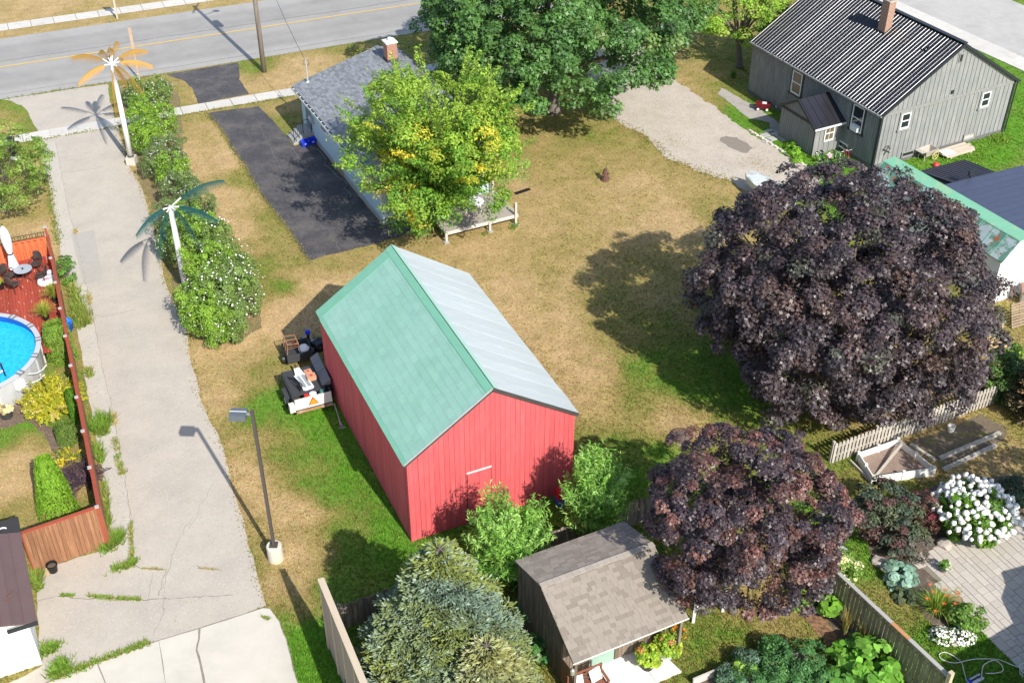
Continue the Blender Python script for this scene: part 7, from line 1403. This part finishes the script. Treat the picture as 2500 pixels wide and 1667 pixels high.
def bike(label, px, py, rz, col, lean=.18, sc=1.0, basket=False):
    t = thing('bicycle', label, 'bicycle', G(px, py), rz, 'bicycles by the grey house'); t.rotation_euler = (lean, 0, rz); t.scale = (sc,) * 3; fm = mat('bike_' + label.split()[0], col, .4, .05, spec=.5); tyre = MATS['tyre_rubber']; chrome = mat('bike_chrome', (.6, .6, .6), .25, 0, metal=.8); rw = .33
    for x in (-.52, .52):
        w_ = MB().tube([(x + rw * math.cos(a), 0, rw + rw * math.sin(a)) for a in np.linspace(0, 6.28, 25)[:-1]], .022, 6, closed=True).build('wheel', tyre, t); q = MB()
        for k in range(8): a = k * math.pi / 8; q.cyl((x + .31 * math.cos(a), 0, rw + .31 * math.sin(a)), (x - .31 * math.cos(a), 0, rw - .31 * math.sin(a)), .003, n=4)
        q.build('spokes', chrome, w_)
    q = MB(); q.tube([(-.52, 0, .33), (-.18, 0, .80)], .016).tube([(-.52, 0, .33), (-.08, 0, .30)], .014).tube([(-.08, 0, .30), (-.2, 0, .84)], .018).tube([(-.08, 0, .30), (.36, 0, .72)], .021).tube([(-.18, 0, .76), (.36, 0, .80)], .019).tube([(.34, 0, .86), (.40, 0, .62), (.52, 0, .33)], .019); q.build('frame', fm, t)
    MB().hexa([(-.32, -.07, .86), (-.06, -.03, .86), (-.06, .03, .86), (-.32, .07, .86), (-.32, -.08, .91), (-.04, -.02, .90), (-.04, .02, .90), (-.32, .08, .91)]).build('saddle', iron, t); MB().tube([(.22, -.28, .98), (.34, -.2, 1.0), (.36, 0, .95), (.34, .2, 1.0), (.22, .28, .98)], .014, 6).tube([(.34, 0, .86), (.36, 0, .96)], .014, 6).build('handlebar', chrome, t); MB().cyl((-.08, -.06, .30), (-.08, .06, .30), .07, .07, 12).build('crank', iron, t)
    if basket: MB().hexa([(.40, -.12, .78), (.58, -.12, .78), (.58, .12, .78), (.40, .12, .78), (.38, -.15, .98), (.62, -.15, .98), (.62, .15, .98), (.38, .15, .98)]).build('basket', mat('basket_pink', (.62, .42, .42), .8, .2, 14), t)
    return t
bike('blue bicycle with pink basket leaning beside the grey porch', 2012, 402, R(-62), (.02, .03, .16), .2, .95, True); bike('white bicycle between the blue and the red bicycles', 2038, 398, R(-75), (.55, .56, .56), -.1, .9); bike('red bicycle leaning at the basement window of the grey house', 2066, 392, R(-85), (.52, .012, .02), .1, .85)
tub = mat('garden_cart_grey', (.40, .36, .31), .7, .12, 3); gc = thing('garden_cart', 'grey plastic garden cart with yellow wheels by the grey house', 'cart', G(2262, 385), ga + .05); q = MB()
o_ = [(-.38, -.25, .22), (.40, -.25, .22), (.40, .25, .22), (-.38, .25, .22), (-.55, -.36, .60), (.50, -.36, .62), (.50, .36, .62), (-.55, .36, .60), (-.50, -.31, .60), (.45, -.31, .62), (.45, .31, .62), (-.50, .31, .60), (-.34, -.2, .26), (.36, -.2, .26), (.36, .2, .26), (-.34, .2, .26)]
q.add(o_, [(0, 3, 2, 1), (0, 1, 5, 4), (1, 2, 6, 5), (2, 3, 7, 6), (3, 0, 4, 7)] + [(4 + i, 4 + (i + 1) % 4, 8 + (i + 1) % 4, 8 + i) for i in range(4)] + [(8 + i, 8 + (i + 1) % 4, 12 + (i + 1) % 4, 12 + i) for i in range(4)] + [(12, 13, 14, 15)]); q.build('tub', tub, gc); MB().box(-.85, -.55, -.30, .30, .585, .62).build('handle_shelf', tub, gc)
for y in (-.42, .42): w_ = MB().tube([(.22 + .24 * math.cos(a), y, .26 + .24 * math.sin(a)) for a in np.linspace(0, 6.28, 21)[:-1]], .03, 6, closed=True).build('wheel', mat('wheel_yellow', (.48, .40, .16), .6), gc); q = MB(); [q.bar((.22, y, .26), (.22 + .22 * math.cos(a), y, .26 + .22 * math.sin(a)), .03, .03) for a in np.linspace(0, 6.28, 6)[:-1]]; q.build('spokes', MATS['wheel_yellow'], w_)
for y in (-.22, .22): MB().box(-.5, -.44, y - .03, y + .03, 0, .3).build('leg', tub, gc)
lum = mat('lumber_pale', (.50, .41, .32), .85, .12, 3, obj_var=.14, stretch=(.5, 4, 4)); lo = G(2330, 372); rz_l = ga + .02; n = 0
for lay in range(3):
    for j in range(5):
        if lay == 2 and j > 2: continue
        L_ = random.uniform(2.0, 2.6); c = lo + Matrix.Rotation(rz_l, 3, 'Z') @ Vector((random.uniform(-.12, .12), -.45 + j * .2, 0)); o = MB().box(-L_ / 2, L_ / 2, -.09, .09, 0, .05).build('lumber_plank', lum); o.location = (c.x, c.y, .08 + lay * .055); o.rotation_euler = (0, 0, rz_l + random.uniform(-.015, .015)); tag(o, 'pale plank in the lumber pile by the grey house', 'plank', 'planks of the lumber pile')
for s_ in (-.8, .8): c = lo + Matrix.Rotation(rz_l, 3, 'Z') @ Vector((s_, 0, 0)); o = MB().box(-.06, .06, -.55, .5, 0, .08).build('skid', lum); o.location = c; o.rotation_euler = (0, 0, rz_l); tag(o, 'crosswise skid under the lumber pile', 'plank', 'skids of the lumber pile')
sg_ = thing('hand_painted_sign', 'white board with green hand lettering on the lumber pile', 'sign', Vector((lo.x, lo.y, .245)) + Matrix.Rotation(rz_l, 3, 'Z') @ Vector((-.78, -.15, 0)), rz_l - .1); MB().box(-.40, .40, -.30, .30, 0, .015).build('board', white_trim, sg_); gp_ = mat('sign_green', (.02, .30, .20), .7); q = MB(); x = -.34
for k in range(7): w_ = random.uniform(.05, .09); q.box(x, x + w_ * .35, .14, .26, .0155, .018).box(x + w_ * .35, x + w_, .20, .24, .0155, .018); x += w_ + .03
x = -.2
for k in range(6): q.box(x, x + .018, -.25, -.15, .0155, .018).box(x + .018, x + .055, -.17 - .05 * (k % 2), -.15 - .05 * (k % 2), .0155, .018); x += .08
for k in range(3):
    for j in range(3): q.box(-.2 + j * .2, -.17 + j * .2, -.08 + k * .07, -.06 + k * .07, .0155, .018)
o = q.build('lettering', gp_, sg_); o['kind'] = 'stuff'
tag(MB().lathe([(0, 0), (.16, .02), (.2, .14), (.1, .26), (0, .28)], 14).build('red_ball', mat('ball_red', (.55, .03, .04), .5)), 'red ball beside the garden cart', 'ball'); bpy.data.objects['red_ball'].location = G(2284, 407)
# aluminium boat on a trailer at the edge of the gravel
b0, b1 = G(1822, 447, .75), G(1925, 520, .75); bd = (b1 - b0); bd.z = 0; BLn = 3.9; b_org = G(1818, 452) + bd.normalized() * 3.9; boat = thing('aluminium_boat', 'small pale aluminium boat on a stand at the edge of the gravel', 'boat', b_org, math.atan2(-bd.y, -bd.x)); hm = mat('boat_aluminium', (.62, .66, .67), .45, .06, 3, metal=.2, spec=.4); q = MB(); st = []
for x, hw_, zb in ((-.05, .42, .55), (.3, .58, .48), (1.2, .68, .45), (2.4, .62, .47), (3.3, .44, .52), (3.8, .16, .62)): st.append([(x, -hw_, .95), (x, -hw_ * .85, zb), (x, hw_ * .85, zb), (x, hw_, .95), (x, hw_ - .04, .95), (x, hw_ * .8, zb + .04), (x, -hw_ * .8, zb + .04), (x, -hw_ + .04, .95)])
vs_ = [p for s_ in st for p in s_]; q.add(vs_, [(r_ * 8 + k, (r_ + 1) * 8 + k, (r_ + 1) * 8 + (k + 1) % 8, r_ * 8 + (k + 1) % 8) for r_ in range(len(st) - 1) for k in range(8)] + [tuple(range(7, -1, -1))]); q.build('hull', hm, boat)
for x, w_ in ((.35, .52), (1.5, .6), (2.6, .5)): MB().box(x, x + .35, -w_, w_, .78, .82).build('seat', hm, boat)
MB().box(-.02, .75, -.53, .53, .925, .94).build('stern_deck', hm, boat); MB().hexa([(2.7, -.5, .93), (3.3, -.33, .93), (3.3, .33, .93), (2.7, .5, .93), (2.7, -.5, .95), (3.3, -.33, .95), (3.3, .33, .95), (2.7, .5, .95)]).build('bow_deck', hm, boat)
MB().box(-.28, -.06, -.1, .1, .6, 1.2).build('motor', iron, boat); 
for x in (.2, 2.2): MB().bar((x, -.7, .40), (x, .7, .40), .08, .08).build('cradle_beam', dark_metal, boat); [MB().bar((x, s_ * .6, 0), (x, s_ * .5, .42), .06, .06).build('cradle_leg', dark_metal, boat) for s_ in (-1, 1)]
MB().bar((-.9, -.4, .55), (.2, -.55, .42), .06, .06).build('tongue', dark_metal, boat); MB().cyl((-.75, -.42, 0), (-.75, -.42, .75), .03, .03, 8).build('jack', alu, boat); MB().cyl((-.75, -.47, .12), (-.75, -.37, .12), .12, .12, 12).build('jack_wheel', iron, boat)
# rusty ornament on the lawn
sp_ = thing('rusty_stump_ornament', 'small rusty stump shaped ornament standing on the lawn', 'ornament', G(1477, 440)); rz2 = mat('rust_brown', (.12, .06, .045), .9, .3, 9, .8, 15)
MB().tube([(0, 0, 0), (.02, 0, .25), (-.02, .02, .5), (.02, 0, .75)], [.26, .19, .15, .07], 9).build('stump', rz2, sp_); [MB().tube([(0, 0, .15 + .1 * k), (.28 * math.cos(k * 1.9), .28 * math.sin(k * 1.9), .12 + .12 * k)], [.08, .03], 6).build('root', rz2, sp_) for k in range(5)]; MB().cyl((.02, 0, .7), (.05, 0, 1.15), .014, .01, 6).build('rod', rz2, sp_)
# bins and boards by the barn corner
bc2 = Vector((bx_, by_, 0)) + Matrix.Rotation(ba, 3, 'Z') @ Vector((6.15, -.55, 0)); t = thing('storage_bin', 'blue plastic bin with red lid at the corner of the red barn', 'bin', bc2, ba); MB().hexa([(-.24, -.2, 0), (.24, -.2, 0), (.24, .2, 0), (-.24, .2, 0), (-.3, -.25, .42), (.3, -.25, .42), (.3, .25, .42), (-.3, .25, .42)]).build('tub', mat('bin_blue', (.02, .14, .55), .45), t); MB().hexa([(-.3, -.22, .42), (.3, -.22, .42), (.3, .24, .42), (-.3, .24, .42), (-.26, -.18, .74), (.26, -.18, .74), (.27, .22, .78), (-.27, .22, .78)]).build('lid', mat('bin_red', (.42, .012, .018), .5), t); MB().box(-.08, .08, -.06, .06, .765, .80).build('handle', white_trim, t)
p0, p1 = G(1325, 1192), G(1384, 1168); tag(MB().cyl(Vector((p0.x, p0.y, .07)), Vector((p1.x, p1.y, .07)), .06, .06, 10).build('drain_pipe', iron), 'black plastic pipe lying on the grass behind the shed', 'pipe'); p0, p1 = G(1325, 1203), G(1372, 1184); tag(MB().bar(Vector((p0.x, p0.y, .03)), Vector((p1.x, p1.y, .03)), .18, .05).build('loose_plank', gw), 'grey plank lying on the grass beside the black pipe', 'plank')
# pallets and chest by the garage wall
for k, (qx, qy, rz3, tilt, lb) in enumerate(((2425, 830, -.5, 1.05, 'yellowish pallet leaning in front of the garage'), (2480, 770, -.55, 1.2, 'grey brown pallet leaning on the garage wall'))):
    p = G(qx + 8, qy + 25); t = thing('wooden_pallet', lb, 'pallet', p, rz3 + .9); t.rotation_euler = (tilt, 0, rz3 + .95); pm = mat('pallet_%s' % ('yellow', 'brown')[k], ((.42, .31, .15), (.26, .19, .13))[k], .9, .15, 4, obj_var=.15)
    for i in range(9): MB().box(-.55, .55, .02 + i * .135, .02 + i * .135 + .095, .09, .11).build('slat', pm, t)
    for x in (-.5, 0, .45): MB().box(x, x + .05, 0, 1.22, 0, .089).build('stringer', pm, t)
ch_ = thing('wooden_chest', 'brown lidded wooden chest beside the garage', 'chest', G(2520, 740), -.3); MB().box(-.6, .6, -.4, .4, 0, .75).build('case', gw, ch_); MB().box(-.68, .68, -.48, .48, .75, .82).build('lid', mat('chest_lid', (.30, .16, .12), .8, .15), ch_)
# hose, sprinkler, patio pot, wire basket, stepping slab, bird dish
hp = [(2500, 1635), (2470, 1625), (2440, 1613), (2405, 1610), (2370, 1612), (2330, 1620), (2300, 1612), (2292, 1600), (2305, 1594), (2325, 1602), (2345, 1618), (2352, 1640), (2358, 1662)]
def smooth_path(px, z, k=6):
    P = [G(*q) for q in px]; out = []
    for i in range(len(P) - 1):
        a, b2, c, d = P[max(i - 1, 0)], P[i], P[i + 1], P[min(i + 2, len(P) - 1)]
        for j in range(k): s_ = j / k; out.append(.5 * ((2 * b2) + (c - a) * s_ + (2 * a - 5 * b2 + 4 * c - d) * s_ * s_ + (3 * b2 - a - 3 * c + d) * s_ ** 3) + Vector((0, 0, z)))
    return out + [P[-1] + Vector((0, 0, z))]
hose_m = mat('hose_cream', (.58, .55, .47), .5, .05); tag(MB().tube(smooth_path(hp, .06), .018, 6).build('garden_hose', hose_m), 'cream hose looping over the shaded grass by the patio', 'hose')
tag(MB().tube(smooth_path([(2395, 1662), (2396, 1640), (2402, 1625), (2425, 1615), (2442, 1625), (2447, 1640), (2430, 1646), (2405, 1647)], .09), .018, 6).build('garden_hose', hose_m), 'second cream hose loop leading to the sprinkler', 'hose')
spk = thing('lawn_sprinkler', 'low blue and white oscillating sprinkler on the shaded grass', 'sprinkler', G(2380, 1660), .5); MB().box(-.3, .3, -.12, .12, .0, .06).build('base', mat('sprinkler_white', (.6, .62, .65), .5), spk); MB().cyl((-.25, 0, .1), (.25, 0, .1), .03).build('bar', iron, spk); MB().box(-.28, -.22, -.1, .1, .06, .12).build('side', blue, spk)
pp_ = thing('patio_pot', 'pot with green spikes and small white flowers on the patio', 'pot', G(2302, 1395)); MB().lathe([(.11, 0.02), (.15, .22), (.165, .24), (.13, .24), (.12, .2), (0, .2)], 16).build('pot', mat('pot_grey', (.25, .24, .23), .7), pp_); foliage('foliage', (0, 0, .36), (.18, .18, .16), 22, 24, .1, .1, LANCE, [(.10, .20, .03, 3), (.62, .6, .55, 1)], 150, leaf_soft, pp_)
mb_ = thing('black_tub_plant', 'black tub with large leaved plant in front of the slatted fence', 'planter', G(2018, 1500)); MB().lathe([(.22, 0), (.28, .3), (.31, .32), (.26, .32), (.24, .25), (0, .25)], 18).build('tub', iron, mb_); foliage('foliage', (0, 0, .55), (.3, .3, .3), 18, 6, .32, .2, HOSTA, [(.13, .26, .03, 2), (.17, .30, .05, 1)], 151, leaf_soft, mb_, up=.7, rnd=.35)
o = MB().hexa([tuple(G(2028, 1340)), tuple(G(2048, 1358)), tuple(G(2072, 1345)), tuple(G(2050, 1328))] + [tuple(G(a, b_) + Vector((0, 0, .05))) for a, b_ in ((2028, 1340), (2048, 1358), (2072, 1345), (2050, 1328))]).build('stepping_slab', fl); tag(o, 'pale square stepping slab at the edge of the purple maple', 'slab')
rk_m = mat('garden_rock', (.40, .35, .30), .9, .2, 5, .6, 12)
for k, (qx, qy, s_, lb) in enumerate(((2145, 1372, .28, 'pale boulder at the foot of the smoke bush'), (2160, 1388, .2, 'small boulder beside the hosta'), (2305, 1330, .32, 'flat boulder between the bushes and the patio edge'), (2475, 1270, .35, 'pale boulder at the corner of the hydrangea'), (2332, 1572, .14, 'rusty stone between the white petunias'))):
    bmh = bmesh.new(); bmesh.ops.create_icosphere(bmh, subdivisions=2, radius=s_); me = bpy.data.meshes.new('garden_rock')
    for v in bmh.verts: v.co *= 1 + .2 * math.sin(v.co.x * 17 + k) * math.cos(v.co.y * 15 + 2 * k); v.co.z = v.co.z * .5 + s_ * .2
    bmh.to_mesh(me); bmh.free(); o = link('garden_rock', me, rk_m); o.location = G(qx, qy); tag(o, lb, 'rock')
o = thing('straw_dish', 'woven dish beside the orange daylily', 'dish', G(2332, 1465, .35)); o.location.z = 0; MB().lathe([(.05, 0), (.05, .3), (.24, .34), (.27, .40), (.22, .37), (0, .36)], 16).build('dish', mat('wicker_dish', (.30, .20, .12), .9, .2, 20), o)
wb = thing('wire_basket', 'white wire basket on the grass at the patio edge', 'basket', G(2500, 1650)); q = MB()
for k in range(10): a = k * .628; q.tube([(.14 * math.cos(a), .14 * math.sin(a), .02), (.24 * math.cos(a), .24 * math.sin(a), .4)], .008, 4)
for z, r_ in ((.02, .14), (.2, .19), (.4, .24)): q.tube([(r_ * math.cos(a), r_ * math.sin(a), z) for a in np.linspace(0, 6.28, 17)[:-1]], .009, 4, closed=True)
q.build('wires', white_trim, wb)
# stone ring bed under the small purple maple
q = thing('tree_ring', 'rusty edging ring in the grass beside the smaller purple maple', 'edging', G(1665, 1065)); MB().tube([(.45 * math.cos(a), .45 * math.sin(a), .05) for a in np.linspace(0, 6.28, 25)[:-1]], .045, 6, closed=True).build('ring', rz2, q); MB().lathe([(.42, .03), (0, .05)], 18).build('soil', soil, q)

# ---- neighbour's house outside the frame at lower right: its roof edge throws the shade on the patio
SH = Vector((math.cos(R(121.5)), math.sin(R(121.5)), 0)) / math.tan(SUN_EL); EZ = 3.0
nh = thing('neighbour_house', 'brick house with shingled roof beyond the paved patio', 'house', (0, 0, 0)); sp2 = [G(a, b_) - SH * EZ for a, b_ in ((2289, 1619), (2384, 1566), (2411, 1556), (2470, 1520), (2441, 1459), (2452, 1426), (2441, 1395), (2520, 1372), (2700, 1330))]; far = [sp2[-1] + Vector((6, -14, 0)), sp2[0] + Vector((4, -12, 0))]
nh.location = (sp2[4].x, sp2[4].y, 0); rel = [p - nh.location for p in sp2 + far]; MB().prism([(p.x, p.y, EZ) for p in rel], (0, 0, -.14), (0, 0, 0)).build('roof', mat('neighbour_shingle', (.14, .12, .11), .9, .15, 5), nh)
cen = sum(rel, Vector()) / len(rel); wl_ = [cen + (p - cen) * .86 for p in rel]; MB().prism([(p.x, p.y, 0) for p in wl_], (0, 0, 0), (0, 0, EZ - .15)).build('wall', brickmat('neighbour_brick', (.36, .16, .10), (.30, .13, .08), (.40, .35, .30)), nh)
ot = tree('shade_tree', 'leafy green tree beyond the paved patio', 'tree', (23.2, 29.6), 6.2, (2.6, 2.6, 2.4), 120, 60, .2, .6, OVATE, [(.07, .14, .03, 1)], 160, leaf_soft, .16, 2.5)
# ------------------------------------------------------------------ grass and weeds
def pt_seg(x, y, a, b):
    ax, ay, bx2, by2 = a[0], a[1], b[0], b[1]; L2 = (bx2 - ax) ** 2 + (by2 - ay) ** 2 + 1e-9; t = np.clip(((x - ax) * (bx2 - ax) + (y - ay) * (by2 - ay)) / L2, 0, 1); return np.hypot(x - ax - t * (bx2 - ax), y - ay - t * (by2 - ay))
def tufts(name, x, y, hgt, col, seed, w=.035, lean=.5):
    r = np.random.default_rng(seed); n = len(x); a = r.uniform(0, 6.28, n); d = np.stack([np.cos(a), np.sin(a), np.zeros(n)], -1); b = np.stack([x, y, np.zeros(n)], -1); h = hgt * r.uniform(.5, 1.3, n); V = []; T = []
    for k in range(3):
        a2 = a + k * 2.1; s_ = np.stack([-np.sin(a2), np.cos(a2), np.zeros(n)], -1); dd = np.stack([np.cos(a2), np.sin(a2), np.zeros(n)], -1); ww = (w * r.uniform(.6, 1.3, n))[:, None]
        V.append(np.stack([b - s_ * ww, b + s_ * ww, b + dd * (h * lean * r.uniform(.3, 1.3, n))[:, None] + np.array([0, 0, 1.]) * h[:, None]], 1)); T.append(col * (1 + .22 * r.normal(size=n))[:, None])
    o = link(name, fast_mesh(name, np.concatenate(V).reshape(-1, 3), 3, np.clip(np.concatenate(T), .004, .9)), leaf_grass); o['kind'] = 'stuff'; return o
leaf_grass = leafmat('grass_blades', .8, .12, .2)
def lawn_grass():
    r = np.random.default_rng(200); n = 225000; px = r.uniform(-60, 2560, n); py = r.uniform(-30, 1720, n)
    d = FW[None] * FPX + RT[None] * (px - PW / 2)[:, None] - UP[None] * (py - PH / 2)[:, None]; t = -S / d[:, 2]; x = t * d[:, 0]; y = t * d[:, 1]
    bad = np.zeros(n, bool)
    for p in HARD: bad |= inpoly(x, y, p)
    x, y = x[~bad], y[~bad]; g = green_at(x, y); g = np.clip(g + .18 * vnoise(x, y, 3, 3, .55) + .2 * vnoise(x, y, 8, 2, 2.2) + .10 * r.normal(size=len(x)), 0, 1); col = grass_col(g) * 1.06
    tufts('lawn_grass', x, y, .035 + .05 * g, col, 201, .028, .9)
    # longer growth along edges of pavements
    for nm, pts, n_, wd, hh, cg in (('edge_grass', [G(*q) for q in LANE_R[2:]], 1500, .12, .05, .35), ('edge_grass', [G(*q) for q in DRIVE[14:]] + [G(505, 278)], 1300, .10, .06, .5), ('edge_grass', [rd(u, -.05) for u in (-12, 10)] , 500, .12, .08, .6), ('edge_grass', [rd(u, -6.95) for u in (-12, 18)], 900, .10, .08, .6), ('edge_grass', [G(*q) for q in GRAVEL[2:10]], 900, .22, .06, .45), ('edge_grass', [G(*q) for q in LANE_L[:5]], 700, .12, .09, .65)):
        xs = []; ys = []
        L_ = [(pts[i + 1] - pts[i]).length for i in range(len(pts) - 1)]; tot = sum(L_)
        for i in range(len(pts) - 1):
            k = int(n_ * L_[i] / tot); tt = r.random(k); xs.append(pts[i].x + (pts[i + 1].x - pts[i].x) * tt + r.normal(0, wd, k)); ys.append(pts[i].y + (pts[i + 1].y - pts[i].y) * tt + r.normal(0, wd, k))
        xs, ys = np.concatenate(xs), np.concatenate(ys); tufts(nm, xs, ys, hh, grass_col(np.clip(cg + .2 * r.normal(size=len(xs)), 0, 1)), 210, .03, .8)
    # weeds in the joints of the lane and apron
    WD = [([(131,1657),(232,1618),(363,1570)], 520, .07, .13, .85), ([(131,1650),(150,1620),(165,1640)], 260, .12, .22, 1.0), ([(105,1590),(135,1580)], 220, .12, .2, .95), ([(88,1400),(95,1440)], 160, .08, .25, .85), ([(100,1395),(84,1420)], 120, .1, .2, .8),
          ([(150,1453),(180,1455)], 90, .04, .09, .9), ([(215,1455),(290,1462),(345,1463)], 230, .05, .10, .85), ([(275,1392),(318,1380),(330,1370)], 260, .09, .15, .9), ([(318,1275),(324,1376)], 150, .04, .12, .7), ([(252,1345),(285,1325),(290,1310)], 300, .12, .32, .9), ([(345,1388),(398,1390)], 70, .03, .06, .5), ([(485,1386),(535,1391)], 40, .03, .06, .5),
          ([(280,1070),(292,1130),(300,1160)], 190, .07, .12, .75), ([(278,1010),(282,1040)], 60, .05, .12, .35), ([(225,1040),(250,1060),(255,1020)], 330, .14, .38, .95), ([(238,1090),(248,1130)], 120, .08, .3, .9), ([(215,905),(222,920)], 80, .08, .22, .7), ([(173,700),(192,760),(198,800)], 420, .16, .38, .8), ([(200,765),(215,790)], 160, .14, .32, .75), ([(183,560),(186,572)], 50, .05, .1, .45), ([(214,715),(220,745)], 70, .06, .12, .5),
          ([(268,1290),(262,1230),(256,1180)], 170, .05, .22, .8), ([(640,1505),(655,1512)], 60, .04, .08, .8), ([(420,1440),(440,1500)], 8, .3, .05, .6), ([(1250,560),(1262,545)], 60, .1, .18, .9), ([(1180,575),(1195,565)], 40, .1, .12, .8), ([(1650,400),(1720,425),(1790,440)], 260, .5, .06, .55), ([(1830,395),(1890,420)], 220, .6, .05, .5), ([(1640,340),(1660,350)], 60, .3, .05, .5), ([(2200,465),(2330,420),(2400,350)], 900, .7, .16, 1.0), ([(2420,330),(2450,345)], 250, .4, .2, 1.0), ([(2290,1240),(2292,1245)], 10, .1, .1, .8), ([(2230,1120),(2280,1150)], 140, .15, .25, .35), ([(2330,1440),(2345,1450)], 20, .1, .1, .6)]
    xs = []; ys = []; hs = []; cs = []
    for pts, n_, wd, hh, cg in WD:
        P = [G(*q) for q in pts]
        for i in range(len(P) - 1):
            k = max(4, n_ // (len(P) - 1)); tt = r.random(k); xs.append(P[i].x + (P[i + 1].x - P[i].x) * tt + r.normal(0, wd, k)); ys.append(P[i].y + (P[i + 1].y - P[i].y) * tt + r.normal(0, wd, k)); hs.append(np.full(k, hh)); cs.append(np.full(k, cg))
    xs, ys, hs, cs = map(np.concatenate, (xs, ys, hs, cs)); tufts('weeds', xs, ys, hs, grass_col(np.clip(cs * .85 + .15 * r.normal(size=len(xs)), 0, 1)) * 1.35, 220, .022, .9)
lawn_grass()
